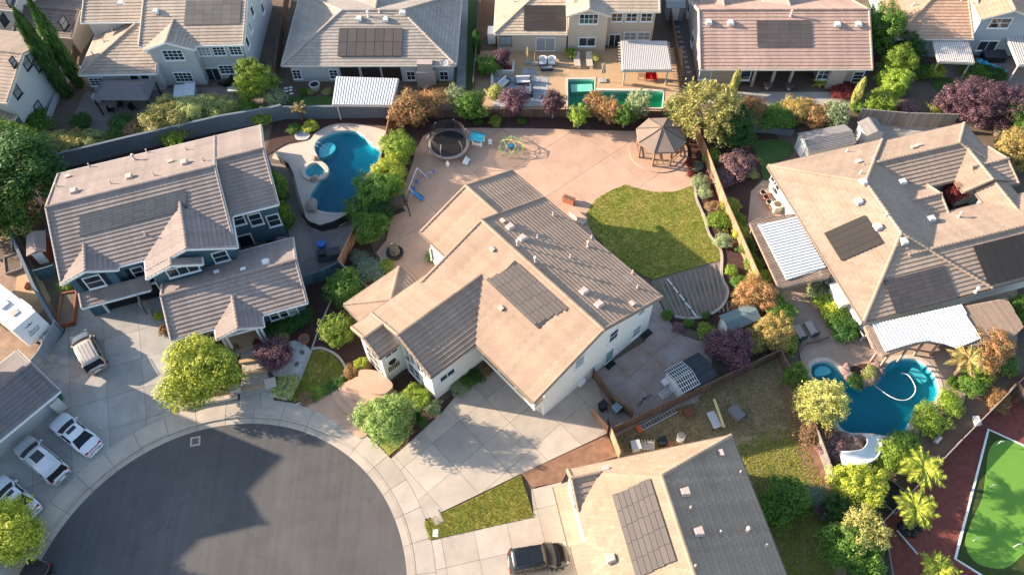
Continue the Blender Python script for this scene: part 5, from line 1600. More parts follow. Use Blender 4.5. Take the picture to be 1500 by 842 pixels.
for px, py, r, l, k, s in ((1103, 160, 1.4, 'orange', 'round', 'orange brown shrub first left in the hedge below the rose roof house'), (1135, 172, 1.5, 'green', 'round', 'dark green hedge shrub under the rose roof house'), (1168, 160, 1.5, 'gold', 'round', 'golden tipped hedge shrub at the middle of the row'), (1195, 168, 1.4, 'orange', 'round', 'green hedge shrub with orange tips in the row'), (1222, 168, 1.5, 'pale', 'round', 'white variegated hedge shrub near the thin cypress')):
    plant(k, l, px, py, r, 2.6, s, rz=1.25, name='shrub', cat='shrub')
plant('column', 'straw', 0, 0, .5, 4.2, 'thin yellow cypress leaning past the rose roof at right', base=(1248, 158), name='cypress_tree', cat='cypress')
plant('column', 'straw', 0, 0, .5, 3.6, 'thin yellow cypress beside the feathery olive tree', base=(1072, 140), name='cypress_tree', cat='cypress')
plant('round', 'green', 1292, 42, 2.4, 6.0, 'tall green tree between the rose and salmon roof houses', rz=3)
plant('round', 'lime', 1317, 92, 1.8, 4.2, 'yellow green tree beside the salmon roof house')
plant('open', 'lime', 1310, 122, 1.6, 3.4, 'yellow green tree in front of the other yellow green tree'); plant('round', 'lime', 1290, 150, 1.4, 2.8, 'lime bush at the wooden fence end'); plant('shrub', 'green', 1262, 157, .9, 1.4, 'green low shrub right of the thin cypress')
plant('round', 'deep', 1330, 70, 1.6, 3.4, 'dark green tree half behind the yellow green tree')
plant('shrub', 'pinkish', 1330, 160, 1.0, 1.3, 'dusty mauve low shrub behind the wooden fence'); plant('shrub', 'yellowgreen', 1376, 158, .9, 1.3, 'small yellow shrub left of the big plum tree')
plant('dense', 'plum', 1420, 150, 2.6, 4.2, 'left half of the large plum tree pair by the wooden fence'); plant('dense', 'plum', 1462, 152, 2.4, 4.4, 'right one of the large plum tree pair at upper right')
plant('round', 'gold', 1485, 218, 2.0, 3.6, 'gold and orange tree at the right edge by the sand tiled roofs'); plant('round', 'green', 1495, 175, 2.0, 3.4, 'green tree at right edge behind the plum trees')
plant('shrub', 'green', 1430, 105, 1.3, 1.2, 'low green shrub under the grey blue house'); plant('shrub', 'deep', 1458, 108, 1.1, 1.1, 'dark low shrub right under the grey blue house')
plant('shrub', 'yellowgreen', 1372, 105, .8, 1.4, 'narrow yellow green shrub below the salmon patio cover'); plant('shrub', 'green', 1355, 105, .9, 1.2, 'green shrub below the salmon house wall')
plant('shrub', 'red', 1232, 129, 1.3, .9, 'dark red low shrub at the rose roof house wall'); palm(1200, 122, .5, 1.1, 'yellowgreen', 'spiky yellow green agave at the rose house porch', n=16, name='agave', up=1.1)
plant('vase', 'plum', 735, 85, 1.0, 2.4, 'small plum tree in the raised bed by the beige house'); plant('shrub', 'green', 712, 96, 1.1, 2.0, 'round green bush at the end of the fence by the beige house'); plant('shrub', 'red', 744, 101, .45, .7, 'dark red small shrub in the raised bed')
plant('shrub', 'lime', 837, 77, .55, 1.1, 'lime potted bush against the beige house'); plant('shrub', 'straw', 871, 83, .45, .8, 'yellow potted bush against the beige house')
for k in range(4): plant('shrub', ['green', 'olive', 'olive', 'green'][k], 443 + k * 14 - (0 if k < 2 else -8), 134, .45, .6, ['first', 'second', 'third', 'fourth'][k] + ' from left of the low shrubs by the stone roof house wall')
plant('shrub', 'brown', 652, 130, 1.0, .8, 'rusty low shrub at the corner of the stone roof house')
# ---- between the pool and the play patio
plant('open', 'lime', 583, 217, 1.65, 3.3, 'lime tree nearest the trampoline on the pool side bed', bark=BARKP); plant('round', 'yellowgreen', 568, 252, 1.6, 3.0, 'bright yellow green bush between pool and swing set')
plant('round', 'green', 550, 280, 2.0, 3.4, 'dark green shrubby tree at the pool end'); plant('open', 'green', 527, 305, 1.3, 2.6, 'grey green bush at the corner of the pool fence'); plant('round', 'deep', 556, 306, 1.3, 2.6, 'deep green bush beside the wooden swing')
plant('round', 'green', 541, 333, 1.35, 3.2, 'round citrus tree beside the wooden swing', bark=BARKP); plant('round', 'green', 504, 421, 1.5, 3.0, 'citrus tree with yellow fruit at the blue gate', bark=BARK)
plant('dense', 'lime', 494, 484, 1.35, 2.9, 'round lime tree in front of the white house side')
plant('shrub', 'silver', 542, 395, 1.1, 1.0, 'silvery grass mound beside the round stone fountain'); plant('shrub', 'silver', 526, 375, .7, .9, 'smaller silvery shrub by the cedar fence'); plant('shrub', 'lime', 565, 387, .55, .9, 'lime tuft at the fountain'); plant('shrub', 'orange', 578, 185, .7, .9, 'small orange shrub by the pool deck end')
plant('shrub', 'green', 632, 376, .5, .9, 'small green bush against the white house by the patio')
# ---- fronts
plant('dense', 'fresh', 566, 614, 1.95, 4.3, 'pale green round tree by the entry steps of the white house', rz=2.0, bark=BARKP)
plant('shrub', 'lime', 606, 573, .68, 1.2, 'upper of two lime round bushes at the white house'); plant('shrub', 'lime', 617, 583, .72, 1.2, 'lower of two lime round bushes at the white house')
palm(612, 613, .4, 1.15, 'deep', 'dark spiky fan palm beside the pale green tree', n=20, name='fan_palm', up=1.2)
plant('shrub', 'pale', 634, 597, .6, .9, 'pale flowering shrub at the white house corner'); plant('shrub', 'brown', 549, 600, .55, .7, 'brownish shrub at the edge of the entry steps'); plant('shrub', 'orange', 515, 544, .55, .9, 'orange shrub at left of the round landing'); plant('shrub', 'yellowgreen', 529, 533, .5, .9, 'yellow green shrub beside the orange shrub'); plant('shrub', 'orange', 537, 537, .4, .7, 'orange red flowers beside the round landing'); plant('shrub', 'gold', 560, 560, .35, .6, 'small golden plant by the landing wall')
for k, (px, py) in enumerate(((683, 559), (696, 549), (708, 541), (672, 566))): plant('shrub', ['green', 'deep', 'brown', 'pale'][k], px, py, .6, .8, ['green', 'dark', 'brownish', 'pale'][k] + ' clipped shrub along the driveway wall of the white house')
for k in range(6): plant('shrub', ['green', 'deep', 'green', 'lime', 'green', 'brown'][k], 497 - k * 9.5, 560 + k * 4.6, .5, .55, ['first', 'second', 'third', 'fourth', 'fifth', 'sixth and browned'][k] + ' hedge shrub down the walkway from the landing', trunk=False)
plant('open', 'yellowgreen', 288, 543, 2.6, 5.2, 'large yellow green tree in front of the blue house', rz=2.2); plant('open', 'lime', 320, 535, 1.6, 4.0, 'lower green part of the trees before the blue porch')
plant('dense', 'plum', 402, 518, 1.45, 2.6, 'round plum tree beside the blue house steps')
plant('shrub', 'sage', 417, 567, .95, 1.0, 'feathery olive shrub inside the low pale wall')
for k, (px, py) in enumerate(((395, 483), (412, 478), (428, 472), (444, 462))): plant('shrub', 'deep', px, py, .75, 1.2, ['rose bush nearest the blue porch', 'second rose bush from the blue porch under the windows', 'third rose bush from the blue porch under the windows', 'rose bush at the end of the blue house wall'][k])
plant('shrub', 'yellowgreen', 413, 492, .55, .9, 'yellow green bush above the plum tree'); plant('shrub', 'red', 377, 502, .35, .7, 'red flowering pot plant by the blue porch'); plant('shrub', 'orange', 342, 510, .4, .8, 'orange flowering pot plant left of the blue porch'); plant('shrub', 'orange', 241, 483, .45, .9, 'orange climbing plant at the blue house drive side'); plant('shrub', 'yellowgreen', 233, 462, .4, 1.0, 'yellow green climbing plant near the blue garage')
plant('shrub', 'lime', 100, 416, .7, .9, 'lime shrub at the corner of the blue garage')
plant('round', 'yellowgreen', 8, 782, 2.3, 4.6, 'yellow green tree at the lower left corner over the parked cars', rz=2.2)
# ---- right beds of the big lawn
for k, (px, py, l, r, s) in enumerate(((1022, 243, 'silver', .5, 'silvery plant nearest the gazebo in the lawn bed'), (1012, 240, 'red', .5, 'red brown plant nearest the gazebo'), (1027, 268, 'pale', .75, 'white flowering shrub at the top of the lawn bed'), (1033, 282, 'pale', .6, 'second white flowering shrub in the lawn bed'), (1046, 304, 'brown', .65, 'brown shrub in the lawn bed'), (1053, 322, 'lime', .95, 'large lime shrub in the lawn bed'), (1058, 352, 'pale', .7, 'white flowering shrub beside the lower lawn bed'), (1070, 355, 'brown', .5, 'brown tuft beside the white flowering shrub'), (1071, 396, 'lime', .5, 'lime plant by the dirt bed edging'), (1012, 255, 'red', .4, 'dark red plant at the patio corner'))):
    plant('shrub', l, px, py, r, r * 1.3, s)
plant('shrub', 'lime', 1036, 484, .7, 1.3, 'round lime bush left of the grey shed'); plant('shrub', 'green', 977, 460, .45, .7, 'green bush at the end of the white edging'); plant('shrub', 'pinkish', 993, 479, .4, .6, 'pink flowering plant in the dark bed near the side yard'); plant('shrub', 'green', 1009, 473, .4, .5, 'small green plant beside the pink flowering plant'); plant('shrub', 'green', 1035, 462, .35, .5, 'small green plant by the edging near the lime bush')
plant('round', 'orange', 1107, 434, 1.75, 3.0, 'orange red shrub tree left of the sand roof house'); plant('round', 'gold', 1132, 484, 1.65, 3.0, 'golden shrub tree below the orange shrub tree'); plant('round', 'green', 1142, 455, 1.3, 2.4, 'green bush between the orange and golden trees')
plant('dense', 'plum', 1069, 508, 1.8, 3.2, 'plum tree beside the green roofed shed'); plant('shrub', 'olive', 1102, 500, 1.0, 1.8, 'olive bush between plum and golden trees'); plant('shrub', 'green', 1085, 415, .7, 1.0, 'green bush under the orange shrub tree'); plant('shrub', 'lime', 1150, 500, .9, 1.5, 'green climber at the fence corner below the golden tree')
for k in range(6): plant('shrub', ['yellowgreen', 'lime', 'yellowgreen', 'green', 'lime', 'yellowgreen'][k], 1068 + k * 9.2, 300 + k * 21, .75, 1.3, ['first', 'second', 'third', 'fourth', 'fifth', 'sixth'][k] + ' from top of the yellow green hedge behind the tan fence')
for k in range(5): plant('shrub', ['pale', 'lime', 'yellowgreen', 'green', 'deep'][k], 1202 + k * 9.5, 424 + k * 14.5, 1.0, 1.4, ['first and palest', 'second', 'third', 'fourth', 'fifth and darkest'][k] + ' bush of the hedge against the sand roof house wall')
plant('fluff', 'straw', 1203, 590, 1.55, 4.2, 'straw yellow feathery tree at the left of the teal pool', rz=2.1)
blades(1207, 612, 1.5, 4.6, 'straw', 'tall straw coloured plumes rising by the teal pool', 60)
plant('round', 'green', 1166, 551, 1.0, 2.0, 'green shrub at the fence left of the teal pool'); plant('shrub', 'brown', 1197, 630, 1.3, 1.6, 'brown shrub below the straw feathery tree'); plant('shrub', 'pinkish', 1216, 655, 1.0, 1.2, 'dusty brown shrub above the grey fence end')
plant('round', 'yellowgreen', 1257, 712, 1.9, 3.2, 'bright yellow green tree below the white slide'); plant('round', 'lime', 1306, 670, 1.15, 2.0, 'yellow green bush right of the white slide'); plant('round', 'green', 1325, 650, 1.1, 1.7, 'green bush along the red gravel fence'); plant('round', 'lime', 1362, 615, 1.2, 1.6, 'lime bush beside the teal pool'); plant('shrub', 'lime', 1392, 590, 1.0, 1.3, 'lime bush at the corner of the pool deck'); plant('shrub', 'green', 1425, 560, .9, 1.3, 'green bush under the palm by the slatted cover'); plant('shrub', 'lime', 1440, 548, .9, 1.2, 'lime bush right under the pool palm'); plant('shrub', 'green', 1470, 530, 1.0, 1.3, 'green bush by the red gravel fence top')
plant('round', 'green', 1250, 800, 2.0, 4.0, 'large green tree at the bottom edge beside the red gravel'); plant('open', 'olive', 1265, 780, 1.5, 4.4, 'golden leaved top of the tree beside the red gravel'); plant('round', 'deep', 1240, 745, 1.4, 2.4, 'dark bush between the yellow green tree and the large green tree')
palm(1352, 684, 2.6, 1.9, 'yellowgreen', 'upper palm on the red gravel', n=20); palm(1341, 745, 2.3, 1.8, 'yellowgreen', 'middle palm on the red gravel', n=20); palm(1375, 835, 2.0, 1.6, 'yellowgreen', 'lowest palm on the red gravel at the bottom edge', n=18); palm(1418, 527, 3.0, 1.7, 'gold', 'golden palm beside the slatted patio cover', n=18)
plant('round', 'orange', 1450, 510, 1.6, 3.0, 'orange tree beside the golden palm'); plant('shrub', 'orange', 1463, 585, .9, .9, 'orange shrub in the red gravel yard'); plant('round', 'green', 1497, 455, 1.3, 2.4, 'green tree at the right edge below the heater panels')
plant('round', 'green', 1155, 728, 1.45, 2.8, 'green tree in the yard of the buff roof house'); plant('open', 'green', 1140, 745, 1.3, 2.2, 'darker low part of green trees by the slate roof'); plant('shrub', 'silver', 1199, 727, .8, .7, 'silvery spiky plant at the end of the dirt strip'); plant('shrub', 'plum', 1210, 745, .8, .8, 'dark plum shrub at the end of the dirt strip')
plant('vase', 'red', 1397, 283, 1.1, 2.8, 'red japanese maple in the courtyard of the sand roof house')
plant('shrub', 'deep', 1253, 558, .55, .8, 'round dark shrub on the pool rock island'); plant('shrub', 'sage', 1276, 545, .55, .8, 'pale shrub on the pool rock island'); plant('shrub', 'olive', 1270, 555, .5, .6, 'olive shrub on the pool rock island'); plant('shrub', 'green', 1250, 560, .3, .5, 'low green plant at the rock island edge'); plant('shrub', 'green', 1397, 560, .5, .7, 'green plants at the foot of the pool palm')
# ================================================================== fences and walls
def fence(label, px, hgt, m, kind='board', bay=2.4, name='fence', z=0.0, pm=None, cat='fence'):
    P = [at(x, y) for x, y in px]
    c = sum(P, Vector()) / len(P)
    t = thing(name, label, cat, (c.x, c.y, z))
    pm = pm or m
    for a, b in zip(P, P[1:]):
        a, b = a - c, b - c
        L = (b - a).length
        n = max(1, round(L / bay))
        d = (b - a).normalized()
        az = atan2(d.y, d.x)
        for k in range(n):
            s0, s1 = L * k / n, L * (k + 1) / n
            o = a + d * s0
            mb = MB()
            w = s1 - s0
            if kind == 'board':
                q = int(w / .15)
                for j in range(q):
                    hh = hgt + random.uniform(-.012, .012)
                    mb.box(j * w / q + .006, (j + 1) * w / q - .006, -.012 + random.uniform(-.004, .004), .012, .03, hh)
                nm = 'board_panel'
            elif kind == 'lattice':
                q = int(w / .15)
                for j in range(q):
                    mb.box(j * w / q + .006, (j + 1) * w / q - .006, -.012, .012, .03, hgt - .35)
                for j in range(int(w / .3)):
                    mb.box(j * .3, j * .3 + .05, -.01, .01, hgt - .35, hgt)
                nm = 'board_panel'
            elif kind == 'block':
                q = max(1, int(w / .45)); rows = max(2, int(hgt / .22))
                for r in range(rows):
                    off = (r % 2) * .5
                    for j in range(q + 1):
                        x0 = max(0, (j - off) * w / q) + .006; x1 = min(w, (j + 1 - off) * w / q) - .006
                        if x1 - x0 > .05: mb.box(x0, x1, -.1 + random.uniform(-.006, .006), .1, r * hgt / rows, (r + 1) * hgt / rows - .012)
                nm = 'block_panel'
            elif kind == 'mesh':
                mb.box(0, w, -.006, .006, .1, hgt)
                nm = 'mesh_panel'
            ob = mb.build(nm, m, t, loc=o); ob.rotation_euler = (0, 0, az)
            if kind in ('board', 'lattice'):
                r_ = MB().box(0, w, .014, .055, .35, .44).box(0, w, .014, .055, hgt - .4, hgt - .31).box(0, w, -.045, .045, hgt + .005, hgt + .04).build('rail', pm, t, loc=o); r_.rotation_euler = (0, 0, az)
            elif kind == 'block':
                r_ = MB().box(0, w, -.14, .14, hgt, hgt + .07).build('capping', pm, t, loc=o); r_.rotation_euler = (0, 0, az)
            elif kind == 'mesh':
                r_ = MB().box(0, w, -.02, .02, hgt, hgt + .03).build('rail', pm, t, loc=o); r_.rotation_euler = (0, 0, az)
        for k in range(n + 1):
            o = a + d * (L * k / n)
            pw = .05 if kind != 'mesh' else .025
            if kind != 'block':
                r_ = MB().box(-pw, pw, -pw, pw, 0, hgt + .07).build('post', pm, t, loc=o); r_.rotation_euler = (0, 0, az)
    return t

MESH = mat('black_pool_mesh', (.03, .03, .032), .7, .1)
fence('blue grey block wall behind the blue house and its pool', [(28, 262), (200, 220), (330, 190), (402, 178), (418, 174)], 2.0, BRICKW, 'block', name='boundary_wall', cat='wall')
fence('straight blue grey block wall behind the kidney pool', [(418, 174), (490, 173), (572, 172)], 1.7, BRICKW, 'block', name='boundary_wall', cat='wall')
fence('dark brown board fence along the back of the play patio', [(572, 174), (700, 172), (860, 172), (1004, 176)], 1.45, WOOD_D, 'lattice')
fence('tan cedar fence between the big lawn and the sand roof house', [(1010, 186), (1026, 222), (1060, 312), (1106, 418)], 1.75, WOOD_T)
fence('brown fence between side yard paving and the dry yard', [(1138, 524), (1010, 584), (893, 638)], 1.5, WOOD_D)
fence('dark fence on the right of the dry yard', [(1138, 524), (1165, 580), (1190, 640)], 1.5, WOOD_D)
fence('grey sunlit fence beside the dirt strip at lower right', [(1190, 640), (1208, 688), (1224, 728)], 1.5, WOOD_G)
fence('short sunlit fence end beside the brown mulch', [(893, 638), (906, 672)], 1.6, WOOD_T)
fence('brown side gate fence from the white house wall', [(868, 553), (896, 590), (925, 612)], 1.6, WOOD_D)
fence('short brown screen round the wheelie bins', [(889, 632), (866, 606)], 1.1, WOOD_T)
fence('cedar fence between the blue house yard and the fountain patio', [(540, 316), (520, 355), (500, 396)], 1.7, WOOD_T)
fence('fence continuing under the pool side trees', [(575, 176), (560, 250), (540, 316)], 1.6, WOOD_T)
fence('grey topped fence running to the low hip roof of the white house', [(500, 396), (524, 420), (545, 436)], 1.6, WOOD_G)
fence('dark teal board gate between blue house and cedar fence', [(443, 421), (472, 412), (499, 399)], 1.6, mat('teal_boards', (.07, .12, .15), .8, .12, island=.2), name='gate_fence')
fence('black mesh safety fence round the kidney pool', [(402, 222), (412, 240), (426, 250), (434, 285), (444, 320), (456, 334), (472, 340), (492, 334), (515, 322)], 1.05, MESH, 'mesh', bay=1.1, name='pool_fence')
fence('brown fence between the pale grey and stone roof houses', [(404, 140), (414, 70), (424, 0)], 1.7, WOOD_D)
fence('brown fence between the stone roof and beige houses', [(694, 138), (700, 70), (706, 0)], 1.7, WOOD_D)
fence('brown fence between the beige and rose roof houses', [(997, 128), (985, 60), (975, 0)], 1.7, WOOD_D)
fence('weathered wooden fence behind the sand roof house', [(1254, 180), (1320, 186), (1392, 188)], 2.0, WOOD_G)
fence('low dark retaining wall by the small green lawn', [(1095, 193), (1130, 195), (1160, 200)], .8, BRICKW, 'block', name='retaining_wall', cat='wall')
fence('brown fence along the red gravel yard', [(1500, 552), (1400, 652), (1285, 772)], 1.3, WOOD_G)
fence('brown fence at the right edge above the red gravel', [(1478, 572), (1520, 620)], 1.5, WOOD_D)
fence('grey fence at the bottom below the red gravel corner', [(1285, 772), (1300, 860)], 1.4, WOOD_G)
fence('blue grey wall along the chip yard left of the blue house', [(22, 345), (62, 435), (92, 487)], 1.5, BRICKW, 'block', name='boundary_wall', cat='wall')
fence('dark teal side gate at the blue garage corner', [(60, 410), (88, 402)], 1.5, mat('teal_boards', (.07, .12, .15)), name='gate_fence')
fence('grey slanting double gate before the trailer', [(93, 484), (68, 530), (42, 560)], 1.7, mat('grey_metal_boards', (.27, .29, .31), .7, .1, island=.1), name='gate_fence')
fence('low fence beside the tan gable house behind the cypresses', [(92, 53), (118, 56), (112, 95)], 1.3, WOOD_D)
fence('white low fence at the side of the white gable house', [(92, 132), (70, 188)], .9, S_GREY)

# ================================================================== patio covers, gazebos, sheds
WHITE_C = mat('white_corrugated', (.66, .66, .65), .5, .05, 2, spec=.4)
WTRIM = mat('cream_timber', (.55, .48, .40), .8, .08)
patio_cover('white corrugated patio cover in front of the stone roof house', [(487, 154), (575, 155), (584, 116), (493, 113)], 2.5, -2.5, WHITE_C, WTRIM)
pc, L = patio_cover('white striped pergola cover over the red chairs by the green pool', [(912, 103), (984, 103), (977, 61), (910, 61)], 2.5, -3, mat('white_slat', (.62, .58, .54), .6, .05), WTRIM, white_step=.2)
for k in range(11):
    p = L[0].lerp(L[3], k / 10)
    q = L[1].lerp(L[2], k / 10)
    MB().bar(p + Vector((-.35, 0, -.22)), q + Vector((.35, 0, -.22)), .06, .12).build('rafter', WTRIM, pc)
patio_cover('small white striped patio cover beside the salmon roof', [(1375, 91), (1427, 93), (1418, 59), (1366, 58)], 2.5, -3, mat('white_slat', (.62, .58, .54)), WTRIM, white_step=.22)
patio_cover('striped patio cover cut by the right edge below the grey blue house', [(1492, 96), (1560, 96), (1560, 56), (1475, 55)], 2.5, -3, mat('white_slat', (.62, .58, .54)), WTRIM, white_step=.22)
SLAT = mat('brown_lattice_slat', (.30, .225, .175), .8, .12, island=.15)
def lattice_cover(label, outer, white, z, az):
    """slatted timber cover with a white corrugated middle"""
    O = [at(x, y, z) for x, y in outer]
    c = sum(O, Vector()) / len(O)
    t = thing('patio_cover', label, 'patio cover', (c.x, c.y, 0))
    o = [(p.x - c.x, p.y - c.y) for p in O]
    a = radians(az)
    mb = MB()
    # slats
    ca, sa = cos(a), sin(a)
    R_ = [(x * ca + y * sa, -x * sa + y * ca) for x, y in o]
    x0, x1 = min(p[0] for p in R_), max(p[0] for p in R_)
    x = x0
    while x < x1:
        b = clip_half(clip_half(R_, 1, 0, x + .07), -1, 0, -x)
        if len(b) >= 3 and abs(area(b)) > .01:
            w = [(q[0] * ca - q[1] * sa, q[0] * sa + q[1] * ca) for q in b]
            mb.prism(w, z - .1, z)
        x += .15
    mb.build('slats', SLAT, t)
    n = len(o)
    for i in range(n):
        A, B = Vector((*o[i], z - .17)), Vector((*o[(i + 1) % n], z - .17))
        MB().bar(A.lerp(B, .02), A.lerp(B, .98), .09, .14).build('beam', SLAT, t)
    Wp = [at(x, y, z + .06) - Vector((c.x, c.y, 0)) for x, y in white]
    mb = MB()
    Rw = [(p.x * ca + p.y * sa, -p.x * sa + p.y * ca) for p in Wp]
    x0, x1 = min(p[0] for p in Rw), max(p[0] for p in Rw)
    x = x0; k = 0
    while x < x1:
        b = clip_half(clip_half(Rw, 1, 0, x + (.14 if k % 2 == 0 else .17)), -1, 0, -x)
        if len(b) >= 3 and abs(area(b)) > .005:
            w = [(q[0] * ca - q[1] * sa, q[0] * sa + q[1] * ca) for q in b]
            mb.prism(w, z + .02, z + (.14 if k % 2 == 0 else .05))
        x += .14 if k % 2 == 0 else .17; k += 1
    mb.build('corrugated_roof', WHITE_C, t)
    for i in range(n):
        A = Vector(o[i]) * .9
        MB().box(A.x - .08, A.x + .08, A.y - .08, A.y + .08, 0, z - .2).build('post', SLAT, t)
    return t
lattice_cover('slatted patio cover with white centre on the west side of the sand roof house', [(1098, 326), (1108, 320), (1170, 312), (1218, 400), (1214, 406), (1150, 420), (1140, 418)], [(1110, 329), (1167, 318), (1210, 392), (1152, 410)], 2.55, 104)
lattice_cover('wide slatted patio cover with white centre by the teal pool', [(1266, 477), (1475, 436), (1500, 478), (1488, 490), (1432, 506), (1410, 505), (1378, 500), (1352, 500), (1325, 510), (1294, 521), (1280, 510)], [(1278, 475), (1408, 446), (1436, 496), (1402, 510), (1385, 504), (1360, 499), (1340, 502), (1297, 515)], 2.5, 14)

# octagonal gazebo
GC = at(964, 222)
GAZ = thing('gazebo', 'octagonal wooden gazebo with brown fabric roof on the play patio', 'gazebo', (GC.x, GC.y, 0), 22.5)
CANVAS = mat('taupe_canvas', (.23, .172, .135), .9, .05, 1, bump=.1, fine=.03)
GW = mat('gazebo_wood', (.24, .145, .09), .8, .15, 4)
R8 = 2.65
MB().prism([(3.1 * cos(pi * k / 16), 3.1 * sin(pi * k / 16)) for k in range(32)], 0, .16).build('base', PINK, GAZ)
for k in range(8):
    a0, a1 = pi * k / 4, pi * (k + 1) / 4
    p0, p1 = Vector((cos(a0) * R8, sin(a0) * R8, 2.45)), Vector((cos(a1) * R8, sin(a1) * R8, 2.45))
    ap, q0, q1 = Vector((0, 0, 3.55)), p0 + Vector((0, 0, -.22)), p1 + Vector((0, 0, -.22))
    q0 = q0 * .0 + Vector((p0.x * 1.01, p0.y * 1.01, 2.25)); q1 = Vector((p1.x * 1.01, p1.y * 1.01, 2.25))
    m0 = (p0 + ap) / 2 - Vector((0, 0, .05)); m1 = (p1 + ap) / 2 - Vector((0, 0, .05))
    MB().add([p0, p1, m1, m0, ap, q0, q1], [(0, 1, 2, 3), (3, 2, 4), (5, 6, 1, 0)]).build('canopy_panel', CANVAS, GAZ)
    MB().tube([p0 + Vector((0, 0, .03)), m0 + Vector((0, 0, .03)), ap + Vector((0, 0, .03))], .05, 5).build('rib', mat('dark_canvas_seam', (.12, .085, .065), .9), GAZ)
    c = Vector((cos(a0) * 2.35, sin(a0) * 2.35, 0))
    MB().box(c.x - .08, c.x + .08, c.y - .08, c.y + .08, .16, 2.5).build('post', GW, GAZ)
    if k not in (1, 4):
        c1 = Vector((cos(a1) * 2.35, sin(a1) * 2.35, 0))
        mb = MB().bar(c + Vector((0, 0, 1.0)), c1 + Vector((0, 0, 1.0)), .08, .08).bar(c + Vector((0, 0, .35)), c1 + Vector((0, 0, .35)), .06, .06)
        for j in range(1, 6):
            f = c.lerp(c1, j / 6)
            mb.bar(f + Vector((0, 0, .35)), c.lerp(c1, (j + (1 if j % 2 else -1)) / 6) + Vector((0, 0, 1.0)), .04, .04)
        mb.build('railing', GW, GAZ)
    c1 = Vector((cos(a1) * 2.35, sin(a1) * 2.35, 0))
    MB().bar(c + Vector((0, 0, 2.36)), c1 + Vector((0, 0, 2.36)), .08, .14).build('beam', GW, GAZ)
p = at(962, 218)
t = thing('outdoor_table', 'small wooden table standing inside the gazebo', 'table', (p.x, p.y, .16))
MB().lathe([(.5, .68), (.5, .73)], 14).build('top', GW, t); MB().lathe([(.25, 0), (.06, .06), (.06, .68)], 10).build('pedestal', GW, t)

def metal_gazebo(label, cpx, w, d, z, az, m):
    p = at(*cpx)
    t = thing('metal_gazebo', label, 'gazebo', (p.x, p.y, 0), az)
    x, y, k = w / 2, d / 2, .55
    r = min(x, y) * .75
    a, b = Vector((-x + r, 0, z + .75)), Vector((x - r, 0, z + .75))
    c = [Vector((-x, -y, z)), Vector((x, -y, z)), Vector((x, y, z)), Vector((-x, y, z))]
    for nm, f in (('front', (c[0], c[1], b, a)), ('right', (c[1], c[2], b)), ('back', (c[2], c[3], a, b)), ('left', (c[3], c[0], a))):
        n = (f[1] - f[0]).length
        mb = MB()
        q = max(4, int(n / .3))
        for i in range(q):
            A, B = f[0].lerp(f[1], i / q), f[0].lerp(f[1], (i + .9) / q)
            top = (f[3], f[2]) if len(f) == 4 else (f[2], f[2])
            D_, C_ = top[0].lerp(top[1], i / q), top[0].lerp(top[1], (i + .9) / q)
            up = Vector((0, 0, .03))
            mb.add([A + up, B + up, C_ + up, D_ + up, A, B, C_, D_], [(0, 1, 2, 3), (4, 5, 1, 0), (5, 6, 2, 1), (7, 4, 0, 3)])
        mb.add([v for v in f], [tuple(range(len(f)))])
        mb.build('roof_panel', m, t)
    for v in c:
        MB().box(v.x * .93 - .07, v.x * .93 + .07, v.y * .93 - .07, v.y * .93 + .07, 0, z).build('post', METAL, t)
    return t
metal_gazebo('dark grey metal roofed gazebo below the pale grey house', (195, 155), 6.2, 3.3, 2.3, -3, mat('dark_metal_roof', (.14, .13, .135), .5, .08, 1))

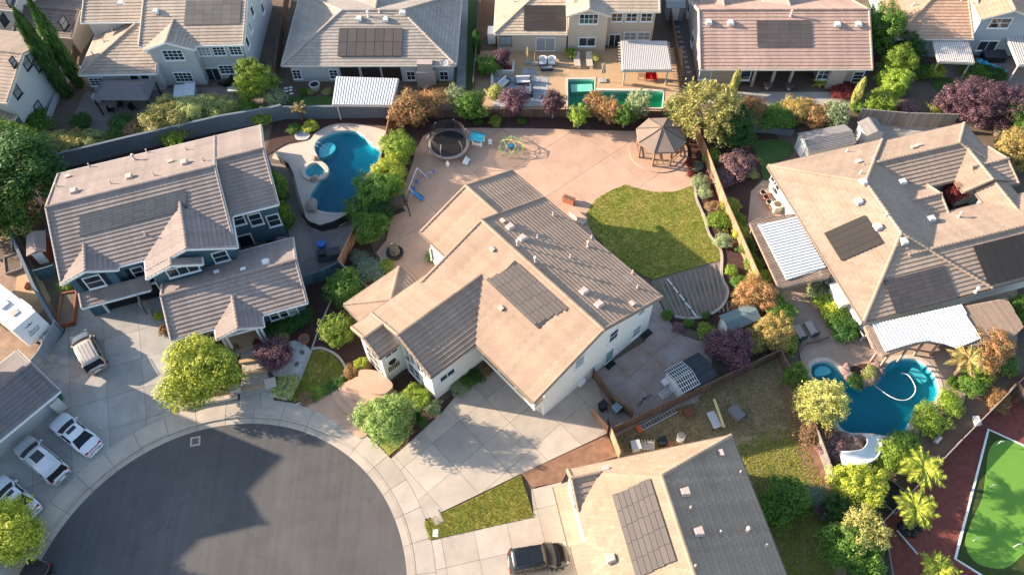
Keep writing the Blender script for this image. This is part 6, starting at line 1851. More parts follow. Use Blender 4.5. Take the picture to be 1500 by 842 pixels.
def shed(label, px, w, d, hgt, az, mw, mr, rise=.35, ridge='u', name='shed', door=None, ribs=True, doorface='-v'):
    p = at(*px)
    t = thing(name, label, 'shed', (p.x, p.y, 0), az)
    MB().box(-w / 2, w / 2, -d / 2, d / 2, 0, hgt).build('wall', mw, t)
    e = .15
    zr = hgt + rise
    if ridge == 'u':
        q = [[(-w / 2 - e, -d / 2 - e, hgt), (w / 2 + e, -d / 2 - e, hgt), (w / 2 + e, 0, zr), (-w / 2 - e, 0, zr)], [(w / 2 + e, d / 2 + e, hgt), (-w / 2 - e, d / 2 + e, hgt), (-w / 2 - e, 0, zr), (w / 2 + e, 0, zr)]]
        gb = [[(-w / 2, -d / 2, hgt), (-w / 2, d / 2, hgt), (-w / 2, 0, zr - .04)], [(w / 2, d / 2, hgt), (w / 2, -d / 2, hgt), (w / 2, 0, zr - .04)]]
    else:
        q = [[(-w / 2 - e, d / 2 + e, hgt), (-w / 2 - e, -d / 2 - e, hgt), (0, -d / 2 - e, zr), (0, d / 2 + e, zr)], [(w / 2 + e, -d / 2 - e, hgt), (w / 2 + e, d / 2 + e, hgt), (0, d / 2 + e, zr), (0, -d / 2 - e, zr)]]
        gb = [[(-w / 2, -d / 2, hgt), (w / 2, -d / 2, hgt), (0, -d / 2, zr - .04)], [(w / 2, d / 2, hgt), (-w / 2, d / 2, hgt), (0, d / 2, zr - .04)]]
    for f in gb: MB().add(f, [(0, 1, 2)]).build('gable', mw, t)
    for f in q:
        f = [Vector(v) for v in f]
        mb = MB()
        n = 8
        for i in range(n):
            A, B = f[0].lerp(f[3], i / n), f[0].lerp(f[3], (i + 1) / n)
            D_, C_ = f[1].lerp(f[2], i / n), f[1].lerp(f[2], (i + 1) / n)
            up, u2 = Vector((0, 0, .06)), Vector((0, 0, .03))
            mb.add([A + up, D_ + up, C_ + u2, B + u2, A, D_, C_, B], [(0, 1, 2, 3), (4, 5, 1, 0), (7, 6, 5, 4), (5, 6, 2, 1), (3, 7, 4, 0)])
        mb.build('roof_slope', mr, t)
    if door:
        s = {'-v': (0, -d / 2, 180), '-u': (-w / 2, 0, 90), '+u': (w / 2, 0, -90)}[doorface]
        MB().box(-.45, .45, -.02, .04, .05, min(1.8, hgt - .1)).box(-.5, .5, -.02, .03, min(1.8, hgt - .1), min(1.88, hgt - .02)).build('door', door, t, loc=(s[0], s[1], 0), rot=(0, 0, radians(s[2])))
    return t
shed('grey shed with grey shingle roof behind the sand roof house', (1203, 222), 5.0, 2.5, 1.9, 12, S_GREY, mat('grey_shingle', (.22, .20, .19), .9, .12, 2, island=.1, fine=.1), .5, door=WHITE, doorface='-u')
shed('small grey shed beside the weathered wooden fence', (1268, 205), 1.9, 1.8, 1.8, 12, S_GREY, mat('grey_shingle', (.22, .20, .19)), .5, ridge='v')
shed('grey green plastic shed beside the orange shrub tree', (1078, 480), 3.0, 1.5, 1.75, 22, mat('beige_plastic', (.5, .46, .4), .7), mat('green_grey_roof', (.15, .19, .185), .6, .08, island=.05), .3, door=WHITE, doorface='-u')
shed('white plastic shed with black shingle roof on the side yard paving', (1007, 560), 3.3, 2.3, 1.7, 28, mat('white_plastic', (.6, .63, .66), .6, .05), mat('black_shingle', (.035, .04, .045), .85, .2, 3, island=.2), .45, door=mat('white_plastic', (.6, .63, .66)), doorface='-u')
shed('small barn red shed beside the blue house', (66, 372), 1.5, 2.4, 1.7, 17, mat('barn_red', (.25, .045, .03), .8, .1), R_BLUE, .3, ridge='v', door=WHITE)
shed('grey garden shed between the beige and rose roof houses', (986, 24), 2.0, 1.7, 1.9, -3, S_BGREY, S_GREY, .2, door=WHITE)

# ================================================================== play things on the pink patio
p = at(658, 218)
t = thing('trampoline', 'large round trampoline with black net enclosure', 'trampoline', (p.x, p.y, 0))
RT = 2.15
MB().lathe([(1.92, .74), (1.92, .76)], 40).build('jump_mat', mat('black_mat', (.02, .02, .022), .8), t)
mb = MB(); n = 40
for k in range(n):
    a, b = 2 * pi * k / n, 2 * pi * (k + 1) / n
    mb.add([(1.9 * cos(a), 1.9 * sin(a), .78), (1.9 * cos(b), 1.9 * sin(b), .78), (RT * cos(b), RT * sin(b), .8), (RT * cos(a), RT * sin(a), .8), (RT * 1.01 * cos(b), RT * 1.01 * sin(b), .68), (RT * 1.01 * cos(a), RT * 1.01 * sin(a), .68)], [(0, 1, 2, 3), (3, 2, 4, 5)])
mb.build('edge_pad', mat('grey_tan_pad', (.33, .29, .26), .7, .15, 3), t)
for k in range(6):
    a = 2 * pi * k / 6 + .2
    MB().tube([(RT * 1.03 * cos(a), RT * 1.03 * sin(a), 0), (RT * 1.05 * cos(a), RT * 1.05 * sin(a), 2.0), (1.9 * cos(a), 1.9 * sin(a), 2.5)], .035, 6).build('pole', mat('pole_grey', (.35, .35, .36), .5), t)
net = bpy.data.materials.new('net'); net.use_nodes = True
_n = net.node_tree; _t = _n.nodes.new('ShaderNodeBsdfTransparent'); _m = _n.nodes.new('ShaderNodeMixShader'); _m.inputs[0].default_value = .6
_n.nodes['Principled BSDF'].inputs['Base Color'].default_value = (.05, .045, .045, 1)
_n.links.new(_t.outputs[0], _m.inputs[1]); _n.links.new(_n.nodes['Principled BSDF'].outputs[0], _m.inputs[2]); _n.links.new(_m.outputs[0], _n.nodes['Material Output'].inputs['Surface'])
mb = MB(); n = 36
for k in range(n):
    a, b = 2 * pi * k / n, 2 * pi * (k + 1) / n
    mb.add([(1.9 * cos(a), 1.9 * sin(a), .8), (1.9 * cos(b), 1.9 * sin(b), .8), (1.88 * cos(b), 1.88 * sin(b), 2.45), (1.88 * cos(a), 1.88 * sin(a), 2.45)], [(0, 1, 2, 3)])
mb.build('safety_net', net, t)

BLUEP = mat('blue_plastic', (.03, .17, .42), .4, .05); TEALP = mat('teal_plastic', (.03, .30, .42), .4, .05)
p = at(701, 210)
t = thing('playhouse', 'small white playhouse with teal roof beside the trampoline', 'playhouse', (p.x, p.y, 0), -20)
for sx in (-1, 1):
    for sy in (-1, 1): MB().box(sx * .5 - .07, sx * .5 + .07, sy * .4 - .07, sy * .4 + .07, 0, 1.0).build('post', WHITE, t)
MB().box(-.5, .5, -.43, -.37, 0, .45).box(-.5, .5, .37, .43, 0, .9).build('wall', WHITE, t)
MB().add([(-.75, -.65, .95), (.75, -.65, .95), (.75, 0, 1.4), (-.75, 0, 1.4), (-.75, .65, .95), (.75, .65, .95)], [(0, 1, 2, 3), (3, 2, 5, 4)]).build('roof', TEALP, t)
p = at(718, 212)
t = thing('toy_chair', 'tiny white toy chair between playhouse and dome climber', 'toy chair', (p.x, p.y, 0))
MB().box(-.2, .2, -.2, .2, .25, .3).build('seat', WHITE, t); MB().box(-.2, .2, .16, .2, .3, .65).build('backrest', WHITE, t)
for sx in (-.18, .18):
    for sy in (-.18, .18): MB().box(sx - .02, sx + .02, sy - .02, sy + .02, 0, .25).build('leg', WHITE, t)
# dome climber
p = at(749, 219)
t = thing('dome_climber', 'green and yellow metal bar dome climber on the patio', 'climbing dome', (p.x, p.y, 0))
D_ = []
for lv, (r, z, n, o) in enumerate(((1.45, 0.03, 10, 0), (1.3, .7, 10, .5), (.85, 1.2, 5, .25), (0, 1.45, 1, 0))):
    D_.append([Vector((r * cos(2 * pi * (k + o) / n), r * sin(2 * pi * (k + o) / n), z)) for k in range(n)])
def near(a, S, n): return sorted(S, key=lambda b: (a - b).length)[:n]
GB, YB = mat('green_bar', (.10, .40, .22), .5), mat('yellow_bar', (.55, .50, .12), .5)
for i in range(3):
    for a in D_[i]:
        for b in near(a, [q for q in D_[i] if q is not a], 2 if len(D_[i]) > 1 else 0):
            if (b - a).length < 1.15 and (a.x, a.y) < (b.x, b.y): MB().tube([a, b], .025, 5).build('bar', GB, t)
    for b in D_[i + 1]:
        for a in near(b, D_[i], 2 if i < 2 else 5): MB().tube([a, b], .025, 5).build('bar', YB, t)
p = at(749, 217)
o = MB().blob((0, 0, .25), .35, .3, .25, 3).build('toy_ball_seat', BLUEP, None, loc=(p.x, p.y, .06)); tag(o, 'dark blue toy lying inside the dome climber', 'toy')
p = at(684, 239)
t = thing('toy_bench', 'small white and blue toy bench in front of the trampoline', 'toy bench', (p.x, p.y, 0), 70)
MB().box(-.45, .45, -.22, .1, .25, .32).build('seat', WHITE, t); MB().box(-.45, .45, .12, .3, .25, .5).build('backrest', WHITE, t); MB().box(-.42, -.3, -.2, .3, 0, .25).box(.3, .42, -.2, .3, 0, .25).build('side', TEALP, t)
# swing set with slide
p = at(608, 262)
t = thing('swing_set', 'white and blue metal swing set with a blue slide', 'swing set', (p.x, p.y, 0), 0)
def W3(px, py, z): q = at(px, py, z); return q - Vector((p.x, p.y, 0))
SW = mat('white_blue_tube', (.55, .57, .62), .4); 
b0, b1 = W3(611, 246, 1.75), W3(599, 275, 1.75)
MB().tube([b0, b1], .035, 6).build('top_bar', SW, t)
for b, s in ((b0, 1), (b1, -1)):
    MB().tube([b, Vector((b.x - .8, b.y + s * .25, 0))], .03, 6).build('leg', SW, t); MB().tube([b, Vector((b.x + .9, b.y + s * .15, 0))], .03, 6).build('leg', SW, t)
for f in (.25, .6):
    q = b0.lerp(b1, f)
    MB().tube([q + Vector((-.0, .2, 0)), q + Vector((0, .2, -1.3))], .012, 4).tube([q + Vector((0, -.2, 0)), q + Vector((0, -.2, -1.3))], .012, 4).build('chain', STEEL, t)
    MB().box(q.x - .15, q.x + .15, q.y - .25, q.y + .25, .42, .47).build('swing_seat', BLUEP, t)
q0, q1 = W3(604, 281, 1.1), W3(621, 293, .1)
d = (q1 - q0).normalized(); sd_ = Vector((-d.y, d.x, 0)).normalized() * .25
mb = MB()
for k in range(8):
    a, b = q0.lerp(q1, k / 8), q0.lerp(q1, (k + 1) / 8)
    wv = Vector((0, 0, .06 * sin(k * 1.2)))
    mb.add([a - sd_ + wv, a + sd_ + wv, b + sd_, b - sd_, a - sd_ + Vector((0, 0, .15)), b - sd_ + Vector((0, 0, .15)), a + sd_ + Vector((0, 0, .15)), b + sd_ + Vector((0, 0, .15))], [(0, 1, 2, 3), (0, 3, 5, 4), (1, 6, 7, 2)])
mb.build('slide', BLUEP, t)
for s in (-1, 1): MB().tube([q0 + sd_ * s, Vector((q0.x - .4, q0.y, 0)) + sd_ * s], .03, 5).build('ladder_rail', SW, t)
g2 = at(628, 258)
t = thing('rocking_glider', 'white and purple rocking glider toy right of the swing set', 'rocking toy', (g2.x, g2.y, 0), 30)
MB().tube([(-.8, 0, .1), (0, 0, .6), (.8, 0, .1)], .03, 6).build('beam', SW, t); MB().box(-.75, -.5, -.15, .15, .3, .38).box(.5, .75, -.15, .15, .3, .38).build('seat', mat('purple_plastic', (.20, .16, .42), .5), t); MB().tube([(0, -.5, 0), (0, 0, .62), (0, .5, 0)], .03, 6).build('frame', BLUEP, t)
p = at(656, 243)
o = MB().lathe([(.16, 0), (.2, .1), (.2, .42), (.12, .5), (.1, .62), (.02, .66)], 10).build('garden_gnome', WHITE, None, loc=(p.x, p.y, .06)); tag(o, 'small white garden figure at the trampoline edge', 'figurine')
# wooden swing bench frame
p = at(582, 315)
t = thing('wooden_swing', 'dark wooden arbour swing at the left of the pink patio', 'swing', (p.x, p.y, 0), 25)
for sx in (-1.1, 1.1):
    MB().bar((sx, -.8, 0), (sx, -.35, 2.0), .1).bar((sx, .8, 0), (sx, .35, 2.0), .1).bar((sx, -.5, 1.0), (sx, .5, 1.0), .07).bar((sx, -.4, 1.5), (sx, .4, 1.5), .07).build('side_frame', WOOD_K, t)
mb = MB()
for k in range(7): mb.bar((-1.25, -.5 + k * .17, 2.05), (1.25, -.5 + k * .17, 2.05), .07, .05)
mb.build('top_slats', WOOD_K, t)
mb = MB()
for k in range(5): mb.bar((-.85, -.25 + k * .12, .5), (.85, -.25 + k * .12, .5), .09, .03)
for k in range(4): mb.bar((-.85, .3 + k * .03, .6 + k * .13), (.85, .3 + k * .03, .6 + k * .13), .03, .09)
mb.build('swing_seat', WOOD_K, t); MB().bar((-.8, 0, .5), (-.8, 0, 2.0), .02).bar((.8, 0, .5), (.8, 0, 2.0), .02).build('chain', STEEL, t)
# fountain
p = at(579, 373)
t = thing('stone_fountain', 'grey tiered stone fountain standing in a dark basin on the patio', 'fountain', (p.x, p.y, 0))
FS = mat('mossy_stone', (.15, .13, .10), .9, .25, 4, bump=.8, bscale=12)
MB().lathe([(.75, 0.05), (.85, .3), (.85, .42), (.7, .42), (.66, .3), (.2, .28)], 20).build('basin', mat('dark_basin', (.04, .04, .04), .7), t)
MB().lathe([(.5, .3), (.55, .55), (.42, .75), (.46, 1.0), (.34, 1.15), (.36, 1.4), (.22, 1.55), (.18, 1.8), (.05, 1.9)], 9).build('tiers', FS, t)
p = at(566, 380)
o = MB().prism([(1.35 * cos(k * pi / 16), 1.35 * sin(k * pi / 16)) for k in range(32)], 0, .085).build('fountain_pad', PINK, None, loc=(at(577, 378).x, at(577, 378).y, 0)); tag(o, 'round pink concrete pad under the grey fountain', 'pad')
p = at(833, 297)
t = thing('planter_box', 'brown wooden box standing on the patio beside the lawn', 'box', (p.x, p.y, 0), -30)
MB().box(-.6, .6, -.25, .25, 0, .7).box(-.64, .64, -.29, .29, .7, .75).build('body', TERRA, t); MB().box(-.5, .5, -.2, .2, .751, .78).build('lid', WOOD_D, t)
p = at(846, 320)
t = thing('side_structure', 'pale low wall bench against the white house by the lawn', 'bench', (p.x, p.y, 0), -50)
MB().box(-.9, .9, -.3, .3, 0, .55).build('seat_block', S_WHITE, t); MB().box(-.95, .95, -.35, .35, .55, .62).build('cap', PINK, t)

# ================================================================== side yard and dry yard things
def bin_(label, px, m, w=.6, hgt=1.0, az=0, lid=None):
    p = at(*px)
    t = thing('wheelie_bin', label, 'bin', (p.x, p.y, .05), az)
    k = .8
    MB().add([(-w / 2 * k, -w / 2 * k, 0), (w / 2 * k, -w / 2 * k, 0), (w / 2 * k, w / 2 * k, 0), (-w / 2 * k, w / 2 * k, 0), (-w / 2, -w / 2, hgt), (w / 2, -w / 2, hgt), (w / 2, w / 2, hgt), (-w / 2, w / 2, hgt)], [(3, 2, 1, 0), (4, 5, 6, 7), (0, 1, 5, 4), (1, 2, 6, 5), (2, 3, 7, 6), (3, 0, 4, 7)]).build('body', m, t)
    MB().box(-w / 2 - .03, w / 2 + .03, -w / 2 - .05, w / 2 + .05, hgt, hgt + .06).box(-w / 2, w / 2, w / 2, w / 2 + .1, hgt - .08, hgt).build('lid', lid or m, t)
    for s in (-1, 1): MB().lathe([(.1, -.03), (.1, .03)], 10).build('wheel', BLACKP, t, loc=(s * w * .45, w * .45, .1), rot=(0, radians(90), 0))
    return t
bin_('black wheelie bin behind the brown screen by the driveway', (882, 600), BLACKP, az=-50); bin_('grey blue wheelie bin behind the brown screen by the driveway', (902, 604), mat('grey_blue_plastic', (.17, .24, .28), .6), az=-50)
bin_('pale grey bin first in the row beside the buff roof house', (930, 658), BOXG, .7, .9, az=10); bin_('black round bin beside the cluttered row at the buff roof house', (969, 651), BLACKP, .6, .8, az=5)
p = at(948, 656); o = MB().box(-.5, .5, -.35, .35, .5, .6)
for k in range(5): o.bar((-.5 + k * .25, -.35, 0), (-.5 + k * .25, .35, .9), .05)
tag(o.build('folded_chair', mat('tan_plastic', (.42, .35, .28), .7), None, loc=(p.x, p.y, 0)), 'tan folded chairs leaning between the bins', 'chair')
p = at(996, 643); t = thing('water_cooler', 'white round barrel with tan lid in the dry yard', 'barrel', (p.x, p.y, 0)); MB().lathe([(.3, 0), (.34, .3), (.34, .7), (.28, .8)], 14).build('body', WHITE, t); MB().lathe([(.3, .8), (.26, .88)], 14).build('lid', STONE, t)
p = at(982, 652); o = MB().lathe([(.2, 0), (.26, .4), (.24, .42)], 10).build('flower_pot', TERRA, None, loc=(p.x, p.y, 0)); tag(o, 'small terracotta pot at the end of the bin row', 'pot')
a, b = at(937, 629), at(990, 601)
t = thing('extension_ladder', 'long pale ladder lying on the dry yard with an orange end', 'ladder', (a.x, a.y, .1), math.degrees(atan2(b.y - a.y, b.x - a.x)))
Ln = (b - a).length
MB().box(0, Ln, -.26, -.19, 0, .09).build('rail', STEEL, t); MB().box(0, Ln, .19, .26, 0, .09).build('rail', STEEL, t)
mb = MB()
for k in range(int(Ln / .3)): mb.box(.2 + k * .3, .25 + k * .3, -.19, .19, .02, .07)
mb.build('rungs', STEEL, t); MB().box(-.25, .15, -.3, .3, -.02, .14).build('end_cap', mat('orange_plastic', (.65, .12, .02), .5), t)
p = at(1044, 619); t = thing('work_table', 'grey rectangular table on the dry yard', 'table', (p.x, p.y, 0), -75)
MB().box(-.75, .75, -.36, .36, .6, .66).build('top', BOXG, t)
for sx in (-.68, .68):
    for sy in (-.3, .3): MB().box(sx - .03, sx + .03, sy - .03, sy + .03, 0, .6).build('leg', METAL, t)
a, b = at(1043, 591), at(1058, 631); o = MB().bar((a.x, a.y, .9), (b.x, b.y, .75), .22, .06).build('timber_plank', mat('yellow_timber', (.55, .45, .18), .7), None); tag(o, 'long yellow timber plank leaning across the grey table', 'plank')
p = at(1008, 606); t = thing('fire_pit', 'rusty brown fire pit on the dry yard', 'fire pit', (p.x, p.y, 0), 20); MB().box(-.4, .4, -.35, .35, .15, .55).build('bowl', mat('rust', (.16, .06, .035), .9, .2), t)
for sx in (-.35, .35):
    for sy in (-.3, .3): MB().box(sx - .03, sx + .03, sy - .03, sy + .03, 0, .2).build('leg', METAL, t)
p = at(1077, 608); t = thing('storage_chest', 'dark grey storage chest on the dry yard', 'chest', (p.x, p.y, 0), -55); MB().box(-.6, .6, -.4, .4, 0, .6).build('body', mat('grey_wood_chest', (.16, .15, .15), .8), t); MB().box(-.64, .64, -.44, .44, .6, .68).build('lid', mat('grey_wood_chest', (.16, .15, .15)), t)
for k, (x, y) in enumerate(((1005, 546), (971, 571))):
    p = at(x - 25 if k == 0 else x + 6, y + 10)
o = MB(); p = at(975, 562); t = thing('garden_cart', 'white square tub beside the white plastic shed', 'tub', (p.x, p.y, .05), 30); MB().box(-.35, .35, -.3, .3, .1, .5).build('tub', WHITE, t); MB().box(-.3, .3, -.25, .25, 0, .1).build('base', BLACKP, t)
p = at(975, 577); t = thing('wire_rack', 'white wire rack lying beside the white shed', 'rack', (p.x, p.y, .05), 35); mb = MB()
for k in range(9): mb.bar((-.6 + k * .15, -.3, .3), (-.6 + k * .15, .3, .3), .03)
for k in range(3): mb.bar((-.6, -.3 + k * .3, .3), (.6, -.3 + k * .3, .3), .03)
mb.build('grid', WHITE, t); MB().box(-.6, -.56, -.3, .3, 0, .3).box(.56, .6, -.3, .3, 0, .3).build('leg', WHITE, t)
def bicycle(label, px, az):
    p = at(*px); t = thing('bicycle', label, 'bicycle', (p.x, p.y, .06), az)
    for x in (-.5, .5):
        w = MB().tube([(x + .32 * cos(k * pi / 9), 0, .33 + .32 * sin(k * pi / 9)) for k in range(18)], .022, 5, closed=True).build('wheel', BLACKP, t)
        mb = MB()
        for k in range(6): mb.bar((x, 0, .33), (x + .31 * cos(k * pi / 3), 0, .33 + .31 * sin(k * pi / 3)), .008)
        mb.build('spokes', STEEL, w)
    MB().tube([(-.5, 0, .33), (-.15, 0, .75), (.35, 0, .78), (.5, 0, .33)], .022, 5).tube([(-.15, 0, .75), (-.05, 0, .32), (.35, 0, .78)], .02, 5).tube([(-.5, 0, .33), (-.05, 0, .32)], .016, 5).build('frame', METAL, t)
    MB().box(-.28, -.04, -.06, .06, .82, .88).bar((-.15, 0, .7), (-.15, 0, .84), .03).build('saddle', BLACKP, t); MB().tube([(.33, -.26, .95), (.36, 0, .9), (.33, .26, .95)], .015, 5).bar((.35, 0, .75), (.36, 0, .9), .03).build('handlebar', METAL, t)
bicycle('dark bicycle parked against the brown fence on the side yard', (943, 589), 35)

# ================================================================== blue house surroundings
p = at(103, 456); t = thing('raised_planter', 'long rust red raised planter of soil beside the blue garage', 'planter', (p.x, p.y, 0), 100)
for s in (-1, 1): MB().box(-1.75, 1.75, s * .68 - .07, s * .68 + .07, 0, .75).build('side_board', mat('rust_red_wood', (.28, .09, .05), .8, .12), t); MB().box(s * 1.75 - .07, s * 1.75 + .07, -.61, .61, 0, .74).build('end_board', mat('rust_red_wood', (.28, .09, .05)), t)
MB().box(-1.68, 1.68, -.61, .61, 0, .6).build('soil', SOIL, t)
for k, (x, y) in enumerate(((21, 387), (8, 367))):
    p = at(x, y); t = thing('raised_planter', ['timber framed vegetable bed in the chip yard nearest the trailer', 'timber framed vegetable bed farther up the chip yard'][k], 'planter', (p.x, p.y, 0), 112)
    for s in (-1, 1): MB().box(-1.1, 1.1, s * .75 - .05, s * .75 + .05, 0, .35).build('side_board', WOOD_G, t); MB().box(s * 1.1 - .05, s * 1.1 + .05, -.7, .7, 0, .35).build('end_board', WOOD_G, t)
    MB().box(-1.05, 1.05, -.7, .7, 0, .25).build('soil', SOIL, t)
p = at(65, 273)
for k in range(2):
    p = at(62 + k * 4, 276 - k * 5); t = thing('toy_car_seat', ['front red seat of the pair beside the blue house corner', 'rear red seat of the pair beside the blue house corner'][k], 'chair', (p.x, p.y, 0), 30)
    MB().box(-.4, .4, -.3, .3, .25, .4).build('seat', mat('red_plastic', (.5, .03, .03), .5), t); MB().box(-.4, .4, .22, .32, .4, .8).build('backrest', mat('red_plastic', (.5, .03, .03)), t); MB().box(-.35, .35, -.25, .25, 0, .25).build('base', BLACKP, t)
p = at(46, 300); t = thing('arbour_bench', 'white slatted arbour behind the red seats', 'arbour', (p.x, p.y, 0), 20); mb = MB()
for k in range(9): mb.bar((-1 + k * .25, -.6, 1.9), (-1 + k * .25, .6, 1.9), .06, .06)
mb.build('top_slats', WHITE, t)
for sx in (-1, 1):
    for sy in (-.5, .5): MB().box(sx - .05, sx + .05, sy - .05, sy + .05, 0, 1.9).build('post', WHITE, t)
def boulder(label, px, r, seed, m=STONE, flat=.6):
    p = at(*px); o = MB().blob((0, 0, r * flat * .6), r, r * .75, r * flat, seed, 2, .15).build('boulder', m, None, smooth=False, loc=(p.x, p.y, 0)); o.rotation_euler = (0, 0, seed); tag(o, label, 'boulder'); return o
boulder('large tan boulder at the near end of the kidney pool', (458, 303), .85, 5, mat('grey_tan_rock', (.32, .27, .22), .9, .2, 2.5, bump=.8, bscale=8)); boulder('tan boulder above the round spa', (462, 234), .5, 6); boulder('tan boulder below the round spa', (461, 263), .5, 7); boulder('terracotta boulder in the chip yard corner', (41, 420), .45, 8, TERRA); boulder('brown boulder by the blue house patio door', (414, 356), .75, 9, mat('mauve_rock', (.22, .15, .13), .9, .2, 3, bump=.6))
p = at(464, 221); t = thing('pool_rail', 'curved steel hand rail at the kidney pool steps', 'hand rail', (p.x, p.y, 0), -25)
for s in (0, .5): MB().tube([(-.2, s, 0), (-.2, s, .8), (.3, s, .85), (1.2, s, .3), (1.25, s, -.2)], .025, 6).build('rail', STEEL, t)
p = at(483, 378); t = thing('outdoor_kitchen', 'dark barbecue island with blue bucket on the blue house paving', 'barbecue', (p.x, p.y, 0), 12)
MB().box(-1.1, 1.1, -.4, .4, 0, .9).build('counter', mat('teal_grey_stone', (.10, .12, .13), .8), t); MB().box(-1.15, 1.15, -.45, .45, .9, .97).build('worktop', METAL, t); MB().box(-.9, -.2, -.35, .35, .97, 1.2).build('grill', BLACKP, t)
p = at(472, 361); o = MB().lathe([(.35, 0), (.45, .5), (.4, .55), (.1, .5)], 12).build('bucket', mat('bright_blue_plastic', (.02, .13, .45), .5), None, loc=(p.x, p.y, 0)); tag(o, 'bright blue round tub behind the barbecue island', 'tub')
for k, (x, y, l) in enumerate(((398, 364, 'left dark patio chair at the blue house door'), (388, 372, 'dark patio chair nearest the blue house low roof'))):
    p = at(x, y); t = thing('patio_chair', l, 'chair', (p.x, p.y, 0), 40 * k)
    MB().box(-.3, .3, -.3, .3, .38, .45).build('seat', BLACKP, t); MB().box(-.3, .3, .24, .3, .45, .95).build('backrest', BLACKP, t)
    for sx in (-.26, .26):
        for sy in (-.26, .26): MB().box(sx - .025, sx + .025, sy - .025, sy + .025, 0, .38).build('leg', BLACKP, t)
p = at(217, 462); t = thing('basketball_stand', 'portable basketball hoop stand beside the blue house low roof', 'basketball hoop', (p.x, p.y, .08), 20)
MB().box(-.4, .4, -.5, .5, 0, .2).build('base', mat('pink_grey_base', (.4, .3, .28), .7), t); MB().tube([(0, 0, .2), (.1, 0, 2.4)], .05, 6).build('pole', METAL, t); MB().box(.12, .16, -.55, .55, 1.9, 2.6).build('backboard', mat('clear_board', (.35, .42, .38), .3), t); MB().tube([(.4 + .23 * cos(k * pi / 6), .23 * sin(k * pi / 6), 2.0) for k in range(12)], .015, 5, closed=True).build('hoop', mat('orange_plastic', (.65, .12, .02)), t)
p = at(447, 500); t = thing('flower_pot', 'red terracotta pot standing in the dark mulch', 'pot', tuple(p)); MB().lathe([(.35, 0), (.5, .5), (.5, .55), (.42, .55), (.4, .4)], 16).build('pot', TERRA, t); MB().lathe([(.4, .35), (.4, .42)], 16).build('soil', SOIL, t)
p = at(347, 521); o = MB().lathe([(.3, 0), (.42, .5), (.36, .55), (.3, .4)], 14).build('flower_pot', CONC_G, None, loc=(p.x, p.y, .1)); tag(o, 'grey urn beside the steps below the blue porch', 'pot')
for k, (x, y) in enumerate(((435, 534), (443, 517))): boulder(['small dark rock in the pale gravel bed nearest the plum tree', 'small dark rock higher in the pale gravel bed'][k], (x, y), .25, 20 + k, FS)

# trailer
pa, pb = at(38, 492, 0), at(-40, 420, 0)
fr = at(33, 488); az = 146
t = thing('travel_trailer', 'white caravan trailer parked behind the grey gate', 'trailer', (0, 0, 0))
c0, c1, c2 = at(37, 501, .75), at(69, 472, .75), at(20, 484, 2.95)
A1, A2 = at(52, 456, 2.95), at(18, 484, 2.95)
mid = (A1 + A2) / 2; dirv = Vector((A1.x - A2.x, A1.y - A2.y, 0)).normalized(); fwd = Vector((dirv.y, -dirv.x, 0))
if fwd.y > 0: fwd = -fwd
ax = math.degrees(atan2(fwd.y, fwd.x))
t.location = (mid.x, mid.y, 0); t.rotation_euler = (0, 0, radians(ax))
RVW = mat('white_fibreglass', (.62, .60, .57), .35, .05, .6, coat=.3)
w2 = (A1 - A2).length / 2
mb = MB()
sec = [(-8, .55), (.25, .55), (.95, .95), (1.0, 1.4), (0, 2.95), (-8, 2.95)]
n = len(sec)
mb.add([(x, -w2, z) for x, z in sec] + [(x, w2, z) for x, z in sec], [tuple(range(n)), tuple(reversed(range(n, 2 * n)))] + [((i + 1) % n, i, n + i, n + (i + 1) % n) for i in range(n)])
mb.build('body', RVW, t)
MB().box(-3.4, -2.6, -.4, .4, 2.95, 3.12).build('roof_hatch', RVW, t); MB().box(-1.7, -1.1, -.25, .35, 2.95, 3.05).build('roof_vent', mat('tan_plastic', (.42, .35, .28)), t); MB().box(-2.2, -.6, w2 - .1, w2 + .12, 2.7, 2.98).build('awning', WHITE, t)
MB().bar((.3, -.7, .5), (1.9, 0, .5), .1).bar((.3, .7, .5), (1.9, 0, .5), .1).build('hitch_frame', METAL, t)
for s in (-.2, .2): MB().lathe([(.17, 0), (.19, .1), (.19, .5), (.08, .6)], 12).build('gas_bottle', WHITE, t, loc=(1.15, s, .55))
for s in (-1, 1):
    for x in (-4.2, -3.3): MB().lathe([(.36, -.12), (.36, .12)], 16).build('wheel', BLACKP, t, loc=(x, s * (w2 - .05), .36), rot=(radians(90), 0, 0))
LOGO = mat('dark_grey_print', (.06, .06, .07), .5)
cu = bpy.data.curves.new('lettering', 'FONT'); cu.body = 'Jayco'; cu.size = .5; cu.align_x = 'CENTER'; cu.shear = .3; cu.extrude = .004
tmp = bpy.data.objects.new('lettering', cu); COL.objects.link(tmp)
me = bpy.data.meshes.new_from_object(tmp.evaluated_get(bpy.context.evaluated_depsgraph_get())); bpy.data.objects.remove(tmp)
me.materials.append(LOGO)
lg = bpy.data.objects.new('lettering', me); COL.objects.link(lg); lg.parent = t
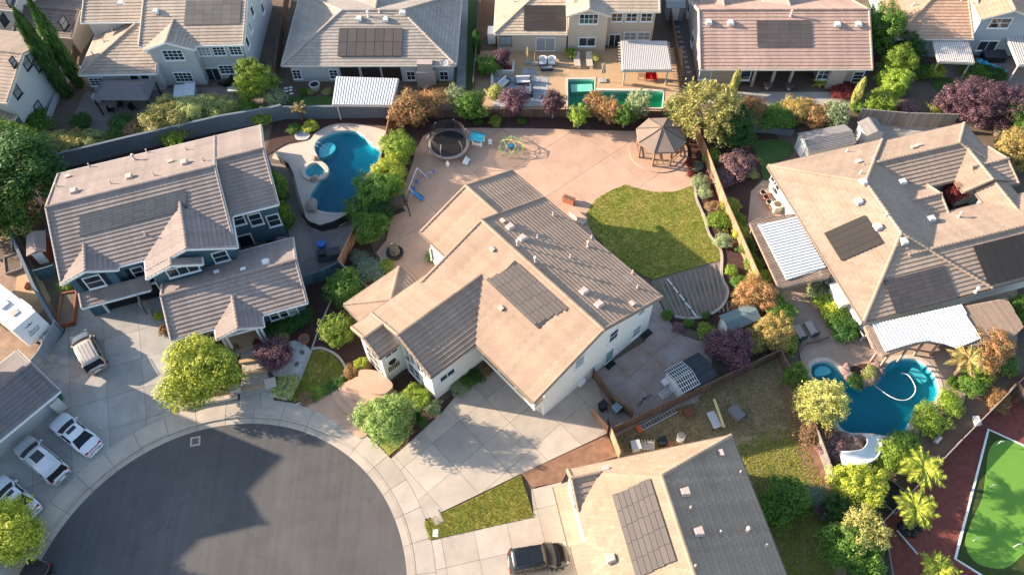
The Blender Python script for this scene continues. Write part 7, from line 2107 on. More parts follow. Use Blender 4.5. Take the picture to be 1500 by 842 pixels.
# front slope from (1.0,1.4) to (0,2.95)
sl = Vector((-1.0, 0, 1.55)).normalized()
rx = Vector((0, 1, 0)); nz = rx.cross(sl)
M = Matrix((rx, sl, nz)).transposed().to_4x4(); M.translation = Vector((1.0, 0, 1.4)) + sl * .62 + nz * .012
lg.matrix_local = M
def onslope(pts2, nm):
    vs = [Vector((1.0, 0, 1.4)) + sl * y + rx * x + nz * .01 for x, y in pts2]
    return MB().add(vs, [tuple(range(len(vs)))]).build(nm, LOGO, t)
onslope([(-.5, 1.35), (-.15, 1.2), (0, 1.28), (.15, 1.2), (.5, 1.42), (.2, 1.32), (.05, 1.42), (-.1, 1.3)], 'bird_emblem'); onslope([(-.55, .42), (.5, .5), (.45, .56), (-.5, .5)], 'swash')
p = at(26, 452, 0); 
p = at(38, 458); t = thing('storage_box', 'long white storage box standing beside the trailer', 'box', (p.x, p.y, 0), ax); MB().box(-1.6, 1.6, -.5, .5, 0, 1.2).build('body', RVW, t); MB().box(-1.65, 1.65, -.55, .55, 1.2, 1.28).build('lid', WHITE, t)
p = at(78, 598); t = thing('recycling_tub', 'green garden hose heap at the corner of the grey roof house', 'hose', (at(87, 585).x, at(87, 585).y, .09))
for k in range(4): MB().tube([(.32 * cos(a * .5) + .05 * sin(k), .4 * sin(a * .5), .05 + .09 * k) for a in range(13)], .05, 5).build('coil', mat('hose_green', (.02, .16, .09), .6), t)
p = at(146, 627); boulder('small pale rock on the driveway beside the front white sedan', (146, 627), .25, 31, CONC)

# ================================================================== upper yards
def sofa(label, px, w, az, cushion, frame, d=.8, name='sofa', cat='sofa'):
    p = at(*px); t = thing(name, label, cat, (p.x, p.y, .03), az)
    MB().box(-w / 2, w / 2, -d / 2, d / 2, .05, .3).build('frame', frame, t); MB().box(-w / 2 + .06, w / 2 - .06, -d / 2 + .02, d / 2 - .15, .3, .46).build('seat_cushion', cushion, t)
    MB().box(-w / 2, w / 2, d / 2 - .15, d / 2, .3, .8).build('backrest', frame, t); MB().box(-w / 2 + .06, w / 2 - .06, d / 2 - .3, d / 2 - .14, .46, .85).build('back_cushion', cushion, t)
    for s in (-1, 1): MB().box(s * w / 2 - .06, s * w / 2 + .06, -d / 2, d / 2, .3, .6).build('armrest', frame, t)
    return t
WC = mat('white_cushion', (.62, .61, .60), .9, .05); WK = mat('dark_wicker', (.05, .05, .06), .8, .2, 8); BC = mat('blue_cushion', (.10, .13, .17), .9, .08)
sofa('white cushioned sofa with dark frame on the slate terrace', (766, 122), 1.7, 0, WC, WK); sofa('dark framed sofa with white cushions at the left of the slate terrace', (737, 126), 1.6, 50, WC, WK); sofa('blue grey sofa at the right of the slate terrace', (775, 137), 1.5, -90, BC, WK)
p = at(751, 142); t = thing('coffee_table', 'low white table on the slate terrace', 'table', (p.x, p.y, .03)); MB().box(-.5, .5, -.35, .35, .35, .42).build('top', WHITE, t); MB().box(-.4, .4, -.28, .28, 0, .35).build('base', WK, t)
for k, x in enumerate((795, 808)):
    p = at(x, 95); t = thing('egg_chair', ['left of two white shell armchairs by the beige house', 'right of two white shell armchairs by the beige house'][k], 'armchair', (p.x, p.y, .03))
    mb = MB(); N_ = 12
    for j in range(N_):
        a, b = pi * j / N_, pi * (j + 1) / N_
        mb.add([(.5 * cos(a), .45 * sin(a), .25), (.5 * cos(b), .45 * sin(b), .25), (.5 * cos(b), .45 * sin(b) + .05, .9), (.5 * cos(a), .45 * sin(a) + .05, .9), (.43 * cos(b), .38 * sin(b), .9), (.43 * cos(a), .38 * sin(a), .9), (.43 * cos(b), .38 * sin(b), .25), (.43 * cos(a), .38 * sin(a), .25)], [(0, 1, 2, 3), (3, 2, 4, 5), (5, 4, 6, 7)])
    mb.build('shell', WHITE, t); MB().box(-.42, .42, -.35, .35, .25, .42).build('cushion', WC, t); MB().box(-.4, .4, -.3, .3, 0, .25).build('base', WK, t)
p = at(801, 103); t = thing('footstool', 'dark footstool before the two white shell armchairs', 'footstool', (p.x, p.y, .03)); MB().box(-.7, .7, -.25, .25, .05, .32).build('frame', WK, t); MB().box(-.65, .65, -.22, .22, .32, .42).build('cushion', BC, t)
def umbrella(label, px, hgt, m, az=0):
    p = at(*px); t = thing('closed_umbrella', label, 'umbrella', (p.x, p.y, .03), az)
    MB().box(-.4, .4, -.35, .35, 0, .12).build('base', CONC_G, t); MB().tube([(0, 0, .1), (0, 0, hgt)], .03, 6).build('pole', STEEL, t)
    mb = MB(); n = 12
    prof = [(.05, hgt), (.1, hgt - .2), (.17, hgt * .62), (.2, hgt * .48), (.1, hgt * .44)]
    for i, (r, z) in enumerate(prof):
        for k in range(n): mb.v.append(Vector((r * (1.25 if k % 2 else .75) * cos(2 * pi * k / n), r * (1.25 if k % 2 else .75) * sin(2 * pi * k / n), z)))
    for i in range(len(prof) - 1):
        for k in range(n): mb.f.append((i * n + k, i * n + (k + 1) % n, (i + 1) * n + (k + 1) % n, (i + 1) * n + k))
    mb.build('folded_canopy', m, t); return t
umbrella('closed grey green umbrella by the green pool', (883, 119), 2.6, mat('grey_green_cloth', (.16, .18, .17), .9)); umbrella('closed tan umbrella at the beige house left door', (773, 92), 2.2, mat('tan_cloth', (.42, .28, .15), .9)); umbrella('small closed brown umbrella beside the tan umbrella', (783, 94), 1.7, mat('brown_cloth', (.30, .2, .13), .9))
for k, x in enumerate((845, 863)):
    p = at(x, 93); t = thing('sun_lounger', ['left of two beige sun loungers by the beige house', 'right of two beige sun loungers by the beige house'][k], 'sun lounger', (p.x, p.y, .03), 0)
    MB().box(-.35, .35, -.9, .4, .25, .35).build('bed', mat('beige_sling', (.45, .38, .32), .8), t); MB().add([(-.35, .4, .3), (.35, .4, .3), (.35, 1.0, .75), (-.35, 1.0, .75), (-.35, .4, .36), (.35, .4, .36), (.35, 1.0, .81), (-.35, 1.0, .81)], [(3, 2, 1, 0), (4, 5, 6, 7), (0, 1, 5, 4), (1, 2, 6, 5), (2, 3, 7, 6), (3, 0, 4, 7)]).build('backrest', mat('beige_sling', (.45, .38, .32)), t)
    for sx in (-.3, .3):
        for sy in (-.8, .3): MB().box(sx - .03, sx + .03, sy - .03, sy + .03, 0, .25).build('leg', METAL, t)
for k, x in enumerate((949, 957)):
    p = at(x, 117); t = thing('red_chair', ['left red chair under the striped pergola', 'right red chair under the striped pergola'][k], 'chair', (p.x, p.y, .03), 10 * k)
    RP = mat('red_chair', (.55, .02, .02), .5)
    MB().box(-.3, .3, -.3, .3, .3, .42).build('seat', RP, t); MB().box(-.3, .3, .2, .3, .42, 1.0).build('backrest', RP, t); MB().box(-.34, -.28, -.3, .25, .42, .62).box(.28, .34, -.3, .25, .42, .62).build('armrest', RP, t)
    for sx in (-.26, .26):
        for sy in (-.26, .26): MB().box(sx - .03, sx + .03, sy - .03, sy + .03, 0, .3).build('leg', RP, t)
p = at(939, 117); t = thing('side_table', 'slim brown table left of the red chairs', 'table', (p.x, p.y, .03)); MB().box(-.4, .4, -.3, .3, .65, .7).build('top', GW, t)
for sx in (-.35, .35): MB().box(sx - .03, sx + .03, -.03, .03, 0, .65).build('leg', GW, t)
p = at(737, 104); t = thing('raised_bed_wall', 'low cream L shaped garden wall round the raised bed', 'wall', (p.x, p.y, 0), -3); MB().box(-.9, 1.3, -.75, -.5, 0, .6).build('front_block', TRIMC, t); MB().box(1.05, 1.3, -.5, 1.2, 0, .597).build('side_block', TRIMC, t)
p = at(721, 118); o = MB().box(-.15, .15, -2.2, .8, 0, .55).build('garden_wall', TRIMC, None, loc=(p.x, p.y, 0)); tag(o, 'cream low wall at the left edge of the slate terrace', 'wall')
p = at(463, 133); t = thing('urn_planter', 'large grey urn planter by the stone roof house', 'planter', tuple(p)); MB().lathe([(.35, 0), (.45, .2), (.62, .9), (.62, 1.0), (.5, 1.0), (.45, .85)], 18).build('urn', BOXG, t); MB().lathe([(.48, .82), (.48, .87)], 16).build('soil', BLACKP, t)
for k in range(5):
    p = at((419, 426, 419.5, 426, 427)[k], (130, 129, 134.5, 133, 138)[k]); o = MB().box(-.2, .2, -.12, .12, 0, .06).build('stepping_stone', WHITE, None, loc=(p.x, p.y, .02)); tag(o, ['top left', 'top right', 'lower left', 'middle right', 'lowest'][k] + ' of the white stepping stones by the brown fence', 'stepping stone', 'white stepping stones')
for k in range(10):
    p = at(992 + k * 1.9, 40 + k * 7.4); o = MB().blob((0, 0, .02), .32, .22, .04, k, 1, .1).build('stepping_stone', CONC_G, None, loc=(p.x, p.y, .02)); tag(o, ['first', 'second', 'third', 'fourth', 'fifth', 'sixth', 'seventh', 'eighth', 'ninth', 'tenth'][k] + ' round stepping stone from the garden shed beside the rose roof house', 'stepping stone', 'round stepping stones in the side passage')
p = at(274, 142); t = thing('hot_tub', 'square hot tub under a pale folded cover by the pale grey house', 'hot tub', (p.x, p.y, 0), 8); MB().box(-1.1, 1.1, -1.0, 1.0, 0, .85).build('tub', S_GREY, t); MB().box(-1.15, 0, -1.05, 1.05, .85, .97).build('cover_half', mat('pale_cover', (.55, .60, .62), .6), t); MB().add([(0.02, -1.05, .85), (1.15, -1.05, .85), (1.15, 1.05, .85), (.02, 1.05, .85), (.02, -1.05, 1.1), (1.15, -1.05, .95), (1.15, 1.05, .95), (.02, 1.05, 1.1)], [(3, 2, 1, 0), (4, 5, 6, 7), (0, 1, 5, 4), (1, 2, 6, 5), (2, 3, 7, 6), (3, 0, 4, 7)]).build('cover_half', mat('pale_cover', (.55, .60, .62)), t)
p = at(145, 150); t = thing('covered_grill', 'barbecue under a pale plastic sheet left of the dark gazebo', 'barbecue', (p.x, p.y, 0)); MB().blob((0, 0, .6), .6, .5, .65, 4, 2, .12).build('cover', S_GREY, t)
p = at(333, 124); t = thing('hammock_chair', 'dark curved lounge chair at the pale grey house door', 'lounge chair', (p.x, p.y, 0), 30); MB().tube([(-.9, 0, .6), (-.4, 0, .25), (.3, 0, .3), (.9, 0, .9)], .22, 6).build('seat', BLACKP, t); MB().box(-.5, .5, -.3, .3, 0, .12).build('base', BLACKP, t)
for k, (x, y) in enumerate(((178, 158), (196, 162), (165, 165))):
    p = at(x, y); t = thing('patio_chair', ['dark patio chair under the left of the dark gazebo', 'dark patio chair under the middle of the dark gazebo', 'dark patio chair in front of the dark gazebo'][k], 'chair', (p.x, p.y, 0), 50 * k)
    MB().box(-.3, .3, -.3, .3, .38, .45).build('seat', BLACKP, t); MB().box(-.3, .3, .24, .3, .45, .95).build('backrest', BLACKP, t)
    for sx in (-.26, .26):
        for sy in (-.26, .26): MB().box(sx - .025, sx + .025, sy - .025, sy + .025, 0, .38).build('leg', BLACKP, t)
p = at(347, 138); t = thing('patio_table', 'pale stone table beside the bright green tree', 'table', (p.x, p.y, 0)); MB().box(-.8, .8, -.35, .35, .65, .75).build('top', S_GREY, t); MB().box(-.6, -.4, -.25, .25, 0, .65).box(.4, .6, -.25, .25, 0, .65).build('leg', S_GREY, t)
for k, (x, y) in enumerate(((1123, 130), (1155, 131))):
    p = at(x, y); t = thing('flower_pot', ['left white pot of pink flowers at the rose house porch', 'right white pot of pink flowers at the rose house porch'][k], 'pot', tuple(p)); MB().lathe([(.18, 0), (.28, .4), (.26, .45)], 12).build('pot', WHITE, t)
    c = bpy.data.objects.new('flowers', CM['shrub'][k]); COL.objects.link(c); c.parent = t; c.location = (0, 0, .6); c.scale = (.45, .45, .28); setmat(c, LF['pinkish'])
p = at(1441, 92); o = MB()
rnd = random.Random(5)
for k in range(5): o.blob((-.6 + k * .5, -k * .45, .22), .45, .4, .22 + .05 * rnd.random(), k, 2, .2)
tag(o.build('pool_float', mat('cyan_vinyl', (.06, .42, .62), .4, .2, 2), None, loc=(p.x, p.y, 0)), 'crumpled cyan vinyl float on the terrace of the grey blue house', 'pool float')
p = at(1452, 86); t = thing('hot_tub', 'dark covered hot tub against the grey blue house', 'hot tub', (p.x, p.y, 0), -3); MB().box(-1.2, 1.2, -.8, .8, 0, .8).build('tub', BLACKP, t); MB().box(-1.25, 1.25, -.85, .85, .8, .9).build('cover', mat('dark_cover', (.05, .06, .07), .7), t)
p = at(1460, 196); t = thing('garden_tank', 'pale round tank under the plum trees', 'tank', tuple(p)); MB().lathe([(.5, 0), (.55, .6), (.4, .8), (.1, .85)], 14).build('body', STONE, t)

# ================================================================== right garden
p = at(1135, 302); t = thing('air_conditioner', 'cream air conditioner unit at the sand roof house wall', 'air conditioner', (at(1136, 307).x, at(1136, 307).y, 0), 14); MB().box(-.45, .45, -.45, .45, 0, .85).build('case', TRIMC, t); MB().lathe([(.36, .85), (.36, .88), (.1, .9)], 18).build('fan_grille', WOOD_D, t)
for k in range(4):
    p = at(1117 + k * 4.5, 285 + k * 7); o = thing('flower_pot', ['first', 'second', 'third', 'fourth'][k] + ' clay pot in the row by the white wall', 'pot', tuple(p)); MB().lathe([(.25, 0), (.36, .4), (.3, .42), (.28, .3)], 14).build('pot', TERRA if k % 2 else STONE, o); MB().lathe([(.27, .28), (.27, .33)], 12).build('soil', BLACKP, o)
for k, (x, y, l) in enumerate(((1172, 492, 'left grey lounger on the deck below the golden tree'), (1189, 487, 'right beige lounger on the deck below the golden tree'))):
    p = at(x, y); t = thing('sun_lounger', l, 'sun lounger', (p.x, p.y, .02), -75)
    MB().box(-1.0, .5, -.33, .33, .25, .35).build('bed', mat('beige_sling', (.45, .38, .32)), t); MB().box(.5, .56, -.33, .33, .25, .8).build('backrest', WK, t)
    for sx in (-.9, .4):
        for sy in (-.28, .28): MB().box(sx - .03, sx + .03, sy - .03, sy + .03, 0, .25).build('leg', METAL, t)
fence('brown sunken steel fence between loungers and pool deck', [(1172, 515), (1180, 506), (1200, 502), (1212, 496)], .45, mat('brown_panel', (.17, .11, .09), .8), 'mesh', bay=1.0)
# pool island rocks
rnd = random.Random(3)
for k in range(9):
    x, y = [(1237, 546), (1243, 553), (1251, 559), (1262, 562), (1273, 560), (1283, 553), (1289, 545), (1285, 538), (1239, 540)][k]
    boulder(['westernmost', 'second', 'third', 'fourth', 'fifth', 'sixth', 'seventh', 'eighth and top', 'upper left'][k] + ' mauve rock round the planted pool island', (x, y), rnd.uniform(.45, .65), 40 + k, mat('mauve_rock', (.22, .15, .13)))
patch('planting_bed', [(1237, 544), (1262, 533), (1284, 535), (1290, 546), (1275, 560), (1255, 560)], .03, MULCH, curve=True)
for k in range(10):
    x, y = rnd.uniform(1225, 1262), rnd.uniform(640, 662)
    boulder(['brown', 'red brown', 'mauve', 'grey', 'dark', 'small brown', 'small mauve', 'flat brown', 'round brown', 'pale brown'][k] + ' rock in the rockery left of the white slide', (x, y), rnd.uniform(.35, .6), 60 + k, mat('mauve_rock', (.22, .15, .13)))
p = at(1279, 655); t = thing('pool_slide', 'curved white water slide at the edge of the teal pool', 'slide', (p.x, p.y, 0))
path = [(1277, 638, .5), (1279, 646, .7), (1279, 655, 1.0), (1273, 665, 1.3), (1262, 671, 1.6), (1246, 673, 1.7), (1232, 673, 1.7)]
C_ = [at(x, y, z) - Vector((p.x, p.y, 0)) for x, y, z in path]
cs = []
for i in range(len(C_) - 1):
    a, b, c, d = C_[max(i - 1, 0)], C_[i], C_[i + 1], C_[min(i + 2, len(C_) - 1)]
    for k in range(6):
        tt = k / 6; cs.append(.5 * ((2 * b) + (c - a) * tt + (2 * a - 5 * b + 4 * c - d) * tt * tt + (3 * b - a - 3 * c + d) * tt ** 3))
cs.append(C_[-1])
mb = MB()
prof = [(-.62, .32), (-.55, .35), (-.45, .1), (-.2, 0), (.2, 0), (.45, .1), (.55, .35), (.62, .32), (.5, -.05), (-.5, -.05)]
m_ = len(prof)
for i, q in enumerate(cs):
    d = cs[min(i + 1, len(cs) - 1)] - cs[max(i - 1, 0)]; s = Vector((-d.y, d.x, 0)).normalized()
    for x, z in prof: mb.v.append(q + s * x + Vector((0, 0, z)))
for i in range(len(cs) - 1):
    for k in range(m_): mb.f.append((i * m_ + k, i * m_ + (k + 1) % m_, (i + 1) * m_ + (k + 1) % m_, (i + 1) * m_ + k))
mb.build('flume', mat('white_slide', (.60, .63, .63), .35, .05), t, smooth=True)
for i in (12, 20, 30): MB().tube([Vector((cs[i].x, cs[i].y, 0)), cs[i]], .08, 6).build('support', STEEL, t)
hp = [at(x, y, -.1) for x, y in ((1280, 563), (1290, 571), (1305, 581), (1320, 586), (1333, 583), (1341, 572), (1338, 560), (1330, 549), (1320, 546))]
o = MB().tube([(q.x, q.y, -.1) for q in spline(hp, False, 5)], .035, 6).build('pool_cleaner_hose', WHITE); tag(o, 'white pool cleaner hose curling on the teal pool', 'hose')
p = at(1318, 659); 
p = at(1371, 646); t = thing('gas_canister', 'grey cylinder lying on the red gravel by the fence', 'canister', (p.x, p.y, .25), 40); MB().tube([(-.4, 0, 0), (.4, 0, 0)], .22, 12).build('body', STEEL, t); MB().tube([(.4, 0, 0), (.5, 0, 0)], .1, 10).build('cap', BLACKP, t)
p = at(1429, 618); o = MB().box(-.2, .2, -.35, .35, 0, .3).box(-.25, .25, -.4, .4, .3, .36).build('stone_block', WHITE, None, loc=(p.x, p.y, 0)); tag(o, 'small white block at the top of the red gravel', 'block')
p = at(1305, 728); t = thing('raised_planter', 'dark diamond shaped timber planter on the red gravel', 'planter', (p.x, p.y, 0), 42)
for s in (-1, 1): MB().box(-1.05, 1.05, s * .95 - .05, s * .95 + .05, 0, .4).build('side_board', WOOD_G, t); MB().box(s * 1.05 - .05, s * 1.05 + .05, -.9, .9, 0, .4).build('end_board', WOOD_G, t)
MB().box(-1, 1, -.9, .9, 0, .3).build('soil', BLACKP, t)
a, b = at(1313, 777), at(1343, 812); o = MB().bar((a.x, a.y, .12), (b.x, b.y, .12), .14, .1).build('metal_edging', STEEL); tag(o, 'long grey metal strip lying on the red gravel below the middle palm', 'metal strip')
p = at(1333, 778); 
for k in range(5): boulder(['first', 'second', 'third', 'fourth', 'fifth'][k] + ' black rock round the foot of the middle palm', (1320 + k * 6, 772 + (k % 2) * 9), .38, 80 + k, BLACKP)
p = at(1175, 760)
# bench-like low steps of the corner by driveway etc
p = at(640, 758); o = MB().box(-.4, .4, -.55, .55, 0, .05).box(-.33, .33, -.48, .48, .05, .06).build('utility_box', CONC, None, loc=(p.x, p.y, .08)); o.rotation_euler = (0, 0, .5); tag(o, 'pale utility slab at the tip of the lower lawn', 'utility box')
p = at(638, 781); o = MB().box(-.22, .22, -.3, .3, 0, .05).box(-.18, .18, -.26, .26, .05, .06).build('water_meter', WHITE, None, loc=(p.x, p.y, .08)); tag(o, 'small white meter lid in the lower corner of the lawn', 'meter lid')
# ================================================================== cars
CGLASS = mat('car_glass', (.012, .016, .02), .12, 0.0, spec=.35)
TYRE = mat('tyre', (.02, .02, .02), .85); RIM = mat('alloy', (.45, .45, .46), .35, metal=.8)
def car(label, front_px, rear_px, zref, paint, kind='sedan', name='parked_car', sunroof=False, rails=False, scale=1.0, cat='car', roofm=None):
    A, B = at(*front_px, zref), at(*rear_px, zref)
    c = (A + B) / 2
    L = (A - B).length * scale
    t = thing(name, label, cat, (c.x, c.y, .09), math.degrees(atan2(A.y - B.y, A.x - B.x)))
    Wd = {'sedan': .91, 'suv': .95, 'truck': 1.0}[kind]
    hb = {'sedan': 0.0, 'suv': .16, 'truck': .22}[kind]
    # stations: x (fraction from rear -.5 to front .5), half width, belt height, deck height
    st = [(-.5, .70, .62, .64), (-.485, .84, .78, .84), (-.455, .93, .88, .97), (-.40, .98, .93, 1.02), (-.33, 1.0, .95, 1.03), (-.2, 1.0, .95, 1.0), (0, 1.0, .94, .99), (.15, 1.0, .92, .97), (.22, .995, .90, .96), (.30, .985, .87, .94), (.36, .97, .83, .90), (.42, .92, .76, .82), (.46, .83, .67, .73), (.485, .68, .58, .63), (.5, .45, .5, .52)]
    sec = lambda w, s, d: [(w * .86, .2 + hb), (w * .97, .34 + hb), (w, .55 + hb), (w * .985, s + hb - .06), (w * .93, s + hb), (w * .62, d + hb - .02), (0, d + hb)]
    mb = MB(); m = 13
    for x, w, s, d in st:
        q = sec(w * Wd, s, d)
        ring_ = q + [(-y, z) for y, z in reversed(q[:-1])]
        mb.v += [Vector((x * L, y, z)) for y, z in ring_]
    for i in range(len(st) - 1):
        for k in range(m - 1): mb.f.append((i * m + k, i * m + k + 1, (i + 1) * m + k + 1, (i + 1) * m + k))
        mb.f.append((i * m + m - 1, i * m, (i + 1) * m, (i + 1) * m + m - 1))
    mb.f.append(tuple(range(m))); mb.f.append(tuple(reversed(range((len(st) - 1) * m, len(st) * m))))
    mb.f = [tuple(reversed(f)) for f in mb.f]
    body = mb.build('body', paint, t, smooth=True)
    # greenhouse: belt outline and roof outline
    if kind == 'sedan': x0, x1, r0, r1, rz, rw = -.345, .21, -.18, .05, 1.42, .76
    elif kind == 'suv': x0, x1, r0, r1, rz, rw = -.465, .25, -.43, .10, 1.68, .84
    else: x0, x1, r0, r1, rz, rw = -.12, .22, -.07, .10, 1.88, .84
    zb = .97 + hb
    def outline(a, b, w, z, bow):
        pts_ = []
        for k in range(7):
            s = -1 + 2 * k / 6; pts_.append(Vector((b * L + bow * (1 - s * s), s * w, z)))
        for k in range(7):
            s = 1 - 2 * k / 6; pts_.append(Vector((a * L - bow * .5 * (1 - s * s), s * w, z)))
        return pts_
    lo, hi = outline(x0, x1, Wd * .93, zb - .04, .16), outline(r0, r1, Wd * rw, rz - .05, .10)
    n = 14
    mb = MB(); mb.v = lo + hi
    mb.f = [(k, (k + 1) % n, n + (k + 1) % n, n + k) for k in range(n)]
    mb.build('windows', CGLASS, t)
    # roof skin
    e1, e2 = [v + Vector((0, 0, .0)) for v in hi], [Vector((v.x * .97 + (r0 + r1) / 2 * L * .03, v.y * .93, rz)) for v in hi]
    e3 = [Vector(((v.x - (r0 + r1) / 2 * L) * .6 + (r0 + r1) / 2 * L, v.y * .5, rz + .035)) for v in hi]
    mb = MB(); mb.v = [Vector((v.x, v.y * 1.01, v.z - .02)) for v in hi] + e2 + e3
    mb.f = [(k, (k + 1) % n, n + (k + 1) % n, n + k) for k in range(n)] + [(n + k, n + (k + 1) % n, 2 * n + (k + 1) % n, 2 * n + k) for k in range(n)] + [tuple(range(2 * n, 3 * n))]
    mb.build('roof', roofm or paint, t, smooth=True)
    out = lambda v, k=1.012: Vector((v.x, v.y * k, v.z))
    for i in (0, 6, 7, 13):
        MB().bar(out(lo[i]), out(hi[i]), .15, .07).build('pillar', paint, t)
    for s in (-1, 1):
        for f in ((.5,) if kind != 'suv' else (.42, .74)):
            a = Vector((x1 * L + (x0 - x1) * L * f, s * Wd * .94, zb - .04)); b = Vector((r1 * L + (r0 - r1) * L * f, s * Wd * (rw + .01), rz - .06))
            MB().bar(a, b, .07, .05).build('pillar', BLACKP, t)
        MB().box(-.06, .08, -.09, .11, -.05, .08).build('mirror', paint, t, loc=(x1 * L - .35, s * (Wd + .02) - (.09 if s < 0 else .09), zb + .02))
        # lights
        MB().box(-.16, .1, -.13, .13, -.07, .05).build('headlight', mat('headlamp', (.5, .52, .52), .15), t, loc=(.452 * L, s * Wd * .63, .66 + hb), rot=(0, .25, -s * .45))
        MB().box(-.04, .16, -.13, .13, -.1, .1).build('tail_light', mat('tail_lamp', (.38, .01, .015), .25), t, loc=(-.477 * L, s * Wd * .70, .80 + hb))
        for fx in (-.31, .315):
            w = MB().lathe([(.2, -.11), (.33, -.11), (.345, -.06), (.345, .06), (.33, .11), (.2, .11)], 20).build('wheel', TYRE, t, loc=(fx * L, s * (Wd - .10), .345), rot=(radians(90), 0, 0))
            mb = MB().lathe([(.22, -.115), (.22, .115)], 16); mb.build('rim', RIM, w)
    if kind == 'sedan': mb = MB().box(-.03, .03, -Wd * .6, Wd * .6, -.025, .025); mb.build('tail_strip', mat('tail_lamp', (.38, .01, .015)), t, loc=(-.482 * L, 0, .86 + hb))
    MB().box(-.02, .02, -.26, .26, -.06, .06).build('number_plate', WHITE, t, loc=(-.502 * L, 0, .5 + hb))
    MB().box(-.06, .06, -Wd * .5, Wd * .5, -.12, .08).build('front_bumper', BLACKP, t, loc=(.48 * L, 0, .34 + hb)); MB().box(-.08, .06, -Wd * .8, Wd * .8, -.12, .06).build('rear_bumper', paint if kind != 'truck' else BLACKP, t, loc=(-.485 * L, 0, .42 + hb))
    if sunroof:
        cx = (r0 + r1) / 2 * L
        w = (r1 - r0) * L
        if sunroof == 'pano':
            MB().box(cx - w * .40, cx - .03, -Wd * .55, Wd * .55, rz + .028, rz + .046).build('sunroof', CGLASS, t); MB().box(cx + .03, cx + w * .38, -Wd * .55, Wd * .55, rz + .028, rz + .046).build('sunroof', CGLASS, t)
        else:
            MB().box(cx + w * .05, cx + w * .38, -Wd * .45, Wd * .45, rz + .025, rz + .042).build('sunroof', CGLASS, t)
    if rails:
        for s in (-1, 1): MB().tube([(r0 * L + .2, s * Wd * rw * .9, rz), (r0 * L + .3, s * Wd * rw * .9, rz + .09), (r1 * L - .3, s * Wd * rw * .9, rz + .09), (r1 * L - .2, s * Wd * rw * .9, rz)], .025, 5).build('roof_rail', BLACKP if rails == 1 else STEEL, t)
        if rails == 2:
            for k in range(4): MB().box((r0 + .06) * L, (r1 - .05) * L, -Wd * .5 + k * .3 - .02, -Wd * .5 + k * .3 + .03, rz + .01, rz + .055).build('roof_rib', paint, t)
    if kind == 'truck':
        MB().box(-.46 * L, -.13 * L, -Wd * .82, Wd * .82, 1.02 + hb, 1.09 + hb).build('bed_cover', BLACKP, t)
    return t
P_WHITE = mat('white_car_paint', (.62, .64, .66), .28, .02, coat=.6); P_SILVER = mat('silver_car_paint', (.50, .51, .52), .28, .02, metal=.25, coat=.6); P_CHAMP = mat('champagne_car_paint', (.42, .36, .30), .3, .02, metal=.3, coat=.6); P_BLACK = mat('black_car_paint', (.012, .012, .014), .25, .02, coat=.8)
car('champagne estate SUV parked on the grey driveway before the blue garage', (114, 487), (142, 541), .9, P_CHAMP, 'suv', rails=2)
car('white sedan parked nearest the driveway slabs, right of three cars', (80, 611), (139, 658), .8, P_WHITE, 'sedan', sunroof=True)
car('white SUV parked between the two white sedans', (29, 646), (91, 699), .85, P_SILVER, 'suv', sunroof=True)
car('white sedan half hidden under the yellow green tree at left', (-9, 704), (48, 752), .8, P_WHITE, 'sedan', sunroof=True)
car('black pickup truck at the kerb in the lower left corner', (14, 905), (64, 822), .8, P_BLACK, 'truck', name='pickup_truck', cat='truck')
car('black SUV with panoramic glass roof on the lower driveway', (833, 811), (745, 825), .8, P_BLACK, 'suv', sunroof='pano', rails=1)

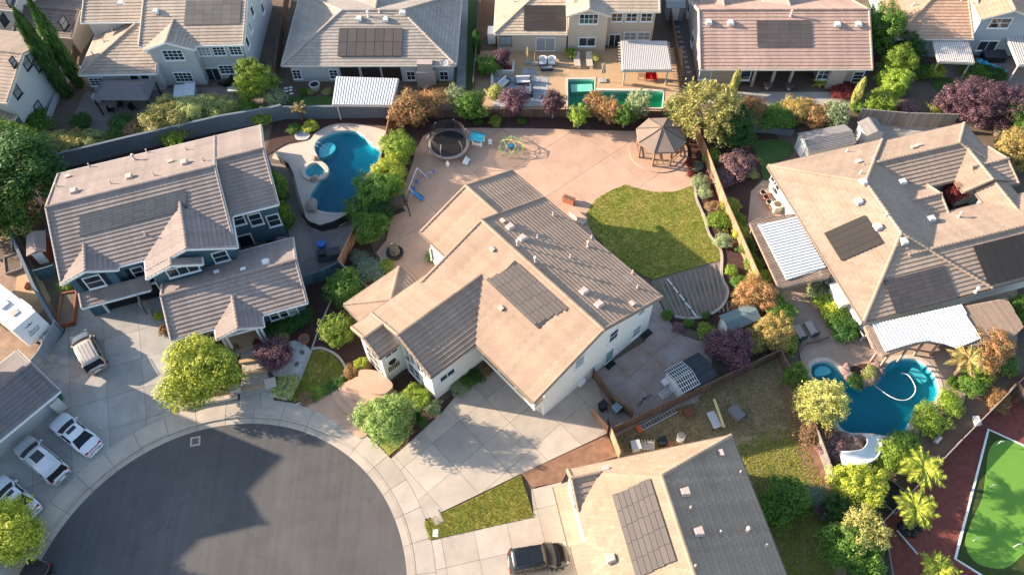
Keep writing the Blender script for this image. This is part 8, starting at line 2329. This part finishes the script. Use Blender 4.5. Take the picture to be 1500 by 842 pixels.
# ================================================================== grass tufts for relief of the lawns
def tufts(label, px, n, m, size, z):
    p = pts(px)
    x0, x1 = min(q[0] for q in p), max(q[0] for q in p); y0, y1 = min(q[1] for q in p), max(q[1] for q in p)
    mb = MB(); rnd = random.Random(len(px) * 31)
    k = 0
    while k < n:
        x, y = rnd.uniform(x0, x1), rnd.uniform(y0, y1)
        k += 1
        if not inside(x, y, p): continue
        a = rnd.uniform(0, 3.14); s = size * rnd.uniform(.6, 1.4)
        for j in range(3):
            b = a + j * 2.1; l = rnd.uniform(.3, .9) * s
            d = Vector((cos(b), sin(b), 0)) * s * .5
            tip = Vector((x + cos(b + 1) * l, y + sin(b + 1) * l, z + s * rnd.uniform(.4, .9)))
            mb.add([(x - d.x * .4, y - d.y * .4, z), (x + d.x * .4, y + d.y * .4, z), tip], [(0, 1, 2)])
    o = mb.build('grass_tufts', m); stuff(o); o['label'] = label; o['category'] = 'grass'
LG = leafmat('blade_green', (.22, .27, .035), (.38, .32, .08), .3, .3); LD = leafmat('blade_dry', (.30, .23, .11), (.42, .33, .17), .3, .15)
tufts('short grass blades of the big back lawn', lawn_px, 30000, LG, .085, .09)
tufts('short grass blades of the front lawn strip', [(763, 696), (771, 722), (782, 757), (629, 791), (621, 765), (636, 757), (700, 727)], 9000, LG, .11, .1)
tufts('short grass blades of the wedge lawn', [(458, 514), (472, 513), (490, 521), (502, 536), (506, 548), (490, 556.5), (470, 568), (451, 581), (430, 590), (438, 560), (449, 534)], 5000, LG, .10, .11)
tufts('dry grass tufts of the neglected yard', [(905, 630), (1130, 525), (1160, 590), (1170, 630), (1085, 640), (915, 665)], 14000, LD, .14, .0)
tufts('rough grass tufts beside the slate shaded roof', [(1070, 655), (1120, 632), (1165, 628), (1186, 668), (1222, 740), (1225, 850), (1122, 850)], 9000, LG, .13, .01)
# white wire frame lying over the black shed roof
_s = [o for o in bpy.data.objects if o.name.startswith('shed') and 'black shingle' in o.get('label', '')][0]
mb = MB()
for k in range(9):
    for s_ in (-1, 1): mb.bar((-1.75 + k * .22, 0, 2.25), (-1.75 + k * .22, s_ * 1.3, 1.8), .03)
for k in range(4):
    for s_ in (-1, 1): mb.bar((-1.8, s_ * (.1 + k * .38), 2.23 - k * .133), (.02, s_ * (.1 + k * .38), 2.23 - k * .133), .03)
mb.build('wire_frame', WHITE, _s)
